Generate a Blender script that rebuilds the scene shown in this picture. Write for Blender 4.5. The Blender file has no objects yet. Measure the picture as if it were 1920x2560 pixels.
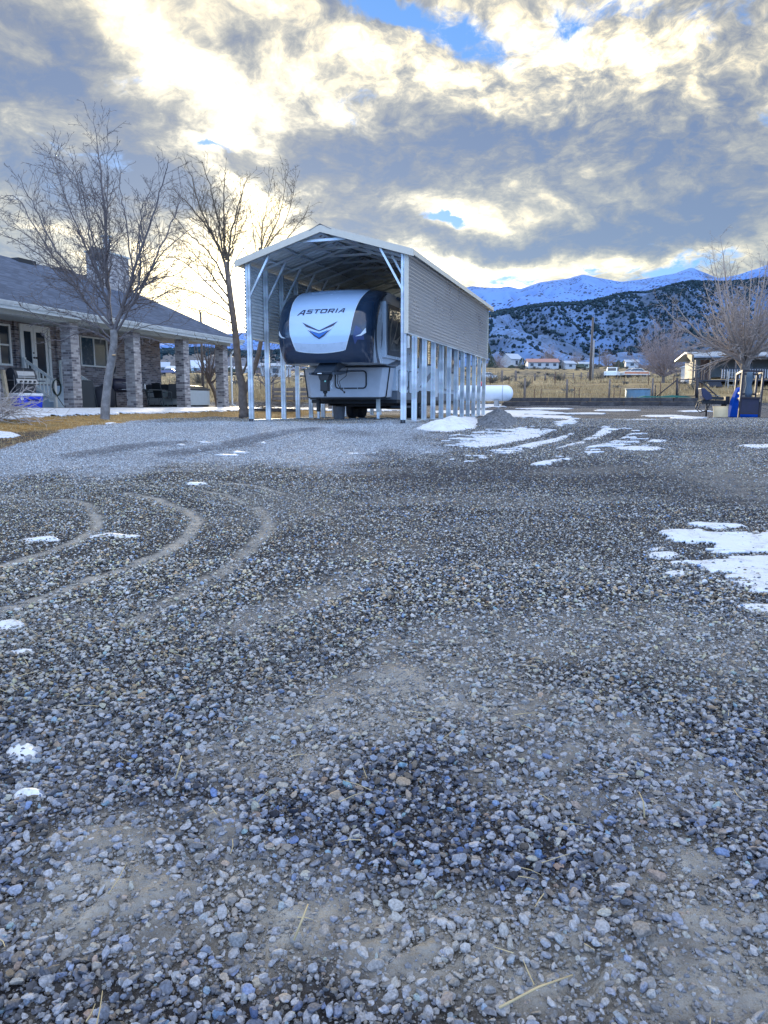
import bpy, math, random
import numpy as np
from mathutils import Vector, Matrix
R = math.radians
SC = bpy.context.scene
COL = SC.collection
rnd = random.Random(7)
EYE = 1.35
F = 1849.0
TH = R(8.25)
CT, ST = math.cos(TH), math.sin(TH)
YAW = R(18.0)
CY, SY = math.cos(YAW), math.sin(YAW)

# ------------------------------------------------------------ photograph geometry helpers
def ray(px, py):
    u = (px - 960) / F; v = (1280 - py) / F
    return (u, CT + v * ST, -ST + v * CT)
def P(px, py, Y):
    d = ray(px, py); k = Y / d[1]
    return Vector((d[0] * k, Y, EYE + d[2] * k))
def ab(px, py):
    d = ray(px, py)
    return d[0] / d[1], d[2] / d[1]

# ------------------------------------------------------------ vectorised value noise
def _h(ix, iy, s):
    n = (ix.astype(np.int64) * 374761393 + iy.astype(np.int64) * 668265263 + s * 974634777) & 0xFFFFFFFF
    n = ((n ^ (n >> 13)) * 1274126177) & 0xFFFFFFFF
    n = n ^ (n >> 16)
    return (n & 0xFFFFFF) / float(0xFFFFFF)
def vnoise(x, y, s=0):
    x = np.asarray(x, float); y = np.asarray(y, float)
    ix = np.floor(x); iy = np.floor(y); fx = x - ix; fy = y - iy
    fx = fx * fx * (3 - 2 * fx); fy = fy * fy * (3 - 2 * fy)
    a = _h(ix, iy, s); b = _h(ix + 1, iy, s); c = _h(ix, iy + 1, s); d = _h(ix + 1, iy + 1, s)
    return (a * (1 - fx) + b * fx) * (1 - fy) + (c * (1 - fx) + d * fx) * fy
def fbm(x, y, s=0, o=4, g=.5):
    t = 0; a = 1; n = 0
    for i in range(o):
        t = t + a * vnoise(x * 2 ** i + 17 * i, y * 2 ** i - 9 * i, s + i); n += a; a *= g
    return t / n
def sstep(a, b, x):
    t = np.clip((x - a) / (b - a), 0, 1)
    return t * t * (3 - 2 * t)

# ------------------------------------------------------------ terrain height
HX, HY = -10.8, 26.0                      # house frame origin (a porch column)
def ZB(X, Y):
    b = np.interp(Y, [-60, 0, 6, 12, 17, 20, 30, 38, 46, 50, 56, 62, 68, 90, 118, 150, 200, 300, 600, 900, 3000],
                  [0, 0, .27, .56, .83, .895, .925, 1.1, 1.36, 1.72, 2.27, 2.75, 3.1, 4.0, 5.4, 7.1, 9.6, 14.5, 29, 40, 60])
    s = (X - HX) * CY - (Y - HY) * SY
    w = (1 - sstep(2.2, 7.5, s)) * sstep(6, 14, Y)
    return b + w * np.maximum(0, 1.2 - b)
RUTS = []                                  # (points Nx2, half width, depth)
def seg_dist(X, Y, pts):
    d = np.full(np.shape(X), 1e9)
    for (x0, y0), (x1, y1) in zip(pts[:-1], pts[1:]):
        dx, dy = x1 - x0, y1 - y0
        t = np.clip(((X - x0) * dx + (Y - y0) * dy) / (dx * dx + dy * dy + 1e-9), 0, 1)
        d = np.minimum(d, np.hypot(X - x0 - t * dx, Y - y0 - t * dy))
    return d
def Zg(X, Y):
    X = np.asarray(X, float); Y = np.asarray(Y, float)
    z = ZB(X, Y)
    yd = 1 - sstep(24, 40, Y)
    z = z + (fbm(X * .55, Y * .55, 3, 3) - .5) * .07 * yd
    near = 1 - sstep(7, 14, Y)
    z = z + (fbm(X * 3.1, Y * 3.1, 11, 3) - .5) * .035 * near
    far = sstep(70, 200, Y)
    z = z + (fbm(X * .02, Y * .02, 5, 4) - .5) * 6 * far
    z = z + (fbm(X * .15, Y * .15, 6, 3) - .5) * .35 * sstep(44, 60, Y)
    for pts, hw, dep in RUTS:
        d = seg_dist(X, Y, pts)
        z = z - dep * (1 - sstep(hw * .6, hw * 1.3, d)) + dep * .5 * np.exp(-((d - hw * 1.7) / (hw * .5)) ** 2)
    return z
def G(px, py):
    d = ray(px, py); y = .8; dy = .02
    for _ in range(4000):
        y0 = y; y += dy; dy *= 1.012
        z = EYE + d[2] / d[1] * y
        if z <= float(ZB(np.array(d[0] / d[1] * y), np.array(y))): break
        if y > 900: break
    lo, hi = y0, y
    for _ in range(20):
        m = (lo + hi) / 2
        if EYE + d[2] / d[1] * m <= float(ZB(np.array(d[0] / d[1] * m), np.array(m))): hi = m
        else: lo = m
    return (d[0] / d[1] * hi, hi)
def Gp(lst): return [G(*p) for p in lst]
def ground_at(x, y): return float(Zg(np.array([x]), np.array([y]))[0])
def poly_sd(X, Y, pts):
    """signed distance, positive inside"""
    ins = np.zeros(np.shape(X), bool)
    n = len(pts)
    for i in range(n):
        x0, y0 = pts[i]; x1, y1 = pts[(i + 1) % n]
        c = ((y0 > Y) != (y1 > Y)) & (X < (x1 - x0) * (Y - y0) / (y1 - y0 + 1e-12) + x0)
        ins ^= c
    d = seg_dist(X, Y, list(pts) + [pts[0]])
    return np.where(ins, d, -d)

# ------------------------------------------------------------ objects
def tag(o, label=None, cat=None, group=None, kind=None):
    if label: o['label'] = label
    if cat: o['category'] = cat
    if group: o['group'] = group
    if kind: o['kind'] = kind
    return o
def link(o, parent=None):
    COL.objects.link(o)
    if parent is not None: o.parent = parent
    return o
def thing(name, label, cat, loc=(0, 0, 0), rz=0, group=None, rx=0, ry=0):
    o = bpy.data.objects.new(name, None); link(o)
    o.location = loc; o.rotation_euler = (rx, ry, rz); o.empty_display_size = .2
    return tag(o, label, cat, group)
def np_mesh(name, V, Fc, nper, mat=None, cols=None, smooth=False, parent=None):
    """V (n,3), Fc (m,nper) index array"""
    me = bpy.data.meshes.new(name)
    V = np.ascontiguousarray(V, np.float32); Fc = np.ascontiguousarray(Fc, np.int32)
    m = len(Fc)
    me.vertices.add(len(V)); me.vertices.foreach_set('co', V.ravel())
    me.loops.add(m * nper); me.loops.foreach_set('vertex_index', Fc.ravel())
    me.polygons.add(m); me.polygons.foreach_set('loop_start', np.arange(0, m * nper, nper, dtype=np.int32))
    me.polygons.foreach_set('use_smooth', np.full(m, smooth, bool))
    me.update(calc_edges=True)
    if cols is not None:
        for cn, arr in cols.items():
            a = me.color_attributes.new(cn, 'FLOAT_COLOR', 'POINT')
            arr = np.ascontiguousarray(arr, np.float32)
            if arr.shape[1] == 3: arr = np.hstack([arr, np.ones((len(arr), 1), np.float32)])
            a.data.foreach_set('color', arr.ravel())
    if mat: me.materials.append(mat)
    o = bpy.data.objects.new(name, me); link(o, parent)
    return o

class MB:
    def __init__(s): s.v = []; s.f = []; s.sm = []
    def add(s, vs, fs, smooth=False):
        b = len(s.v); s.v += [tuple(v) for v in vs]
        s.f += [tuple(b + i for i in f) for f in fs]; s.sm += [smooth] * len(fs)
        return s
    def box(s, x0, x1, y0, y1, z0, z1, bev=0, M=None):
        if x1 < x0: x0, x1 = x1, x0
        if y1 < y0: y0, y1 = y1, y0
        if z1 < z0: z0, z1 = z1, z0
        vs = [(x, y, z) for z in (z0, z1) for y in (y0, y1) for x in (x0, x1)]
        if M is not None: vs = [tuple(M @ Vector(v)) for v in vs]
        return s.add(vs, [(0, 2, 3, 1), (4, 5, 7, 6), (0, 1, 5, 4), (2, 6, 7, 3), (0, 4, 6, 2), (1, 3, 7, 5)])
    def beam(s, a, b, w, h=None, up=(0, 0, 1)):
        """rectangular bar between a and b"""
        h = h or w
        a = Vector(a); b = Vector(b); d = (b - a).normalized(); up = Vector(up)
        if abs(d.dot(up)) > .98: up = Vector((0, 1, 0))
        r = d.cross(up).normalized() * w / 2; u = r.cross(d).normalized() * h / 2
        vs = [a - r - u, a + r - u, a + r + u, a - r + u, b - r - u, b + r - u, b + r + u, b - r + u]
        return s.add(vs, [(0, 3, 2, 1), (4, 5, 6, 7), (0, 1, 5, 4), (1, 2, 6, 5), (2, 3, 7, 6), (3, 0, 4, 7)])
    def tube(s, pts, rad, n=8, cap=True, smooth=True):
        pts = [Vector(p) for p in pts]
        if not isinstance(rad, (list, tuple)): rad = [rad] * len(pts)
        b = len(s.v); prev = None
        for i, p in enumerate(pts):
            d = (pts[min(i + 1, len(pts) - 1)] - pts[max(i - 1, 0)])
            if d.length < 1e-9: d = Vector((0, 0, 1))
            d.normalize()
            if prev is None:
                r = d.cross(Vector((0, 0, 1)) if abs(d.z) < .9 else Vector((1, 0, 0))).normalized()
            else:
                r = prev - d * prev.dot(d)
                r = r.normalized() if r.length > 1e-6 else d.orthogonal().normalized()
            prev = r; q = d.cross(r)
            for k in range(n):
                a = 2 * math.pi * k / n
                s.v.append(tuple(p + (r * math.cos(a) + q * math.sin(a)) * rad[i]))
        for i in range(len(pts) - 1):
            for k in range(n):
                k2 = (k + 1) % n
                s.f.append((b + i * n + k, b + i * n + k2, b + (i + 1) * n + k2, b + (i + 1) * n + k)); s.sm.append(smooth)
        if cap:
            s.f.append(tuple(b + k for k in range(n))[::-1]); s.sm.append(False)
            e = b + (len(pts) - 1) * n
            s.f.append(tuple(e + k for k in range(n))); s.sm.append(False)
        return s
    def prism(s, outline, axis, d0, d1):
        """outline of 2D points extruded along axis x, y or z"""
        n = len(outline)
        def mk(p, d): return {'x': (d, p[0], p[1]), 'y': (p[0], d, p[1]), 'z': (p[0], p[1], d)}[axis]
        vs = [mk(p, d0) for p in outline] + [mk(p, d1) for p in outline]
        fs = [tuple(range(n))[::-1], tuple(range(n, 2 * n))] + [(i, (i + 1) % n, n + (i + 1) % n, n + i) for i in range(n)]
        return s.add(vs, fs)
    def lathe(s, prof, c=(0, 0, 0), n=20, axis='z', smooth=True):
        """prof list of (r, h)"""
        b = len(s.v)
        for r, h in prof:
            for k in range(n):
                a = 2 * math.pi * k / n; x = r * math.cos(a); y = r * math.sin(a)
                p = {'z': (x, y, h), 'x': (h, x, y), 'y': (y, h, x)}[axis]
                s.v.append((p[0] + c[0], p[1] + c[1], p[2] + c[2]))
        for i in range(len(prof) - 1):
            for k in range(n):
                k2 = (k + 1) % n
                s.f.append((b + i * n + k, b + i * n + k2, b + (i + 1) * n + k2, b + (i + 1) * n + k)); s.sm.append(smooth)
        s.f.append(tuple(b + k for k in range(n))[::-1]); s.sm.append(False)
        e = b + (len(prof) - 1) * n
        s.f.append(tuple(e + k for k in range(n))); s.sm.append(False)
        return s
    def build(s, name, mat=None, parent=None, bev=0, xf=None, recalc=True):
        me = bpy.data.meshes.new(name)
        v = s.v if xf is None else [tuple(xf @ Vector(p)) for p in s.v]
        me.from_pydata(v, [], s.f)
        me.polygons.foreach_set('use_smooth', s.sm)
        me.update()
        if recalc and len(s.f) < 60000:
            import bmesh
            bm = bmesh.new(); bm.from_mesh(me); bmesh.ops.recalc_face_normals(bm, faces=bm.faces); bm.to_mesh(me); bm.free()
        if mat: me.materials.append(mat)
        o = bpy.data.objects.new(name, me); link(o, parent)
        if bev:
            m = o.modifiers.new('bevel', 'BEVEL'); m.width = bev; m.segments = 2; m.limit_method = 'ANGLE'; m.angle_limit = R(40)
        return o

# ------------------------------------------------------------ materials
class NT:
    def __init__(s, tree): s.t = tree; s.n = tree.nodes; s.l = tree.links
    def node(s, kind, **kw):
        n = s.n.new(kind)
        for k, v in kw.items(): setattr(n, k, v)
        return n
    def put(s, sock, v):
        if hasattr(v, 'is_linked') or isinstance(v, bpy.types.NodeSocket): s.l.new(v, sock)
        elif v is not None:
            if isinstance(v, (tuple, list)) and len(v) == 3 and sock.type == 'RGBA': v = (*v, 1)
            sock.default_value = v
    def math(s, op, a, b=None, c=None, clamp=False):
        n = s.node('ShaderNodeMath', operation=op, use_clamp=clamp)
        s.put(n.inputs[0], a)
        if b is not None: s.put(n.inputs[1], b)
        if c is not None: s.put(n.inputs[2], c)
        return n.outputs[0]
    def vec(s, op, a, b=None):
        n = s.node('ShaderNodeVectorMath', operation=op)
        s.put(n.inputs[0], a)
        if b is not None:
            if op == 'SCALE': s.put(n.inputs[3], b)
            else: s.put(n.inputs[1], b)
        return n.outputs['Value'] if op in ('LENGTH', 'DOT_PRODUCT', 'DISTANCE') else n.outputs[0]
    def noise(s, vec, scale, detail=3, rough=.55, out='Fac', dist=0):
        n = s.node('ShaderNodeTexNoise'); n.inputs['Scale'].default_value = scale
        n.inputs['Detail'].default_value = detail; n.inputs['Roughness'].default_value = rough
        n.inputs['Distortion'].default_value = dist
        if vec is not None: s.l.new(vec, n.inputs['Vector'])
        return n.outputs[out]
    def voro(s, vec, scale, feature='F1', out='Distance', rand=1):
        n = s.node('ShaderNodeTexVoronoi', feature=feature); n.inputs['Scale'].default_value = scale
        n.inputs['Randomness'].default_value = rand
        if vec is not None: s.l.new(vec, n.inputs['Vector'])
        return n.outputs[out]
    def ramp(s, fac, stops, interp='LINEAR'):
        n = s.node('ShaderNodeValToRGB'); cr = n.color_ramp; cr.interpolation = interp
        while len(cr.elements) < len(stops): cr.elements.new(.5)
        for e, (p, c) in zip(cr.elements, stops):
            e.position = p; e.color = (*c, 1) if len(c) == 3 else c
        s.put(n.inputs[0], fac); return n.outputs[0]
    def smooth(s, x, a, b, lo=0., hi=1.):
        n = s.node('ShaderNodeMapRange', interpolation_type='SMOOTHSTEP')
        s.put(n.inputs[0], x); n.inputs[1].default_value = a; n.inputs[2].default_value = b
        n.inputs[3].default_value = lo; n.inputs[4].default_value = hi
        return n.outputs[0]
    def mix(s, f, a, b, mode='MIX'):
        n = s.node('ShaderNodeMix', data_type='RGBA', blend_type=mode)
        s.put(n.inputs[0], f); s.put(n.inputs[6], a); s.put(n.inputs[7], b)
        return n.outputs[2]
def new_mat(name):
    m = bpy.data.materials.new(name); m.use_nodes = True
    t = NT(m.node_tree); b = t.n['Principled BSDF']
    return m, t, b
MATS = {}
def mat(name, col, rough=.6, metal=0, var=.12, vscale=6, bump=0, bscale=60, dirt=None, spec=.5, coat=0):
    if name in MATS: return MATS[name]
    m, t, b = new_mat(name)
    tc = t.node('ShaderNodeTexCoord').outputs['Object']
    nz = t.noise(tc, vscale, 4)
    k = t.smooth(nz, .25, .75, 1 - var, 1 + var)
    c = t.vec('SCALE', col, k)
    if dirt:
        nd = t.noise(tc, vscale * .45, 5, .65)
        c = t.mix(t.smooth(nd, .48, .72), c, dirt)
    t.put(b.inputs['Base Color'], c)
    t.put(b.inputs['Roughness'], t.smooth(nz, .2, .8, max(.02, rough - .08), min(1, rough + .08)))
    b.inputs['Metallic'].default_value = metal
    b.inputs['Specular IOR Level'].default_value = spec
    b.inputs['Coat Weight'].default_value = coat
    if bump:
        bn = t.node('ShaderNodeBump'); bn.inputs['Strength'].default_value = bump; bn.inputs['Distance'].default_value = .01
        t.put(bn.inputs['Height'], t.noise(tc, bscale, 4)); t.l.new(bn.outputs[0], b.inputs['Normal'])
    MATS[name] = m
    return m
# ------------------------------------------------------------ camera
cam = bpy.data.cameras.new('camera'); cam.sensor_fit = 'VERTICAL'; cam.sensor_height = 36; cam.sensor_width = 27
cam.lens = 26.0; cam.clip_start = .05; cam.clip_end = 30000
co = bpy.data.objects.new('camera', cam); link(co); co.location = (0, 0, EYE); co.rotation_euler = (R(90) - TH, 0, 0)
SC.camera = co
SC.view_settings.view_transform = 'Standard'; SC.view_settings.look = 'None'; SC.view_settings.exposure = 0.45; SC.view_settings.gamma = 1
SC.cycles.max_bounces = 6; SC.cycles.diffuse_bounces = 3; SC.cycles.glossy_bounces = 3; SC.cycles.transparent_max_bounces = 6
SC.cycles.use_denoising = True

# ------------------------------------------------------------ sky with low veiled sun and broken cloud
SAZ, SEL = R(-10.8), R(7.0)
w = bpy.data.worlds.new('World'); SC.world = w; w.use_nodes = True
t = NT(w.node_tree); bg = t.n['Background']
sky = t.node('ShaderNodeTexSky', sky_type='NISHITA', sun_disc=False, sun_elevation=SEL, sun_rotation=SAZ)
sky.air_density = 1.0; sky.dust_density = .6; sky.ozone_density = 2.0; sky.altitude = 1500
D = t.node('ShaderNodeTexCoord').outputs['Generated']
sep = t.node('ShaderNodeSeparateXYZ'); t.l.new(D, sep.inputs[0]); dx, dy, dz = sep.outputs
zz = t.math('MAXIMUM', t.math('ADD', dz, .30), .05)
cmb = t.node('ShaderNodeCombineXYZ'); t.put(cmb.inputs[0], t.math('DIVIDE', dx, zz)); t.put(cmb.inputs[1], t.math('DIVIDE', dy, zz))
CP = cmb.outputs[0]
warp = t.noise(CP, 2.6, 4, .6, out='Color')
CPw = t.vec('ADD', CP, t.vec('SCALE', t.vec('SUBTRACT', warp, (.5, .5, .5)), .22))
n1 = t.noise(CPw, 1.9, 9, .60)
n2 = t.noise(CPw, 6.0, 8, .64)
n3 = t.noise(CPw, 15.0, 7, .66)
n4 = t.noise(CP, 34.0, 4, .6)
# front coordinates a = x/y, b = z/y used for the big cloud masses
yy = t.math('MAXIMUM', dy, .05)
ca = t.node('ShaderNodeCombineXYZ'); t.put(ca.inputs[0], t.math('DIVIDE', dx, yy)); t.put(ca.inputs[1], t.math('DIVIDE', dz, yy))
wv = t.noise(D, 5.5, 6, .6, out='Color')
AB = t.vec('ADD', ca.outputs[0], t.vec('SCALE', t.vec('SUBTRACT', wv, (.5, .5, .5)), .13))
front = t.smooth(dy, .15, .5)
def blob(px, py, wx, wy, rot=0, soft=1.0):
    a0, b0 = ab(px, py)
    mp = t.node('ShaderNodeMapping', vector_type='TEXTURE')
    mp.inputs['Location'].default_value = (a0, b0, 0); mp.inputs['Rotation'].default_value = (0, 0, R(rot))
    mp.inputs['Scale'].default_value = (wx / F, wy / F, 1)
    t.l.new(AB, mp.inputs['Vector'])
    r = t.vec('LENGTH', mp.outputs[0])
    return t.math('EXPONENT', t.math('MULTIPLY', t.math('POWER', r, 2.2 * soft), -1.0))
def total(blobs):
    s = None
    for (g, args) in blobs:
        v = t.math('MULTIPLY', blob(*args), g); s = v if s is None else t.math('ADD', s, v)
    return t.math('MULTIPLY', s, front)
# thickness of the cloud: >0 thicker/darker, <0 thinner/brighter
thick = total([
    (.36, (860, 425, 230, 105, -8)), (.14, (700, 375, 130, 60, 10)), (.16, (880, 215, 130, 70)), (.14, (610, 115, 150, 60)),
    (.13, (480, 230, 110, 60, 40)), (.16, (610, 300, 120, 40)),
    (.20, (1450, 370, 380, 75, 0)), (.18, (1750, 330, 260, 90)), (.16, (1230, 330, 180, 60)), (.36, (1430, 590, 240, 36, 3)), (.22, (1650, 520, 330, 60, 4)),
    (.24, (1180, 620, 220, 35)), (.2, (1850, 560, 200, 60)), (.22, (60, 220, 300, 90, -32)), (.2, (250, 300, 330, 55, -30)), (.2, (170, 120, 260, 40, -35)), (.45, (130, 465, 260, 62, -8)), (.26, (330, 440, 180, 36, -22)),
    (.18, (900, 560, 220, 30)), (.22, (830, 600, 160, 40)), (.3, (480, 480, 160, 34, -20)), (.16, (60, 620, 200, 40)),
    (-.3, (420, 150, 330, 55, -38)), (-.3, (560, 190, 210, 110)), (-.28, (1050, 170, 190, 60)), (-.2, (830, 285, 110, 50)), (-.26, (560, 345, 160, 50, 4)),
    (-.5, (1140, 545, 190, 36, 1)), (-.42, (610, 780, 190, 190)), (-.3, (1180, 680, 300, 36, -6)), (-.3, (650, 520, 110, 70, -40)), (-.22, (1560, 640, 400, 28, 5)), (-.18, (230, 640, 260, 60, -12)),
    (-.14, (1500, 130, 480, 110)), (-.15, (1300, 250, 120, 40)), (-.2, (200, 350, 130, 34, -25)),
])
holes = total([(1.0, (930, 30, 200, 40, -18)), (.5, (1150, 60, 180, 50, -20)), (.62, (455, 320, 46, 18, -30)), (.75, (560, 388, 60, 10, -6)),
               (.9, (1085, 562, 80, 16)), (.8, (1640, 665, 190, 34, 5)), (.6, (1290, 690, 150, 18)), (.55, (1850, 60, 200, 80)), (.5, (1560, 30, 200, 40))])
th = t.math('ADD', t.math('ADD', t.math('MULTIPLY', n1, .80), t.math('MULTIPLY', n2, .74)), t.math('ADD', t.math('MULTIPLY', n3, .80), t.math('MULTIPLY', n4, .16)))
th = t.math('ADD', th, t.math('SUBTRACT', thick, 1.19))
th = t.math('ADD', th, t.math('MULTIPLY', t.math('MULTIPLY', t.math('SUBTRACT', n3, .5), 1.3), t.math('MULTIPLY', blob(1450, 110, 620, 190), front)))
th = t.math('MULTIPLY', th, 1.12)
cloud = t.ramp(t.math('ADD', th, .5), [(.08, (1.12, 1.06, .88)), (.25, (.98, .86, .56)), (.37, (.70, .60, .40)), (.50, (.44, .40, .31)), (.66, (.28, .27, .245)), (.84, (.165, .175, .215)), (1.0, (.11, .14, .23))])
# forward scattering brightens cloud round the sun
sd = Vector((math.sin(SAZ) * math.cos(SEL), math.cos(SAZ) * math.cos(SEL), math.sin(SEL)))
cs = t.vec('DOT_PRODUCT', D, tuple(sd))
glow1 = t.math('POWER', t.math('MAXIMUM', cs, 0), 60); glow2 = t.math('POWER', t.math('MAXIMUM', cs, 0), 6)
thin = t.smooth(th, .22, -.12)
amp = t.math('ADD', 1.0, t.math('MULTIPLY', t.math('ADD', t.math('MULTIPLY', glow1, 2.0), t.math('MULTIPLY', glow2, .15)), thin))
cloud = t.vec('SCALE', cloud, amp)
cloud = t.mix(t.math('MULTIPLY', glow1, .55), cloud, t.vec('MULTIPLY', cloud, (1.12, 1.0, .72)))
# clear sky: Nishita, lifted
clear = t.vec('ADD', t.vec('SCALE', sky.outputs[0], .055), (.03, .14, .42))
clearN = t.vec('SCALE', sky.outputs[0], .10)
hol = t.math('ADD', t.math('MULTIPLY', holes, .9), t.math('MULTIPLY', t.math('SUBTRACT', .52, n2), 2.6))
hole = t.smooth(hol, .38, .78)
# sky behind and overhead, unseen: blue and pale cloud, brightened to fill the scene
back = t.math('SUBTRACT', 1.0, front)
bcloud = t.smooth(t.math('ADD', n1, t.math('MULTIPLY', n2, .3)), .60, .85)
backhi = t.mix(bcloud, (.90, 1.08, 1.45), (1.90, 1.82, 1.70))
backlo = t.mix(bcloud, (.45, 1.0, 2.2), (1.2, 1.6, 2.2))
backcol = t.mix(t.smooth(dz, .25, .6), backlo, backhi)
fr = t.mix(hole, cloud, clear)
allc = t.mix(back, fr, backcol)
allc = t.vec('ADD', allc, t.vec('SCALE', clearN, .35))
# below the horizon: dull earth
allc = t.mix(t.smooth(dz, -.005, -.05), allc, (.16, .17, .20))
fin = t.vec('SCALE', allc, 10.0)
t.l.new(fin, bg.inputs[0]); bg.inputs[1].default_value = .1
w.cycles.sampling_method = 'MANUAL'; w.cycles.sample_map_resolution = 1024

sun = bpy.data.lights.new('sun', 'SUN'); sun.energy = 4.6; sun.angle = R(5); sun.color = (1, .84, .58)
so = bpy.data.objects.new('sun', sun); link(so); so.rotation_euler = sd.to_track_quat('Z', 'Y').to_euler(); so.location = (0, 0, 30)
# ------------------------------------------------------------ zones on the ground (taken from the photograph, unprojected to the terrain)
grass_edge = Gp([(-400, 1150), (-150, 1145), (0, 1118), (80, 1098), (150, 1078), (262, 1062), (345, 1052), (460, 1046), (600, 1043)])
lawn = grass_edge + [(-3.3, 24), (-2.6, 31), (-.5, 38), (-2, 41), (-60, 44), (-60, 12)]
mudp = Gp([(-300, 1150), (-60, 1145), (0, 1120), (90, 1098), (160, 1080), (150, 1072), (60, 1074), (-60, 1085), (-300, 1100)])
pale = Gp([(-200, 1230), (0, 1190), (250, 1190), (500, 1170), (800, 1170), (1020, 1140), (1110, 1100), (1060, 1068), (1015, 1058)]) + [(.4, 18.9), (-3.6, 20.2), (-6.8, 20.), (-9.5, 18), (-14, 13)]
dust = [(Gp(q), wd, am) for q, wd, am in [
    ([(140, 1248), (215, 1262), (248, 1290), (240, 1325), (200, 1352), (110, 1385), (0, 1420)], .05, 1.3),
    ([(320, 1228), (400, 1243), (460, 1270), (480, 1300), (460, 1345), (400, 1388), (300, 1430), (150, 1490), (0, 1540)], .055, 1.15),
    ([(470, 1222), (560, 1235), (610, 1255)], .035, 1.1), ([(575, 1208), (660, 1222), (710, 1238)], .035, 1.2), ([(640, 1270), (665, 1310), (650, 1350), (600, 1400), (480, 1480), (330, 1560)], .07, .8),
    ([(1060, 1640), (1200, 1600), (1420, 1590)], .35, .5), ([(700, 1850), (800, 1800), (960, 1760), (1120, 1720)], .30, 1.0), ([(620, 1560), (760, 1500), (900, 1440)], .2, .55),
    ([(1180, 1820), (1330, 1790), (1480, 1850)], .25, .6), ([(1750, 1140), (1800, 1180), (1950, 1230)], .8, .45), ([(1500, 1120), (1640, 1135), (1760, 1150)], .5, .35),
    ([(240, 2240), (420, 2200), (560, 2260), (700, 2250)], .22, 1.0), ([(100, 2130), (300, 2080), (500, 2070)], .16, .6), ([(1050, 2330), (1300, 2370), (1500, 2390)], .17, .8),
    ([(1650, 1600), (1900, 1650)], .5, .5), ([(1700, 2200), (1900, 2400)], .2, .8), ([(0, 2350), (150, 2320), (300, 2300)], .12, .6), ([(1600, 2420), (1920, 2500)], .16, .8), ([(1300, 1950), (1450, 1990), (1700, 1960)], .2, .5)]]
dark = [(Gp(q), wd, am) for q, wd, am in [
    ([(240, 1135), (330, 1122), (420, 1112)], .35, .9), ([(430, 1140), (560, 1120), (700, 1085), (790, 1075)], .28, .8), ([(870, 1080), (900, 1086)], .3, .6),
    ([(1100, 1190), (1300, 1180), (1560, 1200), (1780, 1230)], 1.0, .9), ([(1500, 1085), (1700, 1090), (1900, 1085)], 1.2, .7)]]
RUTS += [(Gp([(240, 1135), (330, 1122), (420, 1112)]), .25, .05), (Gp([(430, 1140), (560, 1120), (700, 1085), (790, 1075)]), .22, .045),
         (Gp([(140, 1248), (215, 1262), (248, 1290), (240, 1325), (200, 1352), (110, 1385), (0, 1420)]), .14, .012),
         (Gp([(320, 1228), (400, 1243), (460, 1270), (480, 1300), (460, 1345), (400, 1388), (300, 1430)]), .16, .012)]
def masks(X, Y):
    wx = X + (fbm(X * 1.3, Y * 1.3, 31, 3) - .5) * .5; wy = Y + (fbm(X * 1.3, Y * 1.3, 37, 3) - .5) * .7
    g = sstep(-.08, .12, poly_sd(wx, wy, lawn))
    m = sstep(-.15, .25, poly_sd(wx, wy, mudp))
    pl = sstep(-.9, .7, poly_sd(wx, wy, pale) + (fbm(X * 1.4, Y * 1.4, 77, 5, .65) - .5) * 3.2)
    du = np.zeros(np.shape(X)); dk = np.zeros(np.shape(X))
    brk = sstep(.30, .62, fbm(X * 5, Y * 5, 41, 3))
    ux = X + (wx - X) * .25; uy = Y + (wy - Y) * .25
    for pts, wd, am in dust: du = np.maximum(du, am * (1 - sstep(wd * .5, wd * 1.5, seg_dist(ux, uy, pts))))
    du = du * (.55 + .45 * brk)
    for pts, wd, am in dark: dk = np.maximum(dk, am * (1 - sstep(wd * .4, wd * 1.8, seg_dist(wx, wy, pts))))
    broad = sstep(.56, .78, fbm(X * .9, Y * .9, 55, 5))
    du = np.maximum(du, .28 * broad * (1 - pl))
    return g, m, pl, np.clip(du, 0, 1), np.clip(dk, 0, 1)

# ------------------------------------------------------------ ground sheet
ys = [-2.0]
while ys[-1] < 3200:
    y = ys[-1]; ys.append(y + (.02 if 1 < y < 3.4 else .03 if y < 4.5 else .0068 * y if y < 60 else .012 * y if y < 300 else .05 * y))
yb = [-260, -120, -60, -30, -16, -9, -6, -4, -3]
ys = np.array(yb + ys)
ks = np.sinh(np.linspace(-1.6, 1.6, 520)) / math.sinh(1.6) * 1.55
W = np.where(ys < 0, 4 + np.abs(ys) * .9, 4 + ys * .78)
X = ks[None, :] * W[:, None]; Y = np.repeat(ys[:, None], len(ks), 1)
Zt = Zg(X, Y)
g_, m_, p_, d_, k_ = masks(X, Y)
# mud relief in the dusty patches, tread marks
tread = np.zeros_like(X)
for (tx0, ty0), ta, tl_, tw_ in ((G(430, 2215), .25, .42, .20), (G(860, 1810), .9, .5, .16), (G(1250, 2370), -.2, .4, .13), (G(230, 1320), .7, .0, .0)):
    if tl_ <= 0: continue
    u_ = (X - tx0) * math.cos(ta) + (Y - ty0) * math.sin(ta); v_ = -(X - tx0) * math.sin(ta) + (Y - ty0) * math.cos(ta)
    tread -= .016 * np.clip(np.sin((u_ + .7 * np.abs(v_)) * 2 * np.pi / .105) * 1.6, 0, 1) * (1 - sstep(tl_ * .7, tl_, np.abs(u_))) * (1 - sstep(tw_ * .7, tw_, np.abs(v_))) * sstep(.3, .5, fbm(X * 7, Y * 7, 95, 2))
Zt = Zt + tread
mudrel = (fbm(X * 9, Y * 9, 91, 3) - .5) * .05 * d_ * (1 - sstep(3, 7, Y))
Zt = Zt + mudrel + (fbm(X * 24, Y * 24, 92, 2) - .5) * .012 * (1 - sstep(2.5, 5, Y))
nr, nc = X.shape
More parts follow.
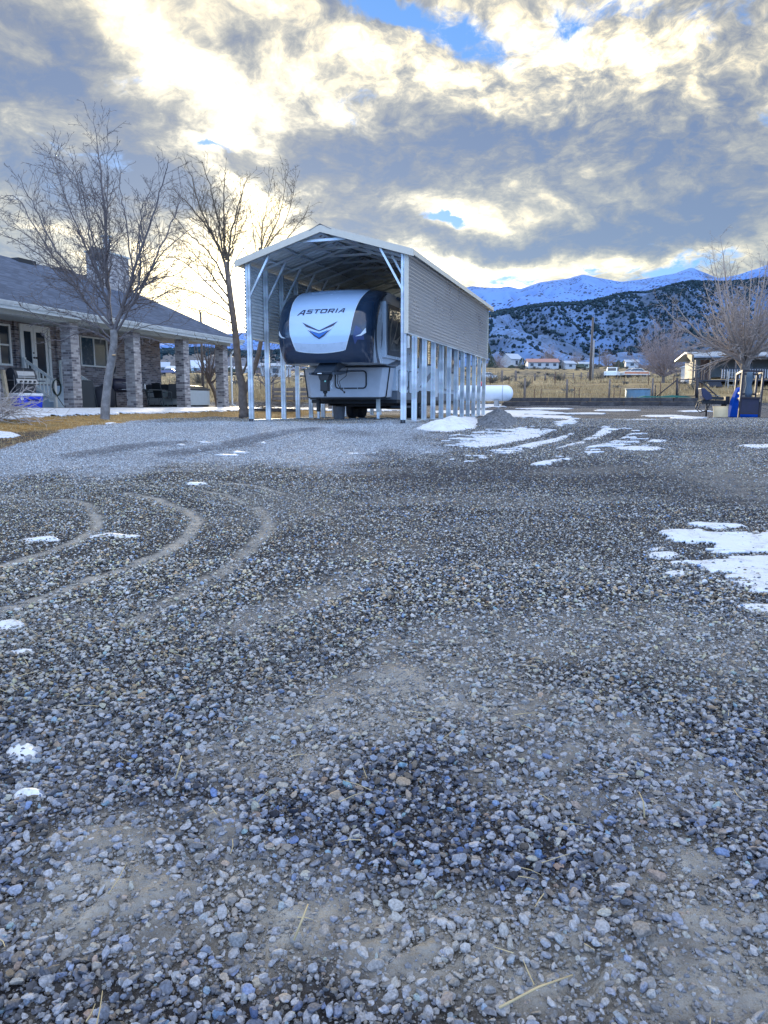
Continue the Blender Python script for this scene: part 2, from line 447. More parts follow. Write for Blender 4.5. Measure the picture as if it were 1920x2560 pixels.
V = np.stack([X.ravel(), Y.ravel(), Zt.ravel()], 1)
ii = np.arange(nr * nc).reshape(nr, nc)
Fc = np.stack([ii[:-1, :-1].ravel(), ii[:-1, 1:].ravel(), ii[1:, 1:].ravel(), ii[1:, :-1].ravel()], 1)
z1 = np.stack([g_.ravel(), m_.ravel(), p_.ravel()], 1); z2 = np.stack([d_.ravel(), k_.ravel(), np.zeros(nr * nc)], 1)

gm, t, b = new_mat('ground')
pos = t.node('ShaderNodeNewGeometry').outputs['Position']
A1 = t.node('ShaderNodeSeparateColor'); t.l.new(t.node('ShaderNodeAttribute', attribute_name='za').outputs['Color'], A1.inputs[0])
A2 = t.node('ShaderNodeSeparateColor'); t.l.new(t.node('ShaderNodeAttribute', attribute_name='zb').outputs['Color'], A2.inputs[0])
sp = t.node('ShaderNodeSeparateXYZ'); t.l.new(pos, sp.inputs[0])
nA = t.noise(pos, 1.1, 5); nB = t.noise(pos, 14, 4); nC = t.noise(pos, 60, 3)
vc = t.node('ShaderNodeTexVoronoi'); vc.inputs['Scale'].default_value = 34; t.l.new(pos, vc.inputs['Vector'])
sepc = t.node('ShaderNodeSeparateColor'); t.l.new(vc.outputs['Color'], sepc.inputs[0])
stone = t.ramp(sepc.outputs[0], [(0, (.035, .042, .060)), (.35, (.09, .10, .13)), (.6, (.17, .18, .20)), (.8, (.25, .235, .21)), (1, (.42, .42, .43))])
gap = t.smooth(vc.outputs['Distance'], .42, .62)
stone = t.mix(gap, stone, (.03, .032, .04))
fine = t.mix(t.smooth(nB, .35, .7), (.040, .037, .038), (.115, .11, .105))  # soil under the stones, darkened to paint in the shade of the gaps
fine = t.mix(t.smooth(nC, .4, .75), fine, (.07, .075, .09))
far_ = t.smooth(sp.outputs[1], 7, 16)
base = t.mix(far_, fine, stone)
base = t.mix(t.math('MULTIPLY', A1.outputs[2], .62), base, t.mix(sepc.outputs[1], (.17, .20, .25), (.58, .61, .64)))
base = t.mix(t.math('MULTIPLY', A2.outputs[1], .72), base, t.mix(nB, (.04, .042, .052), (.11, .11, .125)))
base = t.mix(t.math('MULTIPLY', A2.outputs[0], .95), base, t.mix(nB, (.17, .165, .16), (.52, .50, .45)))
grass = t.mix(t.smooth(t.noise(pos, 5, 6, .7), .3, .7), (.17, .10, .035), (.42, .26, .09))
grass = t.mix(t.smooth(nA, .5, .7), grass, (.20, .15, .075))
base = t.mix(A1.outputs[0], base, grass)
base = t.mix(t.math('MULTIPLY', A1.outputs[1], t.smooth(nB, .3, .55)), base, (.06, .055, .055))
# dry field beyond the yard
fieldw = t.smooth(t.math('ADD', sp.outputs[1], t.math('MULTIPLY', t.math('SUBTRACT', nA, .5), 3)), 46.5, 49)
n4 = t.noise(pos, .16, 6, .65); n5 = t.noise(pos, .9, 5, .7)
field = t.mix(t.smooth(n4, .38, .62), (.34, .26, .14), (.21, .17, .12))
field = t.mix(t.smooth(n5, .5, .72), field, (.44, .35, .21))
sage = t.smooth(t.voro(pos, .55), .34, .18)
field = t.mix(t.math('MULTIPLY', sage, t.smooth(sp.outputs[1], 75, 130)), field, (.085, .085, .07))
field = t.mix(t.smooth(t.noise(pos, .035, 5, .6), .64, .70), field, (.6, .62, .66))
base = t.mix(fieldw, base, field)
t.l.new(base, b.inputs['Base Color']); b.inputs['Roughness'].default_value = .95; b.inputs['Specular IOR Level'].default_value = .08
hgt = t.math('ADD', t.math('MULTIPLY', t.math('SUBTRACT', 1.0, vc.outputs['Distance']), t.math('SUBTRACT', 1.0, A1.outputs[0])), t.math('MULTIPLY', nC, .6))
hgt = t.math('ADD', hgt, t.math('MULTIPLY', nB, 1.1))
hgt = t.math('ADD', hgt, t.math('MULTIPLY', t.noise(pos, 38, 5, .7), 1.6))
bn = t.node('ShaderNodeBump'); bn.inputs['Strength'].default_value = .85; bn.inputs['Distance'].default_value = .02
t.l.new(hgt, bn.inputs['Height']); t.l.new(bn.outputs[0], b.inputs['Normal'])
tag(np_mesh('ground', V, Fc, 4, gm, {'za': z1, 'zb': z2}, True), kind='structure', label='gravel yard with brown lawn edge rising to dry fields')

# ------------------------------------------------------------ gravel: every stone is real geometry
def ico(sub):
    ph = (1 + 5 ** .5) / 2
    v = np.array([(-1, ph, 0), (1, ph, 0), (-1, -ph, 0), (1, -ph, 0), (0, -1, ph), (0, 1, ph), (0, -1, -ph), (0, 1, -ph), (ph, 0, -1), (ph, 0, 1), (-ph, 0, -1), (-ph, 0, 1)], float)
    v /= np.linalg.norm(v[0])
    f = [(0, 11, 5), (0, 5, 1), (0, 1, 7), (0, 7, 10), (0, 10, 11), (1, 5, 9), (5, 11, 4), (11, 10, 2), (10, 7, 6), (7, 1, 8), (3, 9, 4), (3, 4, 2), (3, 2, 6), (3, 6, 8), (3, 8, 9), (4, 9, 5), (2, 4, 11), (6, 2, 10), (8, 6, 7), (9, 8, 1)]
    for _ in range(sub):
        mid = {}; nf = []; v = list(v)
        def m(a, c):
            k = (min(a, c), max(a, c))
            if k not in mid:
                q = (np.array(v[a]) + np.array(v[c])) / 2; v.append(q / np.linalg.norm(q)); mid[k] = len(v) - 1
            return mid[k]
        for a, c, d in f:
            x, y, z = m(a, c), m(c, d), m(d, a); nf += [(a, x, z), (c, y, x), (d, z, y), (x, y, z)]
        v = np.array(v); f = nf
    return np.array(v), np.array(f)
rg = np.random.default_rng(5)
def rock_templates(sub, n, planes=8):
    if sub < 0:
        v = np.array([(1, 0, 0), (0, 1, 0), (-1, 0, 0), (0, -1, 0), (0, 0, 1), (0, 0, -1)], float); f = np.array([(0, 1, 4), (1, 2, 4), (2, 3, 4), (3, 0, 4), (1, 0, 5), (2, 1, 5), (3, 2, 5), (0, 3, 5)])
        return np.array([v * rg.uniform(.7, 1.15, (6, 1)) + rg.normal(0, .13, (6, 3)) for _ in range(n)]), f
    v, f = ico(sub); out = []
    for _ in range(n):
        N = rg.normal(size=(planes, 3)) * np.array([1, 1, 1.4]); N /= np.linalg.norm(N, axis=1)[:, None]
        d = rg.uniform(.42, .95, planes)
        dots = v @ N.T
        r = np.where(dots > .05, d[None] / np.maximum(dots, .05), 9).min(1)
        r = np.minimum(r, 1.12)
        out.append(v * r[:, None] * (1 + rg.normal(size=(len(v), 1)) * .03))
    return np.array(out), f
PAL = np.array([(.070, .085, .12), (.045, .050, .062), (.115, .123, .14), (.17, .18, .20), (.085, .10, .125), (.24, .245, .25), (.15, .13, .105), (.24, .19, .145), (.28, .20, .15), (.36, .35, .33), (.03, .034, .045), (.07, .11, .21)])
PW = np.array([.11, .12, .12, .14, .09, .10, .13, .06, .03, .05, .05, .05]); PW = PW / PW.sum()
def scatter_stones(name, y0, y1, dens, rmin, rmax, sub, ntpl, seed, extra=0.):
    g = np.random.default_rng(seed)
    n = int(dens * ((4 + 1.2 * y1) + (4 + 1.2 * y0)) / 2 * (y1 - y0) * .72)
    Y = y0 + (y1 - y0) * np.sqrt(g.random(n)) if y0 < .5 else np.sqrt(g.uniform(y0 * y0, y1 * y1, n))
    X = g.uniform(-1, 1, n) * (.8 + .60 * Y)
    gr, mu, pl, du, dk = masks(X, Y)
    keep = (gr < .4) & (mu < .5)
    clump = fbm(X * 1.7, Y * 1.7, 63, 3)
    keep &= g.random(n) > np.clip(du * (.58 if rmax > .009 else .28) * (1 + .3 * sstep(3.5, 5, Y)) + dk * .35 + (clump < .33) * .22, 0, .97)
    X, Y, pl, du, dk = X[keep], Y[keep], pl[keep], du[keep], dk[keep]; n = len(X)
    Z = Zg(X, Y)
    tpl, f = rock_templates(sub, ntpl)
    s = rmin + (rmax - rmin) * g.random(n) ** 2.6
    s = s * (1 - .3 * pl)
    an = np.stack([g.uniform(.85, 1.35, n), g.uniform(.7, 1.05, n), g.uniform(.42, .8, n)], 1) * s[:, None]
    yaw = g.uniform(0, 2 * np.pi, n); tx = g.normal(0, .35, n); ty = g.normal(0, .35, n)
    cyw, syw = np.cos(yaw), np.sin(yaw)
    T = tpl[g.integers(0, ntpl, n)] * an[:, None, :]
    # tilt about x then y, then yaw
    c, si = np.cos(tx)[:, None], np.sin(tx)[:, None]
    y2 = T[..., 1] * c - T[..., 2] * si; z2_ = T[..., 1] * si + T[..., 2] * c
    c, si = np.cos(ty)[:, None], np.sin(ty)[:, None]
    x2 = T[..., 0] * c + z2_ * si; z3 = -T[..., 0] * si + z2_ * c
    xx = x2 * cyw[:, None] - y2 * syw[:, None] + X[:, None]; yy_ = x2 * syw[:, None] + y2 * cyw[:, None] + Y[:, None]
    lift = s * g.uniform(.0, .55, n) - .006 * du + (1 - np.clip(du * 2, 0, 1)) * (g.random(n) < .35) * g.uniform(.2, 1.0, n) * .016
    zz_ = z3 + (Z + lift + .004)[:, None]
    V = np.stack([xx, yy_, zz_], 2).reshape(-1, 3)
    nv = tpl.shape[1]
    Fc = (f[None] + (np.arange(n) * nv)[:, None, None]).reshape(-1, 3)
    ci = g.choice(len(PAL), n, p=PW); col = PAL[ci] * (.5 + 2.6 * g.random((n, 1)) ** 1.25)
    warm = (sstep(1.8, 3.2, Y) * (.6 + .4 * sstep(0, -2.5, X)))[:, None]
    col = col * (1 + warm * np.array([.50, .36, .08]))
    col = col * (1 - pl[:, None] * .85) + pl[:, None] * .85 * (np.array([.40, .45, .51]) * g.uniform(.18, 1.9, (n, 1)))
    col = np.minimum(col, .27 + .09 * g.random((n, 1)) + .20 * sstep(3, 5, Y)[:, None] + .25 * pl[:, None])
    col = col * (1 + sstep(3.4, 2.2, Y)[:, None] * np.array([-.12, -.08, .04]))
    if rmax < .009: col = col * .62  # chips between stones darkened so the gaps look more shaded
    col = col * (1 - .35 * dk[:, None])
    # dusty top coat
    dust_k = sstep(.5, .7, fbm(X * .8, Y * .8, 71, 3)) * .18 + du * .5
    col = col * (1 - dust_k[:, None]) + dust_k[:, None] * np.array([.36, .35, .325])
    cols = np.repeat(np.clip(col, 0, .9), nv, 0)
    return tag(np_mesh(name, V, Fc, 3, stone_mat, {'col': cols}, False), kind='stuff')
def grit():
    g = np.random.default_rng(9); n = 90000
    Y = np.sqrt(g.uniform(.8 ** 2, 4.2 ** 2, n)); X = g.uniform(-1, 1, n) * (.6 + .58 * Y)
    v, f = ico(0); v = v[:]; s = .0015 + .0065 * g.random(n) ** 2.6
    Z = Zg(X, Y) + (fbm(X * 9, Y * 9, 91, 3) - .5) * .035 * masks(X, Y)[3] * (1 - sstep(3, 7, Y)) + .002
    T = v[None] * (s[:, None, None] * g.uniform(.5, 1.2, (n, 1, 3))) * (1 + g.normal(0, .15, (n, 12, 1)))
    V = (T + np.stack([X, Y, Z], 1)[:, None, :]).reshape(-1, 3)
    Fc = (f[None] + (np.arange(n) * 12)[:, None, None]).reshape(-1, 3)
    col = PAL[g.choice(len(PAL), n, p=PW)] * g.uniform(.8, 1.8, (n, 1)) * .4 + .6 * np.array([.22, .215, .21])
    return tag(np_mesh('grit', V, Fc, 3, stone_mat, {'col': np.repeat(np.clip(col, 0, .9), 12, 0)}, False), 'fine grit and crumbs of stone pressed into the mud', kind='stuff')
stone_mat, t, b = new_mat('stone')
at = t.node('ShaderNodeAttribute', attribute_name='col').outputs['Color']
pos = t.node('ShaderNodeNewGeometry').outputs['Position']
nz = t.noise(pos, 160, 4, .6)
t.put(b.inputs['Base Color'], t.vec('SCALE', at, t.smooth(nz, .3, .7, .72, 1.25)))
b.inputs['Roughness'].default_value = .72; b.inputs['Specular IOR Level'].default_value = .16
bn = t.node('ShaderNodeBump'); bn.inputs['Strength'].default_value = .35; bn.inputs['Distance'].default_value = .003
t.l.new(nz, bn.inputs['Height']); t.l.new(bn.outputs[0], b.inputs['Normal'])
tag(scatter_stones('gravel', .75, 3.0, 3000, .0068, .0175, 1, 60, 1), 'larger loose crushed grey and tan stones nearest the camera')
tag(scatter_stones('gravel', .75, 3.0, 6500, .003, .0085, 0, 40, 6), 'small stone chips packed between the larger stones near the camera')
tag(scatter_stones('gravel', 3.0, 5.2, 5400, .004, .0165, 0, 40, 2), 'loose grey stones in the nearer middle of the yard')
tag(scatter_stones('gravel', 5.2, 9, 3600, .005, .0145, -1, 40, 4), 'fine loose grey stones across the middle of the yard')
tag(scatter_stones('gravel', 9, 24, 1250, .009, .017, -1, 30, 3), 'pale fine stones spread in front of the carport')

grit()
# a few bigger stones and straw stems lying on the gravel
big = Gp([(1010, 1975), (1640, 2215), (1610, 2370), (1150, 2165), (840, 2010), (600, 2370)])
for i, (x, y) in enumerate(big):
    T, f = rock_templates(2, 1, 9)
    V = T[0] * np.array([.026, .021, .016]) * rnd.uniform(.8, 1.25)
    V = V + np.array([x, y, ground_at(x, y) + .022])
    cc = [(.27, .22, .17), (.25, .20, .17), (.22, .20, .18), (.20, .22, .26), (.24, .20, .16), (.2, .21, .22)][i]
    o = np_mesh('large_stone', V, f, 3, stone_mat, {'col': np.tile(cc, (len(V), 1))})
    tag(o, ['tan stone, the larger flattish one sitting in the middle of the gravel', 'pinkish tan oblong stone at the right among blue stones',
            'tan rounded stone half sunk in the mud at lower right', 'grey blue stone left of the right hand straw', 'small tan stone beside two standing straws',
            'grey stone near the bottom edge left of centre'][i], 'stone', 'larger stones lying on the gravel')
def straw_mb(n, seed, y0, y1, ln):
    g = random.Random(seed); m = MB()
    for _ in range(n):
        y = math.sqrt(g.uniform(y0 * y0, y1 * y1)); x = g.uniform(-1, 1) * (.5 + .55 * y)
        a = g.uniform(0, 2 * math.pi); L = g.uniform(.3, 1) * ln; z = ground_at(x, y) + .028
        d = Vector((math.cos(a), math.sin(a), g.uniform(-.05, .3))) * L
        p = Vector((x, y, z)); k = Vector((g.uniform(-1, 1), g.uniform(-1, 1), g.uniform(0, .6))) * L * .08
        m.tube([p, p + d * .5 + k, p + d], [.0016, .0014, .0009], 4, False)
    return m
straw = mat('straw', (.42, .34, .19), .7, var=.25)
tag(straw_mb(170, 4, 1.1, 4.5, .10).build('straw', straw, recalc=False), 'thin dry straw stems scattered over the gravel', kind='stuff')
for k, (x0, y0, x1, y1, lb) in enumerate([(1247, 2550, 1430, 2485, 'long pale straw stalk lying at the bottom edge right of centre'), (735, 2375, 775, 2310, 'pale flattened straw stalk standing up among stones left of centre'), (1610, 2070, 1612, 2125, 'bent straw stalk upright at the right of the gravel'), (440, 1970, 448, 1920, 'short straw stuck upright in the left gravel')]):
    a = G(x0, y0); c = G(x1, y1) if k in (0,) else (a[0] + (x1 - x0) / 1400, a[1] + .06)
    m = MB(); A = Vector((a[0], a[1], ground_at(*a) + .02)); B = Vector((c[0], c[1], ground_at(*c) + .035))
    if k: B.z = A.z + .05
    m.tube([A, (A + B) / 2 + Vector((.004, 0, .01)), B], [.003, .0026, .0018], 5)
    tag(m.build('straw_stalk', straw), lb, 'straw stalk', 'single straw stalks on the gravel')

# ------------------------------------------------------------ snow
snow_mat, t, b = new_mat('snow')
pos = t.node('ShaderNodeNewGeometry').outputs['Position']
nz = t.noise(pos, 9, 5); n2_ = t.noise(pos, 70, 3)
t.put(b.inputs['Base Color'], t.mix(t.smooth(t.math('ADD', t.math('MULTIPLY', nz, .6), t.math('MULTIPLY', n2_, .4)), .50, .68), (.62, .66, .72), (.34, .34, .34)))
b.inputs['Roughness'].default_value = .55; b.inputs['Subsurface Weight'].default_value = 0.0
bn = t.node('ShaderNodeBump'); bn.inputs['Strength'].default_value = .5; bn.inputs['Distance'].default_value = .02
t.put(bn.inputs['Height'], t.math('ADD', nz, t.math('MULTIPLY', n2_, .4))); t.l.new(bn.outputs[0], b.inputs['Normal'])
SV, SF = [], []
CUTS = [Gp([(1230, 1150), (1330, 1128), (1420, 1104), (1470, 1080), (1490, 1060)]), Gp([(1160, 1128), (1270, 1112), (1370, 1092), (1420, 1076), (1440, 1062)]), Gp([(1330, 1142), (1430, 1122), (1520, 1098), (1560, 1080)])]
def snow(px, H, cell, rag=.5, edge=.15, world=None, ns=1.0, out=None, seedn=0):
    pts = world or Gp(px)
    xs = [p[0] for p in pts]; yv = [p[1] for p in pts]
    gx = np.arange(min(xs) - .2, max(xs) + .2, cell); gy = np.arange(min(yv) - .2, max(yv) + .2, cell)
    X, Y = np.meshgrid(gx, gy)
    sd_ = poly_sd(X, Y, pts) + (fbm(X * 1.3 * ns, Y * 4.5 * ns, 101 + seedn, 5, .6) - .52) * rag * 2.8
    for cut in CUTS: sd_ = np.minimum(sd_, (seg_dist(X, Y, cut) - .13 - .1 * fbm(X * 3, Y * 3, 7, 2)) * 1.0)
    k = sstep(0, edge, sd_)
    Zs = Zg(X, Y) + H * np.sqrt(np.clip(k, 0, 1)) * (.7 + .6 * fbm(X * 3, Y * 3, 108, 3)) - .004
    keepv = sd_ > -.02
    # distinct island mesh
    idx = np.arange(X.size).reshape(X.shape)
    q = np.stack([idx[:-1, :-1], idx[:-1, 1:], idx[1:, 1:], idx[1:, :-1]], -1).reshape(-1, 4)
    q = q[keepv.ravel()[q].all(1)]
    used, inv = np.unique(q, return_inverse=True)
    V = np.stack([X.ravel(), Y.ravel(), Zs.ravel()], 1)[used]
    # skirt down at the rim
    base = sum(len(a) for a in SV)
    inv = inv.reshape(q.shape)
    if out is None:
        SV.append(V); SF.append(inv + base)
    return V, inv
snow([(1670, 1330), (1760, 1326), (1758, 1315), (1920, 1334), (2100, 1345), (2100, 1400), (1920, 1390), (1860, 1383), (1780, 1366), (1700, 1352)], .03, .015, .38, .04, ns=1.6)
snow([(1745, 1412), (1800, 1389), (1860, 1396), (1920, 1393), (2100, 1410), (2100, 1490), (1920, 1475), (1851, 1464), (1782, 1452), (1800, 1430)], .03, .015, .42, .04, seedn=3, ns=1.6)
for c in [(1660, 1388, 50, 8), (1690, 1434, 36, 9), (1640, 1374, 26, 4), (1700, 1405, 30, 5), (1900, 1520, 60, 10), (100, 1354, 55, 6), (285, 1347, 75, 6), (30, 1573, 40, 10), (55, 1638, 48, 8), (60, 1880, 42, 26),
          (75, 1985, 26, 6), (490, 1210, 32, 3), (455, 1117, 18, 1.3), (565, 1138, 30, 1.3), (600, 1131, 14, 1.2), (508, 1109, 14, 1.2), (500, 1124, 12, 1), (659, 1109, 8, 1.2), (885, 1133, 14, 1.6), (912, 1134, 9, 1.2), (935, 1132, 12, 1.6), (675, 1189, 14, 1.6), (745, 1186, 11, 1.4),
          (-10, 1086, 60, 9), (1070, 1128, 16, 1.3), (1105, 1128, 14, 1), (1130, 1147, 10, 1.4), (1175, 1152, 12, 1), (1905, 1117, 50, 5), (700, 1190, 15, 2), (1640, 1105, 30, 3), (1600, 1125, 60, 5), (275, 1060, 14, 2)]:
    cx, cy_, a, h = c
    pl_ = [(cx + a * math.cos(k), cy_ + h * math.sin(k)) for k in [i * math.pi / 5 for i in range(10)]]
    snow(pl_, .022, .012 if cy_ > 1500 else .025 if cy_ > 1200 else .05, .035 if cy_ > 1300 else .10, .04)
snow([(1135, 1108), (1200, 1088), (1300, 1070), (1380, 1075), (1400, 1090), (1480, 1100), (1490, 1068), (1530, 1068), (1540, 1085), (1560, 1100), (1540, 1120), (1480, 1128), (1400, 1130), (1260, 1142), (1240, 1138), (1300, 1120), (1200, 1118)], .028, .03, 1.05, .10, ns=2.0)
snow([(1330, 1160), (1440, 1147), (1480, 1143), (1400, 1155), (1350, 1165)], .04, .05, .15, .1)
snow([(1380, 1060), (1440, 1048), (1440, 1058), (1400, 1066)], .04, .06, .3, .1)
snow([(1190, 1034), (1300, 1036), (1420, 1042), (1450, 1052), (1300, 1044), (1190, 1041)], .04, .09, .35, .1, seedn=9)
snow([(1190, 1010), (1260, 1012), (1260, 1018), (1190, 1020)], .04, .1, .3, .1)
for c in [(1360, 1022, 70, 2.2), (1540, 1026, 60, 2), (1470, 1034, 50, 2), (1660, 1040, 55, 2.5), (1740, 1028, 40, 2), (1320, 1030, 40, 2), (1580, 1050, 60, 2), (1420, 1072, 40, 3), (1420, 1095, 90, 8), (1720, 1045, 40, 4), (1490, 1085, 70, 9)]:
    cx, cy_, a, h = c
    snow([(cx + a * math.cos(k), cy_ + h * math.sin(k)) for k in [i * math.pi / 5 for i in range(10)]], .025, .07, .30, .1, seedn=5)
# strip of snow lying along the porch
def HW(x, y):  return (HX + x * CY + y * SY, HY - x * SY + y * CY)
snow(None, .05, .05, .30, .15, world=[HW(.9, -14), HW(.75, 0), HW(.7, 8), HW(1.6, 13)] + Gp([(620, 1026), (520, 1030), (430, 1032), (330, 1037), (250, 1037), (170, 1042), (80, 1045), (-80, 1050), (-200, 1055)]))
snow(None, .04, .1, .35, .15, world=[(-6, 33), (-1, 34), (1, 36.5), (0, 38), (-3.5, 37), (-7, 36)], seedn=8)
snow(None, .04, .1, .3, .15, world=[(3.6, 30.5), (8, 31), (7.5, 36), (2.5, 36), (2, 33)], seedn=2)
V = np.concatenate(SV); Fq = np.concatenate(SF)
o = np_mesh('snow', V, Fq, 4, snow_mat, None, True)
sm = o.modifiers.new('thick', 'SOLIDIFY'); sm.thickness = .02; sm.offset = -1
tag(o, 'thin melting snow patches scattered over the yard', kind='stuff')
# the two heaps beside the carport
def heap(px, H, mat_, name, label, cat, seedn, rag=.12, kind=None):
    pts = Gp(px)
    xs = [p[0] for p in pts]; yv = [p[1] for p in pts]
    X, Y = np.meshgrid(np.arange(min(xs) - .3, max(xs) + .3, .035), np.arange(min(yv) - .3, max(yv) + .3, .035))
    s_ = poly_sd(X, Y, pts) + (fbm(X * 2, Y * 2, seedn, 4) - .5) * rag * 2
    mx = max(.4, float(s_.max()))
    h = H * sstep(0, mx * .9, s_) ** .7 * (.35 + 1.2 * fbm(X * 1.9, Y * 1.9, seedn + 4, 4)) + (fbm(X * 14, Y * 14, seedn + 9, 2) - .5) * .03
    Zs = Zg(X, Y) + h - .02
    idx = np.arange(X.size).reshape(X.shape)
    q = np.stack([idx[:-1, :-1], idx[:-1, 1:], idx[1:, 1:], idx[1:, :-1]], -1).reshape(-1, 4)
    q = q[(s_ > -.03).ravel()[q].all(1)]
    used, inv = np.unique(q, return_inverse=True)
    V = np.stack([X.ravel(), Y.ravel(), Zs.ravel()], 1)[used]
    o = np_mesh(name, V, inv.reshape(q.shape), 4, mat_, {'col': np.tile((.11, .12, .135), (len(V), 1)) * rg.uniform(.5, 1.7, (len(V), 1))}, name != 'gravel_heap')
    return tag(o, label, cat)
heap([(1025, 1072), (1060, 1078), (1120, 1082), (1190, 1072), (1212, 1060), (1195, 1046), (1150, 1050), (1080, 1062), (1040, 1066)], .20, snow_mat, 'snow_heap', 'shovelled white snow heap along the right foot of the carport', 'snow heap', 201)
heap([(1180, 1066), (1230, 1074), (1290, 1068), (1302, 1056), (1280, 1044), (1230, 1042), (1190, 1052)], .26, stone_mat, 'gravel_heap', 'low heap of dark gravel beside the carport with snow round it', 'gravel heap', 211)
# ------------------------------------------------------------ carport frame
BX, BY = .49, 18.8
AX, AY = BX - 4.27 * CY, BY + 4.27 * SY
PADZ = .90
def CW(x, y): return (AX + x * CY + y * SY, AY - x * SY + y * CY)   # carport local -> world
galv, t, b = new_mat('galvanised')
tc = t.node('ShaderNodeTexCoord').outputs['Object']
sx = t.node('ShaderNodeSeparateXYZ'); t.l.new(tc, sx.inputs[0])
cb = t.node('ShaderNodeCombineXYZ'); t.put(cb.inputs[0], t.math('MULTIPLY', sx.outputs[0], .7)); t.put(cb.inputs[1], t.math('MULTIPLY', sx.outputs[1], .7)); t.put(cb.inputs[2], t.math('MULTIPLY', sx.outputs[2], 2.2))
bandn = t.noise(cb.outputs[0], 1.0, 2, .5)
spn = t.voro(tc, 45, out='Color')
c = t.mix(t.smooth(bandn, .40, .62), (.44, .49, .53), (.70, .76, .80))
c = t.vec('MULTIPLY', c, t.vec('ADD', t.vec('SCALE', spn, .16), (.88, .88, .88)))
t.l.new(c, b.inputs['Base Color']); b.inputs['Metallic'].default_value = .45; t.put(b.inputs['Roughness'], t.smooth(bandn, .3, .7, .5, .38))
trim = mat('trim_paint', (.60, .55, .45), .45, var=.05)
under = mat('underside_metal', (.58, .62, .62), .5, metal=.15, var=.18, vscale=2)
siding = mat('siding_metal', (.44, .46, .48), .32, metal=.75, var=.04, vscale=1.3)
inner = mat('inner_siding', (.66, .68, .68), .5, metal=.2, var=.08)
def ridge_poly(n_per, pitch, h, w1=.35, w2=.15):
    """trapezoid rib profile (s, height)"""
    out = []
    for i in range(n_per):
        s = i * pitch
        out += [(s, 0), (s + pitch * w1, 0), (s + pitch * (w1 + w2), h), (s + pitch * (1 - w2), h)]
    out.append((n_per * pitch, 0)); return out
LEN = 11.0; LEG = 4.14; WID = 4.27; RISE = .64
cp = thing('carport', 'tall open galvanised metal carport with ribbed siding over the travel trailer', 'carport', (AX, AY, PADZ), -YAW)
def post(x, y, h=LEG, w=.075):
    m = MB(); s = .068
    for dy_ in (-.036, .036):
        m.box(x - .032, x + .032, y + dy_ - .034, y + dy_ + .034, 0, h)
    return m
for i in range(12):
    for x in (0, WID):
        y = i * 1.0
        # twin tube legs seen side by side
        m = MB()
        for k in (-1, 1):
            m.box(x + k * .036 - .033, x + k * .036 + .033, y - .035, y + .035, 0, LEG - .03)
        o = m.build('leg', galv, cp, bev=.006)
        cap = MB()
        for k in (-1, 1): cap.box(x + k * .036 - .030, x + k * .036 + .030, y - .0365, y + .034, -.04, .075)
        if i == 0: cap.build('tube_end', mat('tube_end_black', (.02, .022, .03), .6), o)
for x in (0, WID):
    MB().box(x - .035, x + .035, .04, LEN - .04, -.02, .05).build('base_rail', galv, cp, bev=.004)
# knee braces and roof bows
def roofz(x): return LEG + RISE * (1 - abs(x - WID / 2) / (WID / 2))
for i in range(12):
    y = i * 1.0
    m = MB()
    m.beam((0, y, LEG), (WID / 2, y, LEG + RISE), .06); m.beam((WID, y, LEG), (WID / 2, y, LEG + RISE), .06)
    m.build('roof_bow', galv, cp)
    for s in (0, 1):
        a = (.03 if s == 0 else WID - .03, y, 3.25); c = (.62 if s == 0 else WID - .62, y, roofz(.62) - .04)
        MB().beam(a, c, .05).build('knee_brace', galv, cp)
    MB().beam((WID / 2 - .62, y, roofz(WID / 2 - .62) - .03), (WID / 2 + .62, y, roofz(WID / 2 + .62) - .03), .05, .06).build('collar_tie', galv, cp)
for k, x in enumerate([.30, .95, 1.55, 2.13 - .12, 2.13 + .12, 2.72, 3.32, 3.97]):
    MB().beam((x, -.13, roofz(x) + .045), (x, LEN + .2, roofz(x) + .045), .09, .03).build('purlin', galv, cp)
# roof sheets, ribs running up the slope
for s in (-1, 1):
    prof = ridge_poly(50, .2296, .022, .55, .1)
    m = MB(); n = len(prof); eave = WID / 2 + .27
    L = []
    for (yy0, h) in prof:
        y = yy0 - .14
        L.append(((WID / 2, y, LEG + RISE + .085 + h), (WID / 2 + s * eave, y, LEG + RISE - RISE * eave / (WID / 2) + .085 + h)))
    vs = [p for q in L for p in q] + [(p[0], p[1], p[2] - .006) for q in L for p in q]
    N = 2 * n
    fs = [(2 * i, 2 * i + 1, 2 * i + 3, 2 * i + 2) for i in range(n - 1)] + [(N + 2 * i, N + 2 * i + 2, N + 2 * i + 3, N + 2 * i + 1) for i in range(n - 1)]
    fs += [(2 * i + 1, N + 2 * i + 1, N + 2 * i + 3, 2 * i + 3) for i in range(n - 1)]
    m.add(vs, fs); m.build('roof_sheet', under, cp, recalc=False)
    # eave trim and gable fascia
    ez = LEG + RISE - RISE * eave / (WID / 2) + .085
    x1 = WID / 2 + s * eave
    MB().box(min(x1, x1 + s * .02), max(x1, x1 + s * .02), -.162, LEN + .25, ez - .10, ez + .02).build('eave_trim', trim, cp)
    for ye in (-.162, LEN + .22):
        m = MB()
        top = .115; bot = -.055
        pts = [(WID / 2, LEG + RISE + top), (WID / 2 + s * (eave + .02), LEG + RISE - RISE * eave / (WID / 2) + top), (WID / 2 + s * (eave + .02), LEG + RISE - RISE * eave / (WID / 2) + bot), (WID / 2, LEG + RISE + bot)]
        m.prism(pts, 'y', ye - .02, ye + .02); m.build('gable_fascia', trim, cp)
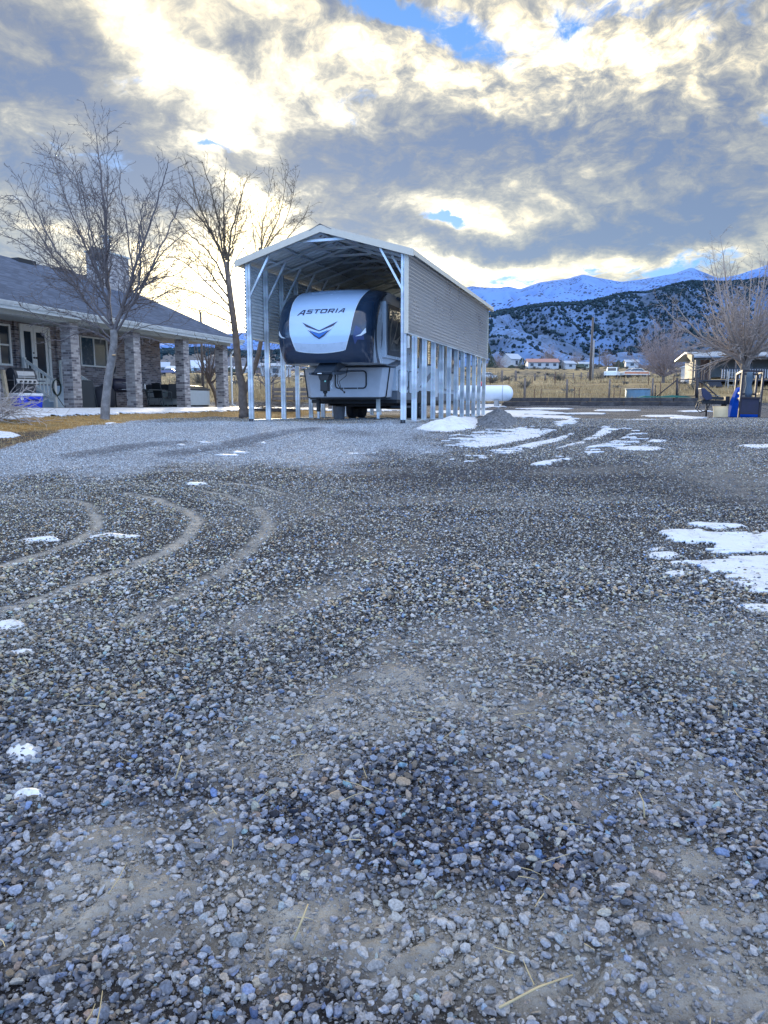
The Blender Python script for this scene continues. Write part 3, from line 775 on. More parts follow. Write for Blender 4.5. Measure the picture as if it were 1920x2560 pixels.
m = MB(); m.prism([(WID / 2 - .3, LEG + RISE + .0), (WID / 2, LEG + RISE + .15), (WID / 2 + .3, LEG + RISE + .0), (WID / 2 + .3, LEG + RISE - .012), (WID / 2, LEG + RISE + .135), (WID / 2 - .3, LEG + RISE - .012)], 'y', -.19, LEN + .27)
m.build('ridge_cap', mat('ridge_cap_brown', (.22, .19, .17), .45), cp)
# side panels: ribs run along the length
for s, x in ((0, -.078), (1, WID + .078)):
    h0 = 2.22; prof = [((i + q) * .0906, hq * .040) for i in range(21) for q, hq in ((0, 0), (.10, 0), (.62, 1), (.74, 1))] + [(21 * .0906, 0)]
    sg = -1 if s == 0 else 1
    m = MB(); n = len(prof)
    ylo, yhi = (-.03, LEN + .03)
    outer = [(x + sg * hh, z + h0) for z, hh in prof]; innr = [(x + sg * hh - sg * .004, z + h0) for z, hh in prof]
    vs = [(a, ylo, z) for a, z in outer] + [(a, yhi, z) for a, z in outer] + [(a, ylo, z) for a, z in innr] + [(a, yhi, z) for a, z in innr]
    fs = [(i, i + 1, n + i + 1, n + i) for i in range(n - 1)] + [(2 * n + i, 3 * n + i, 3 * n + i + 1, 2 * n + i + 1) for i in range(n - 1)]
    fs += [(i, 2 * n + i, 2 * n + i + 1, i + 1) for i in range(n - 1)]
    m.add(vs, fs)
    m.build('side_panel', siding if s else inner, cp, recalc=False)
    MB().box(x - .012 + sg * .03, x + .012 + sg * .03, -.02, LEN + .02, h0 - .03, h0 + .004).build('bottom_trim', galv, cp)
    for ye in (-.062, LEN + .035):
        MB().box(x - .05, x + sg * .055, ye, ye + .025, h0 - .02, LEG - .03).build('corner_trim', trim, cp)
    if s == 0:
        # screw seams on the inner face
        for k in range(0): pass
for i in range(12):
    for x in (0, WID): MB().box(x - .09, x + .09, i - .05, i + .05, -.035, -.018).build('base_plate', galv, cp)
# small electrical box on the near right leg
MB().box(WID + .05, WID + .12, .05, .14, 1.85, 2.15).build('switch_box', mat('box_pale', (.55, .56, .55), .5), cp, bev=.01)

# ------------------------------------------------------------ fifth wheel trailer
RXW, RYW = CW(1.87, .30)
W2 = 1.38
rvt = thing('travel_trailer', 'large white and dark blue fifth wheel travel trailer parked under the carport', 'travel trailer', (RXW, RYW, PADZ), -YAW)
white = mat('gelcoat_white_skytint', (.46, .64, .88), .22, var=.03, vscale=1.5, coat=.4)  # white gelcoat with the blue of the sky mixed into its base colour
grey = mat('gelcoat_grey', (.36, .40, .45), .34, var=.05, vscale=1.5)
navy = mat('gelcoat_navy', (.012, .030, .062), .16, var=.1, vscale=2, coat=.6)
black = mat('black_rubber', (.014, .016, .020), .55)
darkp = mat('dark_plastic', (.03, .045, .065), .42)
silver = mat('silver_decal', (.62, .70, .76), .3)
gbox = mat('front_box_grey', (.48, .51, .56), .42, var=.04)
glass = mat('smoked_glass', (.03, .035, .04), .06, spec=.9)
def yprof(z):
    return float(np.interp(z, [1.50, 1.58, 1.75, 2.0, 2.3, 2.6, 2.9, 3.15, 3.32, 3.44, 3.52, 3.6], [.30, .20, .10, .03, 0, .06, .20, .42, .66, .90, 1.12, 1.45]))
def yprof_s(z):  # smoothed
    return sum(yprof(z + d) for d in (-.08, -.04, 0, .04, .08)) / 5
def halfw(z): return float(np.interp(z, [1.50, 1.62, 1.8, 2.1, 2.5, 3.4, 3.6], [1.24, 1.27, 1.31, 1.35, W2, W2, 1.33]))
def bulge(x, z):
    k = min(1, abs(x) / halfw(z))
    return .07 * k * k + .46 * (1 - (1 - k ** 8) ** .46)
def topz(x): return 3.51 + .05 * (1 - (x / W2) ** 2)
def capY(x, z): return yprof_s(z) + bulge(x, z)
def bx(z): return float(np.interp(z, [1.78, 2.0, 2.3, 2.6, 3.0, 3.4, 3.7], [.66, .75, .85, .89, .93, .98, 1.0]))
def patch(name, xf, zs, cols_, m_, off=0.0, thick=None):
    mb_ = MB(); vs = []
    for r in zs:
        for k in cols_:
            x, z = xf(k, r); vs.append((x, capY(x, z) - off, z))
    nc_ = len(cols_)
    fs = [(i * nc_ + j, i * nc_ + j + 1, (i + 1) * nc_ + j + 1, (i + 1) * nc_ + j) for i in range(len(zs) - 1) for j in range(nc_ - 1)]
    mb_.add(vs, fs, True)
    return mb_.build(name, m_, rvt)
U = np.linspace(0, 1, 25)
def zpan(k, r):      # r 0..1 up the panel, bottom edge dips in the middle
    zb = 1.80 + .06 * (2 * k - 1) ** 2; return zb + (3.48 - zb) * r
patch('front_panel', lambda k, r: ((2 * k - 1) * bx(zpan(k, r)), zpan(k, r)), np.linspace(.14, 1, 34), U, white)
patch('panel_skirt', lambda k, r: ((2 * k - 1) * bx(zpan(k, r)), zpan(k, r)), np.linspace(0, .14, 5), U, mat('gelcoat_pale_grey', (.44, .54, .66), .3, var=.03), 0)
for s in (-1, 1):
    ee = 1 - (1 - np.linspace(0, 1, 22)) ** 2.2
    patch('side_wing', lambda k, r, s=s: (s * (bx(r) + (halfw(r) * .9995 - bx(r)) * k), r), np.linspace(1.80 + .06, 3.48, 34), ee, navy)
zb_ = [1.50, 1.54, 1.6, 1.68, 1.76, 1.80]
def lowx(k, r):
    q = 2 * k - 1; q = math.copysign(1 - (1 - abs(q)) ** 1.8, q)
    top = 1.80 + .06 * min(1, (q * halfw(1.8) / .66)) ** 2
    z = 1.55 + (top - 1.55) * r
    return (q * halfw(z) * .9995, z)
patch('chin', lowx, np.linspace(0, 1, 10), np.linspace(0, 1, 61), navy)
# thin pale seam lines round the white panel
def ribbon(name, pts, wd, m_, off=.006, parent=None):
    """flat ribbon lying on the cap along (x, z) points"""
    mb_ = MB()
    for (a, c) in zip(pts[:-1], pts[1:]):
        d = Vector((c[0] - a[0], c[1] - a[1])); 
        if d.length < 1e-6: continue
        n = Vector((-d.y, d.x)).normalized() * wd / 2
        q = [(a[0] - n.x, a[1] - n.y), (c[0] - n.x, c[1] - n.y), (c[0] + n.x, c[1] + n.y), (a[0] + n.x, a[1] + n.y)]
        mb_.add([(x, capY(max(-1.26, min(1.26, x)), z) - off, z) for x, z in q] + [(x, capY(max(-1.26, min(1.26, x)), z) - off + .004, z) for x, z in q], [(0, 1, 2, 3), (4, 7, 6, 5), (0, 4, 5, 1), (2, 6, 7, 3)])
    return mb_.build(name, m_, parent or rvt)
for s in (-1, 1): ribbon('panel_seam', [(s * bx(z), z) for z in np.linspace(1.87, 3.46, 24)], .018, silver)
ribbon('panel_seam', [((2 * k - 1) * .66, 1.80 + .06 * (2 * k - 1) ** 2) for k in np.linspace(0, 1, 16)], .018, silver)
# writing on the cap
def decal(poly, name, m_, off=.008, parent=None, sub=.08):
    """fill a polygon of (x, z) following the cap: triangulated on a fine grid of strips"""
    import bmesh
    bm = bmesh.new(); vs = [bm.verts.new((x, 0, z)) for x, z in poly]; bm.faces.new(vs)
    bmesh.ops.triangulate(bm, faces=bm.faces)
    xs_ = [p[0] for p in poly]; x = math.floor(min(xs_) / sub) * sub
    while x < max(xs_):
        bmesh.ops.bisect_plane(bm, geom=bm.verts[:] + bm.edges[:] + bm.faces[:], plane_co=(x, 0, 0), plane_no=(1, 0, 0)); x += sub
    zs_ = [p[1] for p in poly]; z = math.floor(min(zs_) / sub) * sub
    while z < max(zs_):
        bmesh.ops.bisect_plane(bm, geom=bm.verts[:] + bm.edges[:] + bm.faces[:], plane_co=(0, 0, z), plane_no=(0, 0, 1)); z += sub
    for v in bm.verts: v.co.y = capY(v.co.x, v.co.z) - off
    me = bpy.data.meshes.new(name); bm.to_mesh(me); bm.free(); me.materials.append(m_)
    return link(bpy.data.objects.new(name, me), parent or rvt)
ink = mat('decal_navy', (.018, .022, .07), .35)
blue = mat('decal_blue', (.02, .14, .50), .3); paleblue = mat('decal_pale', (.55, .68, .82), .3)
def stroke_letters():
    """angular wide italic capitals: strokes as quads in letter space (x 0..w, z 0..1)"""
    T = .20
    L = {
     'A': (1.25, [[(0, 0), (.24, 0), (.80, 1), (.60, 1)], [(.60, 1), (.95, 1), (1.02, .78), (.66, .80)], [(.80, 1), (1.0, 1), (1.12, 0), (.88, 0)], [(.42, .26), (.95, .26), (.95, .42), (.50, .42)]]),
     'S': (1.15, [[(.12, 1), (1.1, 1), (1.1, .80), (.12, .80)], [(.02, .9), (.24, 1), (.24, .45), (.02, .55)], [(.06, .60), (1.0, .60), (1.0, .40), (.06, .40)], [(.86, .5), (1.08, .5), (1.08, .1), (.86, .1)], [(-.02, .2), (1.0, .2), (1.0, 0), (-.02, 0)]]),
     'T': (1.15, [[(0, 1), (1.15, 1), (1.15, .80), (0, .80)], [(.46, .82), (.70, .82), (.70, 0), (.46, 0)]]),
     'O': (1.3, [[(.12, 1), (1.12, 1), (1.12, .80), (.12, .80)], [(.12, .2), (1.12, .2), (1.12, 0), (.12, 0)], [(.02, .88), (.25, 1), (.25, 0), (.02, .12)], [(1.0, 1), (1.23, .88), (1.23, .12), (1.0, 0)]]),
     'R': (1.2, [[(.02, 1), (1.05, 1), (1.05, .80), (.02, .80)], [(.02, 1), (.25, 1), (.25, 0), (.02, 0)], [(.9, .95), (1.12, .88), (1.12, .50), (.9, .42)], [(.2, .52), (1.05, .52), (1.05, .34), (.2, .34)], [(.60, .38), (.86, .38), (1.15, 0), (.86, 0)]]),
     'I': (.42, [[(.08, 1), (.31, 1), (.31, 0), (.08, 0)]]),
    }
    return L
LT = stroke_letters()
x = -.70; zb0 = 2.83; hh = .115
txt = []
for i, ch in enumerate('ASTORIA'):
    wch, quads = LT[ch]; big_ = (i == 0); h = hh * (1.28 if big_ else 1); sc_ = .146 * (1.28 if big_ else 1)
    zb1 = zb0 - (.035 if big_ else 0)
    for q in quads:
        txt.append([(x + px * sc_ + (pz * h) * .30, zb1 + pz * h) for px, pz in q])
    x += wch * sc_ + .028
import bmesh
bm = bmesh.new()
for j, q in enumerate(txt):
    vs = [bm.verts.new((a, -(.0012 * (j % 4)), c)) for a, c in q]; bm.faces.new(vs)
for _ in range(1): bmesh.ops.subdivide_edges(bm, edges=bm.edges[:], cuts=2, use_grid_fill=True)
for v in bm.verts: v.co.y = capY(v.co.x, v.co.z) - .008 + v.co.y
me = bpy.data.meshes.new('lettering'); bm.to_mesh(me); bm.free(); me.materials.append(ink); link(bpy.data.objects.new('lettering', me), rvt)
def vsym(pts): return pts + [(-a, c) for a, c in pts[::-1]]
cz = 2.30
def _cz(p): return [(a, cz + .30 - (cz + .30 - c) * .80) for a, c in p]
em = decal(_cz([(-.50, cz + .30), (0, cz + .02), (.50, cz + .30), (.38, cz + .155), (0, cz - .01), (-.38, cz + .155)]), 'emblem', ink, .010)
decal(_cz([(-.42, cz + .20), (-.13, cz - .06), (0, cz - .115), (.13, cz - .06), (.42, cz + .20), (.24, cz - .09), (0, cz - .19), (-.24, cz - .09)]), 'emblem_wing', silver, .008, em)
decal(_cz([(-.36, cz + .12), (-.20, cz - .0), (0, cz - .075), (.20, cz - .0), (.36, cz + .12), (.17, cz - .04), (0, cz - .11), (-.17, cz - .04)]), 'emblem_line', ink, .012, em)
decal(_cz([(-.28, cz + .02), (-.12, cz - .045), (0, cz - .095), (.12, cz - .045), (.28, cz + .02), (.13, cz - .13), (0, cz - .235), (-.13, cz - .13)]), 'emblem_heart', blue, .014, em)
decal(_cz([(-.34, cz + .06), (-.26, cz + .0), (-.10, cz - .14), (0, cz - .215), (.10, cz - .14), (.26, cz + .0), (.34, cz + .06), (.14, cz - .16), (0, cz - .255), (-.14, cz - .16)]), 'emblem_edge', ink, .016, em)
# silver darts on the wings
for s in (-1, 1):
    mb_ = MB()
    pts = [(s * .985, 2.20), (s * 1.12, 2.26), (s * 1.235, 2.42), (s * 1.245, 2.30), (s * 1.14, 2.22)]
    decal(pts, 'wing_dart', silver, .008, sub=.04)
# purple blue patch low on the right wing
decal([(.92, 2.20), (.99, 2.48), (1.10, 2.42), (1.18, 2.3), (1.20, 2.12), (1.04, 2.12), (.97, 2.0)], 'wing_patch', mat('decal_violet', (.035, .06, .16), .2), .006, sub=.04)

# body behind the cap
Yc = .88; L1 = 2.45; L2 = 10.6
m = MB()
def sect(y, zlo, zhi, hw=W2 - .02):
    return [(-hw, y, zlo), (-hw, y, zhi - .08), (-hw + .14, y, zhi - .01), (0, y, zhi + .05), (hw - .14, y, zhi - .01), (hw, y, zhi - .08), (hw, y, zlo)]
def loft(secs, caps=True):
    mb_ = MB(); n = len(secs[0]); vs = [p for s_ in secs for p in s_]
    fs = [(i * n + j, i * n + (j + 1) % n, (i + 1) * n + (j + 1) % n, (i + 1) * n + j) for i in range(len(secs) - 1) for j in range(n)]
    if caps: fs += [tuple(range(n)), tuple((len(secs) - 1) * n + k for k in range(n))]
    return mb_.add(vs, fs)
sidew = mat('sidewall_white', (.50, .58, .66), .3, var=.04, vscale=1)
ez_ = [1.56, 1.7, 1.9, 2.2, 2.5, 2.8, 3.0, 3.15, 3.3, 3.4, 3.46]
eprof = [(yprof_s(z) + .535, z) for z in ez_]
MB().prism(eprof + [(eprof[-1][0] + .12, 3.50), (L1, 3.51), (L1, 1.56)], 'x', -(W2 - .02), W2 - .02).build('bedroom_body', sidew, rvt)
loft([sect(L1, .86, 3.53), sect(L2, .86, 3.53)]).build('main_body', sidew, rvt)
m = MB(); m.box(-W2 + .005, W2 - .005, L1 + .05, L2 - .02, .60, .855); m.build('lower_skirt', mat('skirt_grey', (.12, .14, .17), .5), rvt)
MB().box(-W2 + .03, W2 - .03, L1 + .1, L2 - .1, .50, .598).build('underbelly', black, rvt)
# front roof edge of the cap
def roof_edge(x0, x1, nm, m_):
    mb_ = MB(); vs = []; xs_ = np.linspace(x0, x1, 9)
    for x in xs_: vs += [(x, capY(x, 3.48) + .002, 3.477), (x, capY(x, 3.48) + .16, topz(x)), (x, 2.0, topz(x) + .01)]
    return mb_.add(vs, [(3 * i + j, 3 * i + j + 1, 3 * i + j + 4, 3 * i + j + 3) for i in range(8) for j in range(2)], True).build(nm, m_, rvt)
roof_edge(-.99, .99, 'roof_edge', white)
for s in (-1, 1): roof_edge(s * .99, s * (W2 - .02), 'roof_corner', navy)
m = MB(); m.prism([(-.26, 3.56), (-.2, 3.66), (.2, 3.66), (.26, 3.56)], 'y', 2.2, 2.9); m.build('roof_vent', mat('vent_white', (.6, .66, .72), .4), rvt, bev=.02)
m = MB(); m.prism([(-.35, 3.56), (-.3, 3.8), (.3, 3.8), (.35, 3.56)], 'y', 6.0, 7.0); m.build('air_conditioner', mat('vent_white', (.6, .66, .72), .4), rvt, bev=.04)
# lower front box, set back, corners chamfered
m = MB()
zt, zl = 1.50, .66
def bxo(z): 
    k = (z - zl) / (zt - zl); hw = 1.20 + .12 * k
    return [(-hw, L1 + .3, z), (-hw, 1.98, z), (-hw + .16, 1.80, z), (hw - .16, 1.80, z), (hw, 1.98, z), (hw, L1 + .3, z)]
loft([bxo(zl), bxo(zl + .12), bxo(zt)]).build('front_box', gbox, rvt, bev=.02)
for s in (-1, 1):
    MB().tube([(s * 1.325, 1.97, zt), (s * 1.208, 1.97, zl + .02)], .018, 6).build('corner_seal', black, rvt)
MB().tube([(-1.2, 1.97, zl + .01), (-1.03, 1.795, zl - .03), (0, 1.79, zl - .04), (1.03, 1.795, zl - .03), (1.2, 1.97, zl + .01)], .02, 6).build('corner_seal', black, rvt)
# front hatch outlined in black rubber
def rrect(x0, x1, z0, z1, r, n=5):
    out = []
    for cx, cz_, a0 in ((x1 - r, z1 - r, 0), (x0 + r, z1 - r, 90), (x0 + r, z0 + r, 180), (x1 - r, z0 + r, 270)):
        for i in range(n + 1):
            a = R(a0 + 90 * i / n); out.append((cx + r * math.cos(a), cz_ + r * math.sin(a)))
    return out
hp = rrect(-.26, .68, .92, 1.40, .10)
hatch = MB().prism(hp, 'y', 1.775, 1.80).build('front_hatch', gbox, rvt)
MB().tube([(a, 1.772, c) for a, c in hp + [hp[0]]], .020, 6, False).build('hatch_seal', black, hatch)
for x in (.0, .42): MB().box(x - .012, x + .012, 1.755, 1.775, .90, .935).build('latch', silver, hatch)
_n0 = set(bpy.data.objects)
# king pin box
m = MB()
m.prism([(.50, 1.50), (1.35, 1.50), (.62, 1.30), (.12, 1.17), (.06, 1.24)], 'x', -.55, -.02)
m.build('pin_box', darkp, rvt, bev=.015)
m = MB(); m.prism([(.04, 1.22), (.04, 1.17), (.5, 1.17), (1.2, 1.28), (1.2, 1.33)], 'x', -.66, -.60); m.prism([(.04, 1.22), (.04, 1.17), (.5, 1.17), (1.2, 1.28), (1.2, 1.33)], 'x', .0, .06)
m.build('pin_box_cheek', darkp, rvt)
m = MB(); m.prism([(-.46, 1.18), (-.12, 1.18), (-.18, 1.02), (-.40, 1.02)], 'y', .15, .42); m.box(-.40, -.20, .17, .38, .74, 1.03); m.lathe([(.045, .60), (.03, .63), (.03, .68), (.06, .69), (.06, .74)], (-.30, .28, 0), 12)
m.build('king_pin', black, rvt, bev=.008)
MB().box(-.40, -.28, .158, .168, 1.08, 1.17).build('pin_label', mat('label_white', (.75, .78, .8), .5), rvt)
MB().box(-.27, -.23, .160, .166, .98, 1.10).build('pin_label', mat('label_green', (.2, .5, .42), .5), rvt)
MB().box(-.42, -.30, .045, .052, 1.188, 1.21).build('pin_label', mat('label_white', (.75, .78, .8), .5), rvt)
MB().tube([(.02, .35, 1.30), (.06, .30, 1.12), (.03, .34, .95), (.14, .30, .78), (.24, .30, .72)], .011, 6).build('cable', black, rvt)
MB().tube([(.16, .75, 1.36), (.18, .6, 1.15), (.05, .42, 1.0), (.12, .36, .82), (.22, .32, .73)], .010, 6).build('cable', black, rvt)
MB().tube([(-.13, .3, 1.02), (-.09, .28, .95), (-.14, .27, .88), (-.10, .28, .80)], .008, 5).build('safety_chain', silver, rvt)
MB().lathe([(.02, -.03), (.028, 0), (.02, .03)], (.24, .30, .71), 8).build('plug', black, rvt)
for o_ in set(bpy.data.objects) - _n0:
    if o_.parent == rvt: o_.location = (.34, .0, .07)
# landing legs
for s in (-1, 1):
    o = MB().box(s * .93 - .05, s * .93 + .05, 2.05, 2.15, .25, .66).build('landing_leg', black if s < 0 else mat('leg_pale', (.42, .44, .42), .5), rvt, bev=.006)
    MB().box(s * .93 - .035, s * .93 + .035, 2.065, 2.135, .05, .25).build('inner_leg', galv, o)
    MB().box(s * .93 - .11, s * .93 + .11, 1.99, 2.21, .035, .052).build('foot', black, o)
MB().tube([(-.93, 2.1, .5), (.93, 2.1, .5)], .022, 8).build('leg_shaft', black, rvt)
# chassis
for x in (-.75, .75): MB().box(x - .04, x + .04, 2.5, 10.4, .42, .60).build('frame_rail', black, rvt)
MB().tube([(-1.0, 5.2, .36), (1.0, 5.2, .36)], .045, 8).build('axle', black, rvt)
MB().tube([(-1.0, 6.1, .36), (1.0, 6.1, .36)], .045, 8).build('axle', black, rvt)
for y in (3.2, 4.2, 7.2): MB().box(-.8, .8, y - .04, y + .04, .40, .50).build('cross_member', black, rvt)
# folded entry steps hanging below the door side
o = MB().box(W2 - .45, W2 - .05, 3.3, 4.1, .36, .42).build('entry_step', darkp, rvt)
tyre = mat('tyre_rubber', (.018, .022, .030), .75, bump=.4, bscale=40)
for y in (5.2, 6.1):
    for s in (-1, 1):
        wl = thing('wheel', None, None, (s * 1.02, y, .36)); wl.parent = rvt
        prof = [(.22, -.10), (.30, -.115), (.345, -.10), (.36, -.07), (.355, -.045), (.36, -.03), (.355, 0), (.36, .03), (.355, .045), (.36, .07), (.345, .10), (.30, .115), (.22, .10)]
        MB().lathe(prof, (0, 0, 0), 36, 'x').build('tyre', tyre, wl)
        rm = MB().lathe([(.225, -.09), (.215, .06), (.16, .05), (.06, .075), (.03, .08)] if s > 0 else [(.225, .09), (.215, -.06), (.16, -.05), (.06, -.075), (.03, -.08)], (0, 0, 0), 30, 'x')
        for k in range(6):
            a = k * math.pi / 3; rm.beam((s * .085, .05 * math.cos(a), .05 * math.sin(a)), (s * .085, .21 * math.cos(a), .21 * math.sin(a)), .05, .03, (1, 0, 0))
        rm.build('rim', mat('rim_alloy', (.55, .6, .66), .3, metal=.8), wl)
for s in (-1, 1):
    m = MB(); ar = [(4.70, .60), (4.78, .80), (4.95, .90), (6.35, .90), (6.52, .80), (6.60, .60)]
    m.prism(ar + [(6.55, .60), (6.47, .77), (6.32, .865), (4.98, .865), (4.83, .77), (4.75, .60)], 'x', s * (W2 - .01), s * (W2 + .015))
    m.build('wheel_arch', black, rvt)
    MB().box(s * (W2 - .004), s * (W2 + .0), 4.80, 6.50, .55, .86).build('wheel_well', black, rvt)
# side details (right side faces the camera)
SX = W2 - .02
def side_poly(name, poly, m_, off=.008, s=1, parent=None):
    return MB().prism(poly, 'x', s * (SX + .0005), s * (SX + off)).build(name, m_, parent or rvt)
side_poly('cap_seam', [(a - .01, c) for a, c in eprof] + [(a + .10 + .10 * max(0, 2.0 - c) / .5, c) for a, c in eprof[::-1]], navy, .012)
# bedroom slide-out with big framed window
so_ = MB().box(SX - .02, SX + .10, 1.18, 3.45, 1.72, 3.22).build('slide_out', sidew, rvt, bev=.015)
so2 = MB().prism(rrect(1.30, 2.72, 1.80, 3.16, .04), 'x', SX + .10, SX + .125).build('slide_window', darkp, so_)
sw = MB().prism(rrect(1.42, 2.60, 1.95, 3.04, .04), 'x', SX + .125, SX + .13).build('pane', mat('window_pane', (.16, .16, .15), .12, var=.5, vscale=2.5, spec=.8), so2)
m = MB()
for q in [[(1.84, 2.10), (1.95, 2.55), (2.2, 3.0), (2.12, 3.0), (1.88, 2.6)], [(1.95, 2.05), (2.3, 2.3), (2.7, 2.95), (2.3, 2.42)], [(2.0, 2.2), (2.5, 2.14), (2.8, 2.4), (2.4, 2.25)]]:
    m.prism([(a - .38, c) for a, c in q], 'x', SX + .13, SX + .134)
m.build('curtain_fold', mat('curtain_tan', (.33, .30, .25), .7, var=.3), so2)
# grey swooshes
side_poly('swoosh', [(1.05, 2.3), (1.25, 2.85), (1.48, 3.2), (1.33, 2.75), (1.14, 2.2)], mat('decal_slate', (.10, .14, .19), .35))
side_poly('swoosh', [(1.02, 1.95), (1.15, 2.45), (1.40, 2.75), (1.28, 2.4)], mat('decal_slate', (.10, .14, .19), .35), .010)
side_poly('swoosh', [(1.45, 1.52), (2.3, 1.52), (3.9, 2.0), (3.0, 1.65)], mat('decal_slate', (.10, .14, .19), .35), .009)
side_poly('swoosh', [(3.3, .95), (4.4, 1.5), (4.9, 1.5), (3.7, .95)], mat('decal_slate', (.10, .14, .19), .35), .009)
side_poly('swoosh', [(5.0, 1.0), (6.6, 1.62), (7.1, 1.62), (5.5, 1.0)], mat('decal_slate', (.10, .14, .19), .35), .009)
for (y0, y1) in ((2.68, 2.96), (3.18, 3.62), (3.75, 4.2)):
    q = rrect(y0, y1, .80, 1.46, .06)
    o = MB().prism(q, 'x', SX, SX + .018).build('storage_door', sidew, rvt)
    MB().tube([(SX + .018, a, c) for a, c in q + [q[0]]], .009, 5, False).build('door_seal', black, o)
    MB().box(SX + .018, SX + .035, y1 - .06, y1 - .02, .9, 1.0).build('latch', black, o)
# living room slide-out further back with tall dark windows, entry door
sl = MB().box(SX - .02, SX + .16, 7.9, 10.2, 1.0, 3.3).build('slide_out', mat('slide_grey', (.40, .43, .44), .4), rvt, bev=.015)
dr = side_poly('entry_door', rrect(6.75, 7.4, .72, 2.75, .05), mat('door_white', (.56, .62, .68), .35), .02)
MB().prism(rrect(6.88, 7.28, 1.7, 2.55, .04), 'x', SX + .021, SX + .026).build('door_window', glass, dr)
MB().box(SX + .02, SX + .05, 6.80, 6.86, 1.4, 1.6).build('handle', silver, dr)
for y0, y1, z0, z1 in ((5.2, 6.5, 1.75, 2.75), (4.3, 4.9, 1.6, 2.9)):
    o = MB().prism(rrect(y0, y1, z0, z1, .06), 'x', SX, SX + .02).build('window', black, rvt)
    MB().prism(rrect(y0 + .05, y1 - .05, z0 + .05, z1 - .05, .05), 'x', SX + .02, SX + .024).build('pane', glass, o)
o = MB().prism(rrect(8.2, 9.8, 1.6, 2.8, .06), 'x', SX + .16, SX + .18).build('window', black, rvt)
MB().prism(rrect(8.25, 9.75, 1.65, 2.75, .05), 'x', SX + .18, SX + .184).build('pane', glass, o)
MB().tube([(SX + .06, 2.4, 3.44), (SX + .06, 10.3, 3.44)], .05, 8).build('awning', darkp, rvt)
# wood blocks under the landing legs
wood = mat('block_wood', (.17, .13, .10), .8, var=.3, vscale=9)
for i, (x, lb) in enumerate(((-.93, 'flat wooden pad under the left landing leg of the trailer'), (.93, 'flat wooden pad under the right landing leg of the trailer'))):
    wx, wy = RXW + x * CY + 2.1 * SY, RYW - x * SY + 2.1 * CY
    z = ground_at(wx, wy)
    o = MB().box(-.26, .26, -.16, .16, -.03, PADZ + .035 - z - .001).build('wood_block', wood, bev=.006)
    o.location = (wx, wy, z); o.rotation_euler.z = -YAW + .1 * i; tag(o, lb, 'wood block', 'wooden pads under the landing legs')
# grey bin standing behind the left landing leg
x, y = CW(1.0, 3.9); z = ground_at(x, y)
o = MB().lathe([(.17, 0), (.20, .45), (.215, .46), (.215, .49), (.19, .49)], n=18).build('plastic_bin', mat('bin_grey', (.30, .32, .36), .5)); o.location = (x, y, z)
tag(o, 'grey plastic bin standing under the trailer behind its left landing leg', 'bin')
# ------------------------------------------------------------ brick house with a long porch
HZ = 1.25
def on_local(px, xl):
    """local y on the vertical plane x = xl of the house frame seen at picture column px"""
    k = (px - 960) / F * .99
    return (k * (HY - xl * SY) - (HX + xl * CY)) / (SY - k * CY)
brick, t, b = new_mat('brick')
tc = t.node('ShaderNodeTexCoord').outputs['Object']
s3 = t.node('ShaderNodeSeparateXYZ'); t.l.new(tc, s3.inputs[0])
cb = t.node('ShaderNodeCombineXYZ'); t.put(cb.inputs[0], t.math('ADD', s3.outputs[0], s3.outputs[1])); t.l.new(s3.outputs[2], cb.inputs[1])
bt = t.node('ShaderNodeTexBrick'); t.l.new(cb.outputs[0], bt.inputs['Vector'])
bt.inputs['Scale'].default_value = 1; bt.inputs['Brick Width'].default_value = .235; bt.inputs['Row Height'].default_value = .082
bt.inputs['Mortar Size'].default_value = .009; bt.inputs['Mortar Smooth'].default_value = .15; bt.inputs['Bias'].default_value = 0
bt.inputs['Color1'].default_value = (.0, 0, 0, 1); bt.inputs['Color2'].default_value = (1, 1, 1, 1); bt.inputs['Mortar'].default_value = (.5, .5, .5, 1)
sc_ = t.node('ShaderNodeSeparateColor'); t.l.new(bt.outputs['Color'], sc_.inputs[0])
nz = t.noise(tc, 1.4, 5)
bc = t.ramp(t.math('ADD', sc_.outputs[0], t.math('MULTIPLY', t.math('SUBTRACT', nz, .5), .5)), [(0, (.075, .07, .085)), (.3, (.17, .135, .13)), (.6, (.25, .20, .185)), (.85, (.31, .27, .26)), (1, (.40, .36, .34))])
bc = t.mix(bt.outputs['Fac'], bc, (.33, .32, .33))
t.l.new(bc, b.inputs['Base Color']); b.inputs['Roughness'].default_value = .85
bn = t.node('ShaderNodeBump'); bn.inputs['Strength'].default_value = .8; bn.inputs['Distance'].default_value = .01; bn.invert = True
t.l.new(bt.outputs['Fac'], bn.inputs['Height']); t.l.new(bn.outputs[0], b.inputs['Normal'])
colb, t, b = new_mat('column_brick')
for_ = brick.copy(); for_.name = 'column_brick'; colb = for_
for n_ in colb.node_tree.nodes:
    if n_.type == 'VALTORGB':
        for e, c in zip(n_.color_ramp.elements, [(.09, .085, .10), (.24, .22, .22), (.34, .32, .31), (.42, .40, .39), (.50, .48, .47)]): e.color = (*c, 1)
roofm, t, b = new_mat('shingle')
tc = t.node('ShaderNodeTexCoord').outputs['Object']
s3 = t.node('ShaderNodeSeparateXYZ'); t.l.new(tc, s3.inputs[0])
cb = t.node('ShaderNodeCombineXYZ'); t.l.new(s3.outputs[1], cb.inputs[0]); t.put(cb.inputs[1], t.math('MULTIPLY', s3.outputs[0], 1.08))
bt = t.node('ShaderNodeTexBrick'); t.l.new(cb.outputs[0], bt.inputs['Vector']); bt.inputs['Scale'].default_value = 1
bt.inputs['Brick Width'].default_value = .30; bt.inputs['Row Height'].default_value = .14; bt.inputs['Mortar Size'].default_value = .006
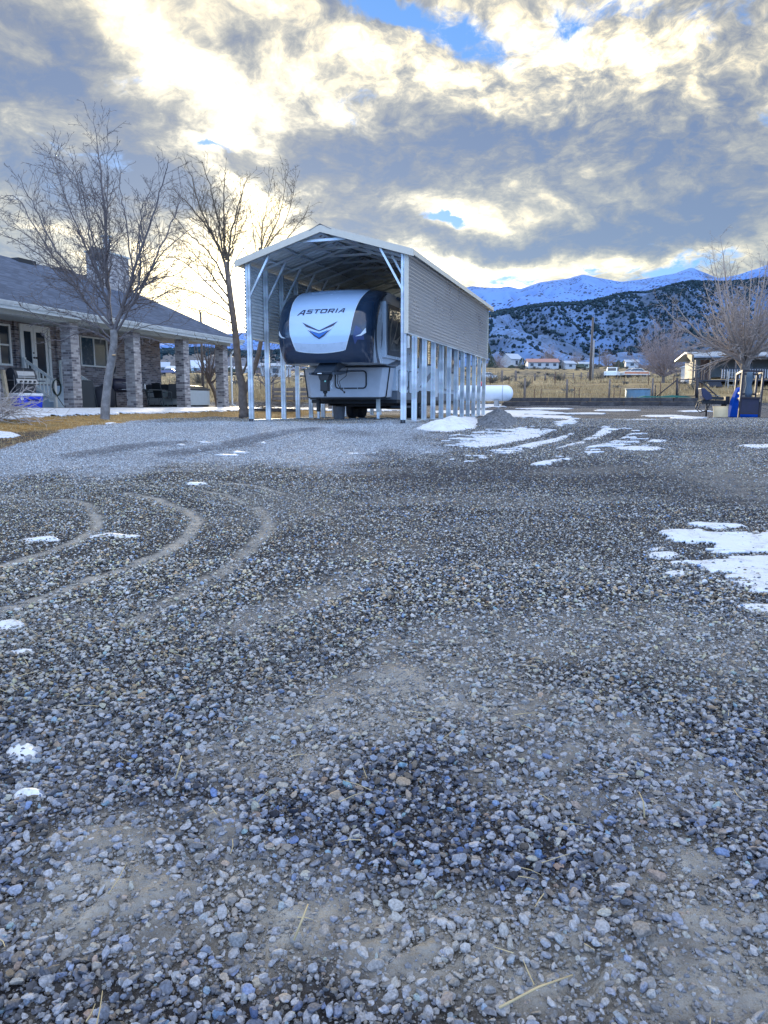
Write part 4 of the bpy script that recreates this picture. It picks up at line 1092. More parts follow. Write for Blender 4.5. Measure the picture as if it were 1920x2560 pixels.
bt.inputs['Color1'].default_value = (0, 0, 0, 1); bt.inputs['Color2'].default_value = (1, 1, 1, 1); bt.inputs['Mortar'].default_value = (.1, .1, .1, 1)
sc_ = t.node('ShaderNodeSeparateColor'); t.l.new(bt.outputs['Color'], sc_.inputs[0])
nz = t.noise(tc, 70, 3, .7); n2_ = t.noise(tc, .9, 4)
kk = t.math('ADD', t.math('MULTIPLY', sc_.outputs[0], .45), t.math('ADD', t.math('MULTIPLY', nz, .5), t.math('MULTIPLY', n2_, .3)))
t.l.new(t.ramp(kk, [(.2, (.02, .032, .06)), (.6, (.045, .07, .12)), (1, (.10, .135, .21))]), b.inputs['Base Color']); b.inputs['Roughness'].default_value = .9
bn = t.node('ShaderNodeBump'); bn.inputs['Strength'].default_value = .6; bn.inputs['Distance'].default_value = .01; t.l.new(kk, bn.inputs['Height']); t.l.new(bn.outputs[0], b.inputs['Normal'])
wtrim = mat('house_trim', (.56, .60, .60), .5, var=.05); soff = mat('soffit_paint', (.42, .46, .46), .6, var=.05)
cream = mat('door_cream', (.75, .75, .70), .45, var=.04); steps_m = mat('step_paint', (.42, .52, .60), .6, var=.06)
hglass, t, b = new_mat('house_glass')
tc = t.node('ShaderNodeTexCoord').outputs['Object']
b.inputs['Roughness'].default_value = .05; b.inputs['Specular IOR Level'].default_value = .6
t.put(b.inputs['Base Color'], t.mix(t.noise(tc, 1.2, 3), (.008, .016, .03), (.04, .055, .07)))
hs = thing('brick_house', 'long brown grey brick house with dark shingle roof and columned porch', 'house', (HX, HY, HZ), -YAW)
WX = -2.5; YE = on_local(406, WX); YL = -13.0; CH = 3.12
# walls with openings: build as strips round the openings
ops = [('sash', on_local(6, WX), on_local(38, WX), 1.46, 2.90), ('door', on_local(60, WX), on_local(134, WX), .86, 2.98), ('slider', on_local(208, WX), on_local(275, WX), 1.63, 2.83)]
m = MB(); y = YL
for _, y0, y1, z0, z1 in ops:
    m.box(WX - .25, WX, y, y0, 0, CH); m.box(WX - .25, WX, y0, y1, 0, z0); m.box(WX - .25, WX, y0, y1, z1, CH); y = y1
m.box(WX - .25, WX, y, YE, 0, CH)
m.box(WX - 10, WX - .25, YE - .25, YE, 0, CH)
m.build('wall', brick, hs, recalc=False)
MB().box(WX - .8, WX - .6, YL, YE - .5, 0, CH).build('inner_wall', mat('room_dark', (.05, .05, .055), .8), hs)
# slim brick returns either side of the door, seen as corner strips
for y0, y1 in ((on_local(45, WX), on_local(50, WX)), (on_local(147, WX), on_local(152, WX))):
    MB().box(WX, WX + .09, y0, y1, 0, CH).build('brick_pier', brick, hs)
MB().box(WX - .25, .45, YL, 11.0, -.22, 0).build('porch_slab', mat('slab_concrete', (.30, .29, .27), .85, var=.1, bump=.3), hs)
for yc in (-6.95, -3.55, 0.0, 3.42, 6.81, 10.1):
    o = MB().box(-.21, .21, yc - .21, yc + .21, 0, 2.86).build('column', colb, hs)
MB().box(-.16, .16, YL, 10.7, 2.861, 3.02).build('porch_beam', soff, hs)
MB().box(WX - .2, .52, YL, 10.78, 3.03, 3.10).build('ceiling', soff, hs)
# roof
PIT = 5 / 12; EX = .66; EZ = 3.03; RX_ = -6.75
rz_ = EZ + .10 + (EX - RX_) * PIT
m = MB(); th_ = .10
m.prism([(EX, EZ + .12), (RX_, rz_ + .04), (RX_ - 7.4, EZ + .12), (RX_ - 7.4, EZ + .04), (RX_, rz_ - .06), (EX, EZ + .03)], 'y', YL, 10.95)
m.build('roof', roofm, hs)
m = MB(); m.box(EX - .015, EX + .02, YL, 10.97, EZ - .10, EZ + .10); m.build('fascia', wtrim, hs)
m = MB(); m.prism([(EX + .02, EZ - .02), (EX + .10, EZ - .0), (EX + .145, EZ + .10), (EX + .145, EZ + .125), (EX + .02, EZ + .125)], 'y', YL, 10.98); m.build('gutter', mat('gutter_metal', (.55, .62, .66), .35, metal=.3), hs)
m = MB(); m.prism([(EX + .02, EZ + .10), (RX_, rz_ + .02), (RX_, rz_ - .13), (EX + .02, EZ - .10)], 'y', 10.95, 10.985); m.build('rake_board', wtrim, hs)
# porch gable infill between ceiling and roof
MB().prism([(EX - .1, 3.10), (RX_, rz_ - .1), (RX_, 3.1)], 'y', 10.6, 10.7).build('gable_wall', soff, hs)
MB().prism([(WX - .3, 3.10), (RX_, rz_ - .15), (RX_ - 7, 3.1)], 'y', YE - .25, YE - .02).build('gable_wall', brick, hs)
# ridge vents
for px in (70, 165, 238):
    y = on_local(px, RX_); m = MB(); m.box(RX_ + .1, RX_ + .5, y - .5, y + .5, rz_ - .18, rz_ + .01); m.build('roof_vent', black, hs)
# downspout by the last column
MB().tube([(EX + .06, 10.8, EZ), (.30, 10.62, EZ - .45), (.28, 10.5, EZ - .6), (.28, 10.5, .12), (.45, 10.52, .04)], .045, 8).build('downspout', wtrim, hs)
# chimney
CXl = RX_ + 1.6; yc = on_local(288, CXl)
ck = MB().box(CXl - .45, CXl + .45, yc - .95, yc + .95, rz_ - 1.9, rz_ + .78).build('chimney', colb, hs)
MB().box(CXl - .5, CXl + .5, yc - 1.0, yc + 1.0, rz_ + .78, rz_ + .86).build('cap', soff, ck)
MB().lathe([(.17, rz_ + .86), (.17, rz_ + 1.45), (.19, rz_ + 1.46), (.19, rz_ + 1.52), (.10, rz_ + 1.52), (.10, rz_ + 1.60), (.30, rz_ + 1.61), (.30, rz_ + 1.65), (.1, rz_ + 1.70)], (CXl, yc, 0), 16).build('flue', galv, ck)
# satellite dish beside the chimney
dsh = MB()
for k in range(5): pass
dsh.lathe([(.02, .08), (.15, .05), (.26, 0), (.33, -.07), (.33, -.09), (.25, -.02), (.02, .06)], (0, 0, 0), 20, 'x')
o = dsh.build('satellite_dish', mat('dish_dark', (.05, .06, .07), .5), hs); o.location = (CXl + .55, yc - 1.45, rz_ + .62)
o.rotation_euler = (0, R(-15), R(-40))
MB().tube([(CXl + .5, yc - 1.4, rz_ + .6), (CXl + .45, yc - 1.2, rz_ - .6)], .025, 6).build('dish_mast', galv, hs)
# windows and door
def frame(y0, y1, z0, z1, w_, m_, x0=WX - .03, x1=WX + .035, parent=None, name='window'):
    fm = MB(); fm.box(x0, x1, y0, y0 + w_, z0, z1); fm.box(x0, x1, y1 - w_, y1, z0, z1); fm.box(x0, x1, y0 + w_, y1 - w_, z0, z0 + w_); fm.box(x0, x1, y0 + w_, y1 - w_, z1 - w_, z1)
    return fm.build(name, m_, parent or hs)
_, y0, y1, z0, z1 = ops[0]
wn = frame(y0, y1, z0, z1, .07, cream)
MB().box(WX - .02, WX + .01, y0 + .07, y1 - .07, (z0 + z1) / 2 - .03, (z0 + z1) / 2 + .03).build('sash_bar', cream, wn)
MB().box(WX - .025, WX - .015, y0 + .06, y1 - .06, z0 + .06, z1 - .06).build('pane', hglass, wn)
_, y0, y1, z0, z1 = ops[2]
wn = frame(y0, y1, z0, z1, .06, cream)
ym = (y0 + y1) / 2
MB().box(WX - .02, WX + .02, ym - .03, ym + .03, z0 + .06, z1 - .06).build('sash_bar', cream, wn)
MB().box(WX - .025, WX - .015, y0 + .05, ym - .03, z0 + .05, z1 - .05).build('pane', mat('screen_blue', (.02, .055, .085), .25), wn)
bl = MB()
zz_ = z0 + .07
while zz_ < z1 - .07: bl.box(WX - .035, WX - .02, ym + .03, y1 - .06, zz_, zz_ + .035); zz_ += .042
bl.build('blind', mat('blind_grey', (.24, .25, .24), .6), wn)
MB().box(WX - .019, WX - .012, ym + .03, y1 - .06, z0 + .06, z1 - .06).build('sill_glass', mat('thin_glass', (.10, .11, .11), .1, spec=.8), wn).hide_render = False
_, y0, y1, z0, z1 = ops[1]
df = frame(y0, y1 + .0, z0, z1, .10, cream, WX - .05, WX + .05, name='door_frame')
ym = (y0 + y1) / 2 - .06
for k, (a, c) in enumerate(((y0 + .10, ym - .005), (ym + .005, y1 - .12))):
    d = MB(); st_ = .11
    d.box(WX - .04, WX + .01, a, a + st_, z0 + .02, z1 - .10); d.box(WX - .04, WX + .01, c - st_, c, z0 + .02, z1 - .10)
    d.box(WX - .04, WX + .01, a + st_, c - st_, z0 + .02, z0 + .22); d.box(WX - .04, WX + .01, a + st_, c - st_, z1 - .24, z1 - .10)
    d = d.build('door', cream, hs)
    MB().box(WX - .03, WX - .015, a + st_, c - st_, z0 + .22, z1 - .24).build('pane', hglass, d)
    yh = c - .05 if k == 0 else a + .05
    MB().lathe([(.03, .01), (.035, .05), (.02, .07)], (WX, yh, z0 + .95), 10, 'x').build('handle', black, d)
    if k == 0: MB().lathe([(.03, .01), (.03, .035)], (WX, yh, z0 + 1.12), 10, 'x').build('lock', black, d)
# steps going down toward the yard, with two railings
sy0, sy1 = y0 + .02, y1 + .28
fl = MB(); nst = 4; top = .80; x = WX; land = .55
st = MB().box(WX + .001, WX + land, sy0, sy1, .0, top).build('step', steps_m, hs, bev=.01)
for i in range(1, nst):
    h = top * (1 - i / nst); x0 = WX + land + (i - 1) * .28
    MB().box(x0 + .0015, x0 + .28, sy0, sy1, 0, h).build('step', steps_m, hs, bev=.01)
rail = mat('rail_paint', (.78, .78, .73), .5, var=.05)
xe = WX + land + (nst - 1) * .28 + .02
for yr, kk_ in ((sy0 - .04, 0), (sy1 + .04, 1)):
    r = MB()
    r.box(WX + .12, WX + .22, yr - .05, yr + .05, .0, top + .98)
    r.box(xe - .02, xe + .08, yr - .05, yr + .05, .0, 1.02)
    a = Vector((WX + .17, yr, top + .90)); c = Vector((xe + .03, yr, .95))
    r.beam(a, c, .05, .09); a2 = a - Vector((0, 0, .72)); c2 = c - Vector((0, 0, .72)); r.beam(a2, c2, .045, .09)
    for q in range(1, 8):
        p0 = a.lerp(c, q / 8); p1 = a2.lerp(c2, q / 8); r.box(p0.x - .018, p0.x + .018, yr - .018, yr + .018, p1.z, p0.z)
    r.build('railing', rail, hs)
# garden hose coiled on the railing post
m = MB()
for k in range(3):
    m.tube([(xe + .10 + .02 * k, sy0 - .04 + .20 * math.cos(a_) , .98 - .27 + (.27 + .01 * k) * math.sin(a_)) for a_ in [i * math.pi / 8 for i in range(17)]], .014, 6, False)
m.tube([(xe + .12, sy0 - .24, .7), (xe + .2, sy0 - .1, .35), (xe + .25, sy0 + .1, .05), (xe + .4, sy0 + .5, .03)], .014, 6)
o = m.build('garden_hose', mat('hose_dark', (.03, .05, .04), .5)); o.parent = None
o.matrix_world = Matrix.Translation((HX, HY, HZ)) @ Matrix.Rotation(-YAW, 4, 'Z')
tag(o, 'dark green garden hose looped over the step railing post', 'garden hose')

# ------------------------------------------------------------ things on the porch
def hloc(x, y, z=0): return (HX + x * CY + y * SY, HY - x * SY + y * CY, HZ + z)
def at_px(px, xl, z=0): return hloc(xl, on_local(px, xl), z)
# gas grill
gx = at_px(57, .05)
gr = thing('gas_grill', 'dark gas grill with domed lid and steel knob panel by the porch steps', 'grill', gx, -YAW + R(80))
dk_ = mat('grill_dark', (.025, .03, .04), .4); st_m = mat('grill_steel', (.34, .36, .38), .35, metal=.6)
m = MB(); pr = [(-.27, .92), (-.27, 1.02), (-.2, 1.17), (-.05, 1.25), (.1, 1.22), (.24, 1.08), (.27, .92)]; m.prism(pr, 'x', -.38, .38); m.build('lid', dk_, gr, bev=.01)
m = MB(); m.prism([(-.285, .93), (-.285, 1.0), (-.22, 1.14), (-.215, 1.14), (-.27, .99), (-.27, .93)], 'x', -.30, .30); m.build('lid_band', st_m, gr)
MB().tube([(-.28, -.30, 1.0), (.28, -.30, 1.0)], .014, 6).build('handle', st_m, gr)
MB().box(-.38, .38, -.27, .27, .74, .915).build('fire_box', dk_, gr)
m = MB(); m.prism([(-.27, .90), (-.34, .76), (-.30, .74), (-.27, .74)], 'x', -.36, .36); pn = m.build('control_panel', st_m, gr)
for k in range(4): MB().lathe([(.028, -.37), (.03, -.33), (.03, -.30)], (-.24 + k * .16, 0, .82), 10, 'y').build('knob', black, pn)
for s in (-1, 1): MB().box(s * .39, s * .72, -.22, .2, .84, .87).build('side_shelf', dk_, gr)
m = MB(); m.box(-.36, .36, -.22, .22, .12, .735); m.build('cabinet', dk_, gr)
for s in (-1, 1):
    for q in (-1, 1): MB().lathe([(.05, -.02), (.055, 0), (.05, .02)], (s * .32, q * .18, .06), 12, 'x').build('wheel', black, gr)
# cooler
cl = thing('cooler', 'bright blue drinks cooler with white lid and tub handles at the porch edge', 'cooler', at_px(67, .28), -YAW + R(82))
cblue = mat('cooler_blue', (.006, .045, .62), .35, var=.08); cwhite = mat('cooler_white', (.72, .76, .82), .35)
m = MB(); vs = []
for z, e in ((0, .0), (.36, .03)): vs += [(-.42 - e, -.20 - e, z), (.42 + e, -.20 - e, z), (.42 + e, .20 + e, z), (-.42 - e, .20 + e, z)]
m.add(vs, [(0, 3, 2, 1), (4, 5, 6, 7), (0, 1, 5, 4), (1, 2, 6, 5), (2, 3, 7, 6), (3, 0, 4, 7)]); m.build('body', cblue, cl, bev=.025)
MB().box(-.46, .46, -.24, .24, .362, .46).build('lid', cwhite, cl, bev=.03)
for s in (-1, 1): MB().tube([(s * .44, -.12, .27), (s * .50, -.12, .22), (s * .50, .12, .22), (s * .44, .12, .27)], .014, 6).build('handle', cwhite, cl)
MB().box(-.13, .36, -.238, -.225, .22, .27).build('grip_groove', mat('cooler_navy', (.01, .02, .15), .4), cl)
MB().lathe([(.02, -.25), (.03, -.23), (.03, -.215)], (-.2, 0, .10), 10, 'y').build('drain', cwhite, cl)
m = MB(); m.lathe([(.055, -.245), (.055, -.238), (.03, -.232)], (-.34, 0, .29), 16, 'y'); m.build('badge', cwhite, cl)
# white crate/box beside the grill with timber post
o = MB().box(-.05, .05, -.05, .05, 0, 1.15).build('timber_post', mat('old_timber', (.34, .28, .19), .8, var=.3)); o.location = at_px(22, .3); o.rotation_euler = (R(3), R(-4), -YAW)
tag(o, 'weathered pale timber post leaning at the left edge of the porch', 'timber post')
# barrel smoker
sm_ = thing('barrel_smoker', 'black horizontal barrel smoker with bent stack between two brick columns', 'smoker', at_px(306, -1.3), -YAW + R(80))
m = MB(); m.lathe([(.05, -.62), (.24, -.60), (.28, -.56), (.28, .56), (.24, .60), (.05, .62)], (0, 0, .88), 22, 'x'); m.build('barrel', mat('smoker_dark', (.022, .022, .045), .4), sm_)
m = MB(); m.lathe([(.05, -1.0), (.17, -.98), (.2, -.95), (.2, -.63)], (0, 0, .68), 18, 'x'); m.build('fire_box', dk_, sm_)
MB().tube([(-.45, 0, 1.12), (-.42, 0, 1.3), (-.30, 0, 1.42), (-.26, 0, 1.62)], .035, 8).build('stack', dk_, sm_)
MB().tube([(-.2, -.30, .98), (.2, -.30, .98)], .014, 6).build('handle', st_m, sm_)
for s in (-1, 1):
    for q in (-1, 1): MB().tube([(s * .45, q * .14, .68), (s * .55, q * .26, 0)], .022, 6).build('leg', dk_, sm_)
MB().box(-.45, .45, -.50, -.30, .70, .72).build('shelf', st_m, sm_)
# covered low smoker / big dark covered thing near the slider
m = MB(); m.lathe([(.40, 0), (.46, .1), (.46, .62), (.40, .72), (.2, .80), (.03, .82)], n=20)
o = m.build('covered_fire_pit', mat('cover_black', (.03, .035, .05), .7, bump=.6, bscale=6)); o.location = at_px(258, -1.2); tag(o, 'round black covered fire pit against the brick below the slider window', 'fire pit')
# folded lawn chair leaning
def lawn_chair(px, xl, rz, label, frame_m, seat_m, name='patio_chair', folded=False):
    c = thing(name, label, 'chair', at_px(px, xl), rz, 'chairs on the porch')
    if folded:
        m = MB(); m.prism([(-.03, .0), (.10, 1.0), (.14, 1.0), (.02, 0)], 'x', -.27, .27); m.build('backrest', seat_m, c)
        for s in (-1, 1): MB().tube([(s * .28, -.12, 0), (s * .28, .18, 1.02)], .012, 6).build('frame_tube', frame_m, c); MB().tube([(s * .28, .25, 0), (s * .28, -.02, .8)], .012, 6).build('leg', frame_m, c)
        return c
    m = MB(); m.prism([(-.24, .42), (.24, .38), (.24, .40), (-.24, .44)], 'x', -.25, .25); m.build('seat', seat_m, c)
    m = MB(); m.prism([(.22, .40), (.36, 1.02), (.385, 1.02), (.245, .40)], 'x', -.25, .25); m.build('backrest', seat_m, c)
    for s in (-1, 1):
        MB().tube([(s * .27, -.26, .64), (s * .27, -.05, .66), (s * .27, .24, .62)], .016, 6).build('armrest', frame_m, c)
        MB().tube([(s * .27, -.26, .64), (s * .27, -.24, .42), (s * .27, -.28, .03), (s * .27, .26, .03), (s * .27, .20, .2)], .014, 6).build('leg', frame_m, c)
    return c
sling = mat('sling_black', (.02, .028, .035), .6); frm = mat('chair_frame', (.045, .06, .07), .4)
lawn_chair(222, -.7, R(50), 'folded dark camp chair leaning beside the second full column', frm, sling, 'folded_chair', True)
lawn_chair(408, -.7, R(150), 'black sling patio chair right of the metal table, its back toward the yard', frm, sling)
lawn_chair(430, -1.2, R(215), 'dark patio chair furthest right with pale green armrests before the hot tub', mat('frame_green', (.18, .30, .26), .4), sling)
lawn_chair(385, -1.6, R(100), 'black sling patio chair pushed behind the metal table near the brick wall', frm, sling)
# metal patio table
tb = thing('patio_table', 'black metal patio table with scrolled legs under the porch', 'table', at_px(372, -.8), -YAW)
MB().box(-.45, .45, -.55, .55, .70, .73).build('table_top', frm, tb, bev=.008)
for sx_ in (-1, 1):
    for sy_ in (-1, 1): MB().tube([(sx_ * .38, sy_ * .48, 0), (sx_ * .30, sy_ * .42, .2), (sx_ * .40, sy_ * .46, .45), (sx_ * .36, sy_ * .44, .70)], .014, 6).build('leg', frm, tb)
MB().tube([(-.3, -.42, .22), (.3, .42, .22)], .012, 6).build('brace', frm, tb); MB().tube([(.3, -.42, .22), (-.3, .42, .22)], .012, 6).build('brace', frm, tb)
p = at_px(364, -.75, .731)
o = MB().lathe([(.035, 0), (.04, .02), (.04, .17), (.02, .20), (.02, .23)], n=12).build('bottle', mat('bottle_white', (.6, .62, .62), .4)); o.location = p; tag(o, 'small white bottle standing on the black patio table', 'bottle')
# hot tub
y0, y1 = on_local(497, -1.0), 0
ht = thing('hot_tub', 'pale grey square hot tub with a dark folded cover at the porch end', 'hot tub', hloc(-1.55, 8.75), -YAW)
MB().box(-1.05, 1.05, -1.05, 1.05, .10, .76).build('cabinet', mat('tub_grey', (.42, .46, .47), .5, var=.05), ht, bev=.03)
MB().box(-1.0, 1.0, -1.0, 1.0, 0, .10).build('plinth', black, ht)
m = MB(); m.prism([(-1.08, .77), (1.08, .77), (1.08, .82), (.7, .96), (.1, 1.02), (-1.08, .99)], 'y', -1.08, 1.08); m.build('cover', mat('cover_vinyl', (.03, .04, .055), .45, bump=.3, bscale=5), ht, bev=.02)
m = MB(); m.tube([(.75, 1.12, .3), (.75, 1.16, .7), (.75, 1.0, .98)], .02, 6); m.box(.7, .95, 1.06, 1.12, .60, .68); m.build('cover_lifter', black, ht)
MB().tube([(1.09, -1.0, .10), (1.09, 1.0, .10)], .015, 6).build('base_trim', wtrim, ht)
# ------------------------------------------------------------ bare trees
bark = mat('bark_grey', (.19, .18, .175), .85, var=.35, vscale=8, bump=.8, bscale=30)
bark2 = mat('bark_brown', (.14, .115, .10), .85, var=.3, vscale=8, bump=.8, bscale=30)
twigm = mat('twig_grey', (.125, .11, .112), .8, var=.2)
twig_y = mat('twig_tan', (.11, .085, .06), .8, var=.2)
twig_p = mat('twig_mauve', (.27, .225, .225), .85, var=.25)
MINR = .0042
def curve(pts, n=4):
    """Catmull-Rom through points"""
    pts = [Vector(p) for p in pts]; P_ = [pts[0] * 2 - pts[1]] + pts + [pts[-1] * 2 - pts[-2]]; out = []
    for i in range(1, len(P_) - 2):
        for k in range(n):
            s = k / n
            out.append(.5 * ((2 * P_[i]) + (P_[i + 1] - P_[i - 1]) * s + (2 * P_[i - 1] - 5 * P_[i] + 4 * P_[i + 1] - P_[i + 2]) * s * s + (-P_[i - 1] + 3 * P_[i] - 3 * P_[i + 1] + P_[i + 2]) * s ** 3))
    out.append(pts[-1]); return out
def rdir(g, d, lo, hi):
    """direction turned away from d by an angle between lo and hi"""
    o = d.orthogonal().normalized(); o.rotate(Matrix.Rotation(g.uniform(0, 2 * math.pi), 3, d)); a = R(g.uniform(lo, hi))
    return (d * math.cos(a) + o * math.sin(a)).normalized()
def shoot(m, g, p, d, L, r, lev, spec, up=.3):
    """grow a twig with side twigs; spec[lev] = (spacing, length ratio, lo, hi)"""
    n = 4 if L > .35 else 2 if L < .12 else 3
    pts = [p]; dd = d.copy()
    for i in range(n):
        dd = (dd + Vector((g.gauss(0, .13), g.gauss(0, .13), g.gauss(0, .10) + up * .16))).normalized()
        pts.append(pts[-1] + dd * L / n)
    rad = [max(MINR, r * (1 - .70 * i / n)) for i in range(n + 1)]
    m.tube(pts, rad, 4 if r > .01 else 3, False)
    if lev >= len(spec): return
    sp_, lr, lo, hi = spec[lev]; k = max(1, int(L / sp_))
    for i in range(k):
        s = (i + g.uniform(.3, 1)) / k * (n) * .98
        a = min(int(s), n - 1); q = pts[a].lerp(pts[a + 1], min(1, s - a)); tdir = (pts[a + 1] - pts[a]).normalized()
        shoot(m, g, q, rdir(g, tdir, lo, hi), L * lr * g.uniform(.5, 1.15) * (1 - .35 * s / n), max(.0018, r * .5), lev + 1, spec, up)
def limb_tree(name, label, cat, base, trunks, limbs, bm_, tm_, seed, spec, spacing=.30, tw=(.5, .9), group=None, up=.35):
    """trunks: (list of points, r0, r1); limbs the same with side growth"""
    g = random.Random(seed); B = Vector(base)
    th_ = thing(name, label, cat, B, 0, group)
    m = MB()
    for pts, r0, r1 in trunks:
        c = curve(pts, 4); n = len(c)
        rr = [(r0 + (r1 - r0) * (i / (n - 1)) ** .7) * (1 + (.22 if i == 0 and r0 > .05 else 0)) * g.uniform(.96, 1.05) for i in range(n)]
        m.tube([p - B for p in c], rr, 10)
    m.build('trunk', bm_, th_, recalc=False)
    m = MB()
    for pts, r0, r1 in limbs:
        c = [p - B for p in curve(pts, 4)]; n = len(c)
        for i in range(1, n - 1): c[i] += Vector((g.gauss(0, .014), g.gauss(0, .03), g.gauss(0, .014)))
        rr = [r0 + (r1 - r0) * (i / (n - 1)) ** .6 for i in range(n)]
        m.tube(c, rr, 6 if r0 > .025 else 5, False)
        tot = sum((c[i + 1] - c[i]).length for i in range(n - 1)); acc = 0; nxt = tot * .12
        for i in range(n - 1):
            sl = (c[i + 1] - c[i]).length
            while nxt < acc + sl:
                f = (nxt - acc) / sl; q = c[i].lerp(c[i + 1], f); td = (c[i + 1] - c[i]).normalized()
                frac = nxt / tot
                shoot(m, g, q, rdir(g, td, 25, 58), g.uniform(*tw) * (1.15 - .75 * frac) * min(1.6, tot / 3), max(.004, rr[i] * .42), 0, spec, up)
                nxt += spacing * g.uniform(.6, 1.3)
            acc += sl
    m.build('branches', tm_, th_, recalc=False)
    return th_
g = random.Random(11)
def PP(lst, Y, dy=0):
    """picture points spread in depth along the limb"""
    n = len(lst); return [P(x, y, Y + dy * i / max(1, n - 1)) for i, (x, y) in enumerate(lst)]
SPEC = [(.17, .45, 25, 60), (.10, .42, 25, 65)]
# tree in front of the porch
T1 = 19.3
bx1 = P(262, 1062, T1); bx1.z = ground_at(bx1.x, bx1.y) - .05
tr = [(PP([(262, 1066), (264, 1010), (272, 940), (281, 890), (285, 850), (284, 825)], T1), .125, .085)]
lm = []
def L1_(pts, r0, dy, r1=.006): lm.append((PP(pts, T1, dy), r0, r1))
L1_([(284, 835), (276, 790), (268, 700), (262, 560), (252, 430), (246, 400), (240, 340), (234, 292)], .07, .3, .004)
L1_([(286, 830), (300, 780), (330, 690), (365, 590), (395, 500), (415, 430), (420, 398)], .062, -.5)
L1_([(276, 800), (262, 740), (225, 640), (180, 540), (150, 450), (122, 372)], .045, 1.0)
L1_([(268, 720), (262, 640), (268, 520), (270, 420), (270, 320)], .030, -.6, .003)
L1_([(290, 800), (318, 740), (332, 700), (320, 600), (310, 520), (300, 480), (303, 422)], .040, .8)
L1_([(278, 810), (240, 760), (190, 690), (130, 610), (90, 520), (65, 480), (45, 436)], .040, -1.0)
L1_([(282, 822), (230, 770), (170, 690), (100, 590), (55, 510), (30, 490), (5, 496)], .035, 1.4)
L1_([(210, 740), (150, 690), (90, 630), (40, 600), (0, 585), (-30, 560)], .022, -.7)
L1_([(195, 700), (140, 650), (70, 590), (20, 560), (0, 540)], .020, .9)
L1_([(300, 790), (345, 740), (390, 640), (430, 560), (450, 500), (453, 462)], .042, 1.2)
L1_([(310, 770), (360, 700), (400, 640), (440, 600), (480, 570)], .030, -1.2)
L1_([(290, 830), (330, 760), (350, 690), (350, 600), (355, 530), (362, 500)], .034, -1.5)
L1_([(265, 700), (235, 600), (205, 520), (190, 450), (150, 400), (110, 395)], .026, 1.8)
L1_([(270, 760), (245, 680), (225, 600), (215, 520), (205, 470), (200, 430)], .028, -1.5)
L1_([(264, 610), (255, 540), (235, 490), (225, 460)], .016, .5)
L1_([(340, 660), (350, 570), (375, 480), (385, 440)], .02, .3)
L1_([(285, 850), (240, 815), (190, 790), (150, 780), (110, 770), (85, 745), (60, 740)], .026, .6)
L1_([(280, 856), (240, 830), (190, 835), (150, 850), (120, 850), (100, 830)], .024, -.8)
L1_([(275, 850), (220, 825), (160, 815), (110, 800), (60, 770), (50, 760)], .018, -1.6)
L1_([(298, 845), (340, 840), (390, 850), (430, 865), (445, 850)], .020, -.6)
L1_([(296, 850), (320, 830), (370, 815), (420, 800), (450, 760)], .020, 1.0)
L1_([(284, 890), (295, 870), (310, 850), (312, 830)], .014, -.5)
L1_([(330, 730), (380, 700), (430, 690), (470, 665), (500, 640)], .024, .7)
t1 = limb_tree('bare_tree', 'bare grey tree with leaning trunk in front of the porch, crown fanning over the roof', 'tree', bx1, tr, lm, bark, twigm, 3, SPEC, .15, (.6, 1.1), 'bare trees in the yard')
# pruning scar
MB().lathe([(.05, 0), (.04, .03), (.02, .035)], n=10).build('pruned_stub', mat('cut_wood', (.50, .33, .17), .7), t1).location = P(285, 889, T1 - .09) - Vector(bx1)
# tree beside the carport
T2 = 23.5
b2 = P(611, 1040, T2); b2.z = ground_at(b2.x, b2.y) - .05
tr = [(PP([(611, 1044), (607, 1000), (605, 960), (597, 925), (588, 830), (578, 757), (571, 700), (565, 655)], T2), .15, .075),
      (PP([(608, 985), (622, 955), (642, 900), (655, 830), (655, 745), (648, 660), (650, 620)], T2, .8), .09, .045),
      (PP([(600, 945), (618, 905), (622, 860)], T2, -.4), .04, .03)]
lm = []
def L2_(pts, r0, dy, r1=.006, Y=T2): lm.append((PP(pts, Y, dy), r0, r1))
L2_([(565, 665), (540, 600), (500, 520), (480, 450), (470, 420)], .05, .5)
L2_([(568, 690), (575, 600), (590, 540), (605, 480), (622, 440)], .05, -.6)
L2_([(566, 650), (560, 580), (560, 500), (562, 440), (563, 425)], .045, .3)
L2_([(562, 640), (545, 560), (530, 480), (510, 420), (505, 400)], .035, -1)
L2_([(575, 640), (590, 570), (600, 500), (600, 440)], .03, 1.3)
L2_([(560, 645), (520, 570), (480, 520), (450, 490), (430, 470)], .04, 1.2)
L2_([(572, 720), (530, 640), (490, 600), (450, 560), (420, 520)], .035, -1.0)
L2_([(575, 750), (540, 700), (500, 650), (470, 620), (440, 590), (400, 580)], .032, 1.0)
L2_([(577, 770), (540, 730), (500, 690), (450, 650), (410, 640), (370, 640)], .03, -.8)
L2_([(580, 790), (545, 760), (500, 735), (450, 720), (400, 705), (370, 710)], .026, .6)
L2_([(585, 810), (540, 790), (480, 770), (430, 750), (380, 745)], .022, -1.4)
L2_([(570, 700), (590, 650), (610, 620), (630, 600)], .022, .5)
L2_([(588, 840), (560, 800), (520, 775), (480, 765)], .018, -.9)
L2_([(590, 850), (610, 820), (625, 780), (630, 740)], .02, -.4)
L2_([(552, 700), (520, 700), (470, 700), (430, 690), (380, 700)], .016, -.4)
L2_([(596, 900), (560, 870), (500, 850), (470, 850)], .014, -.6)
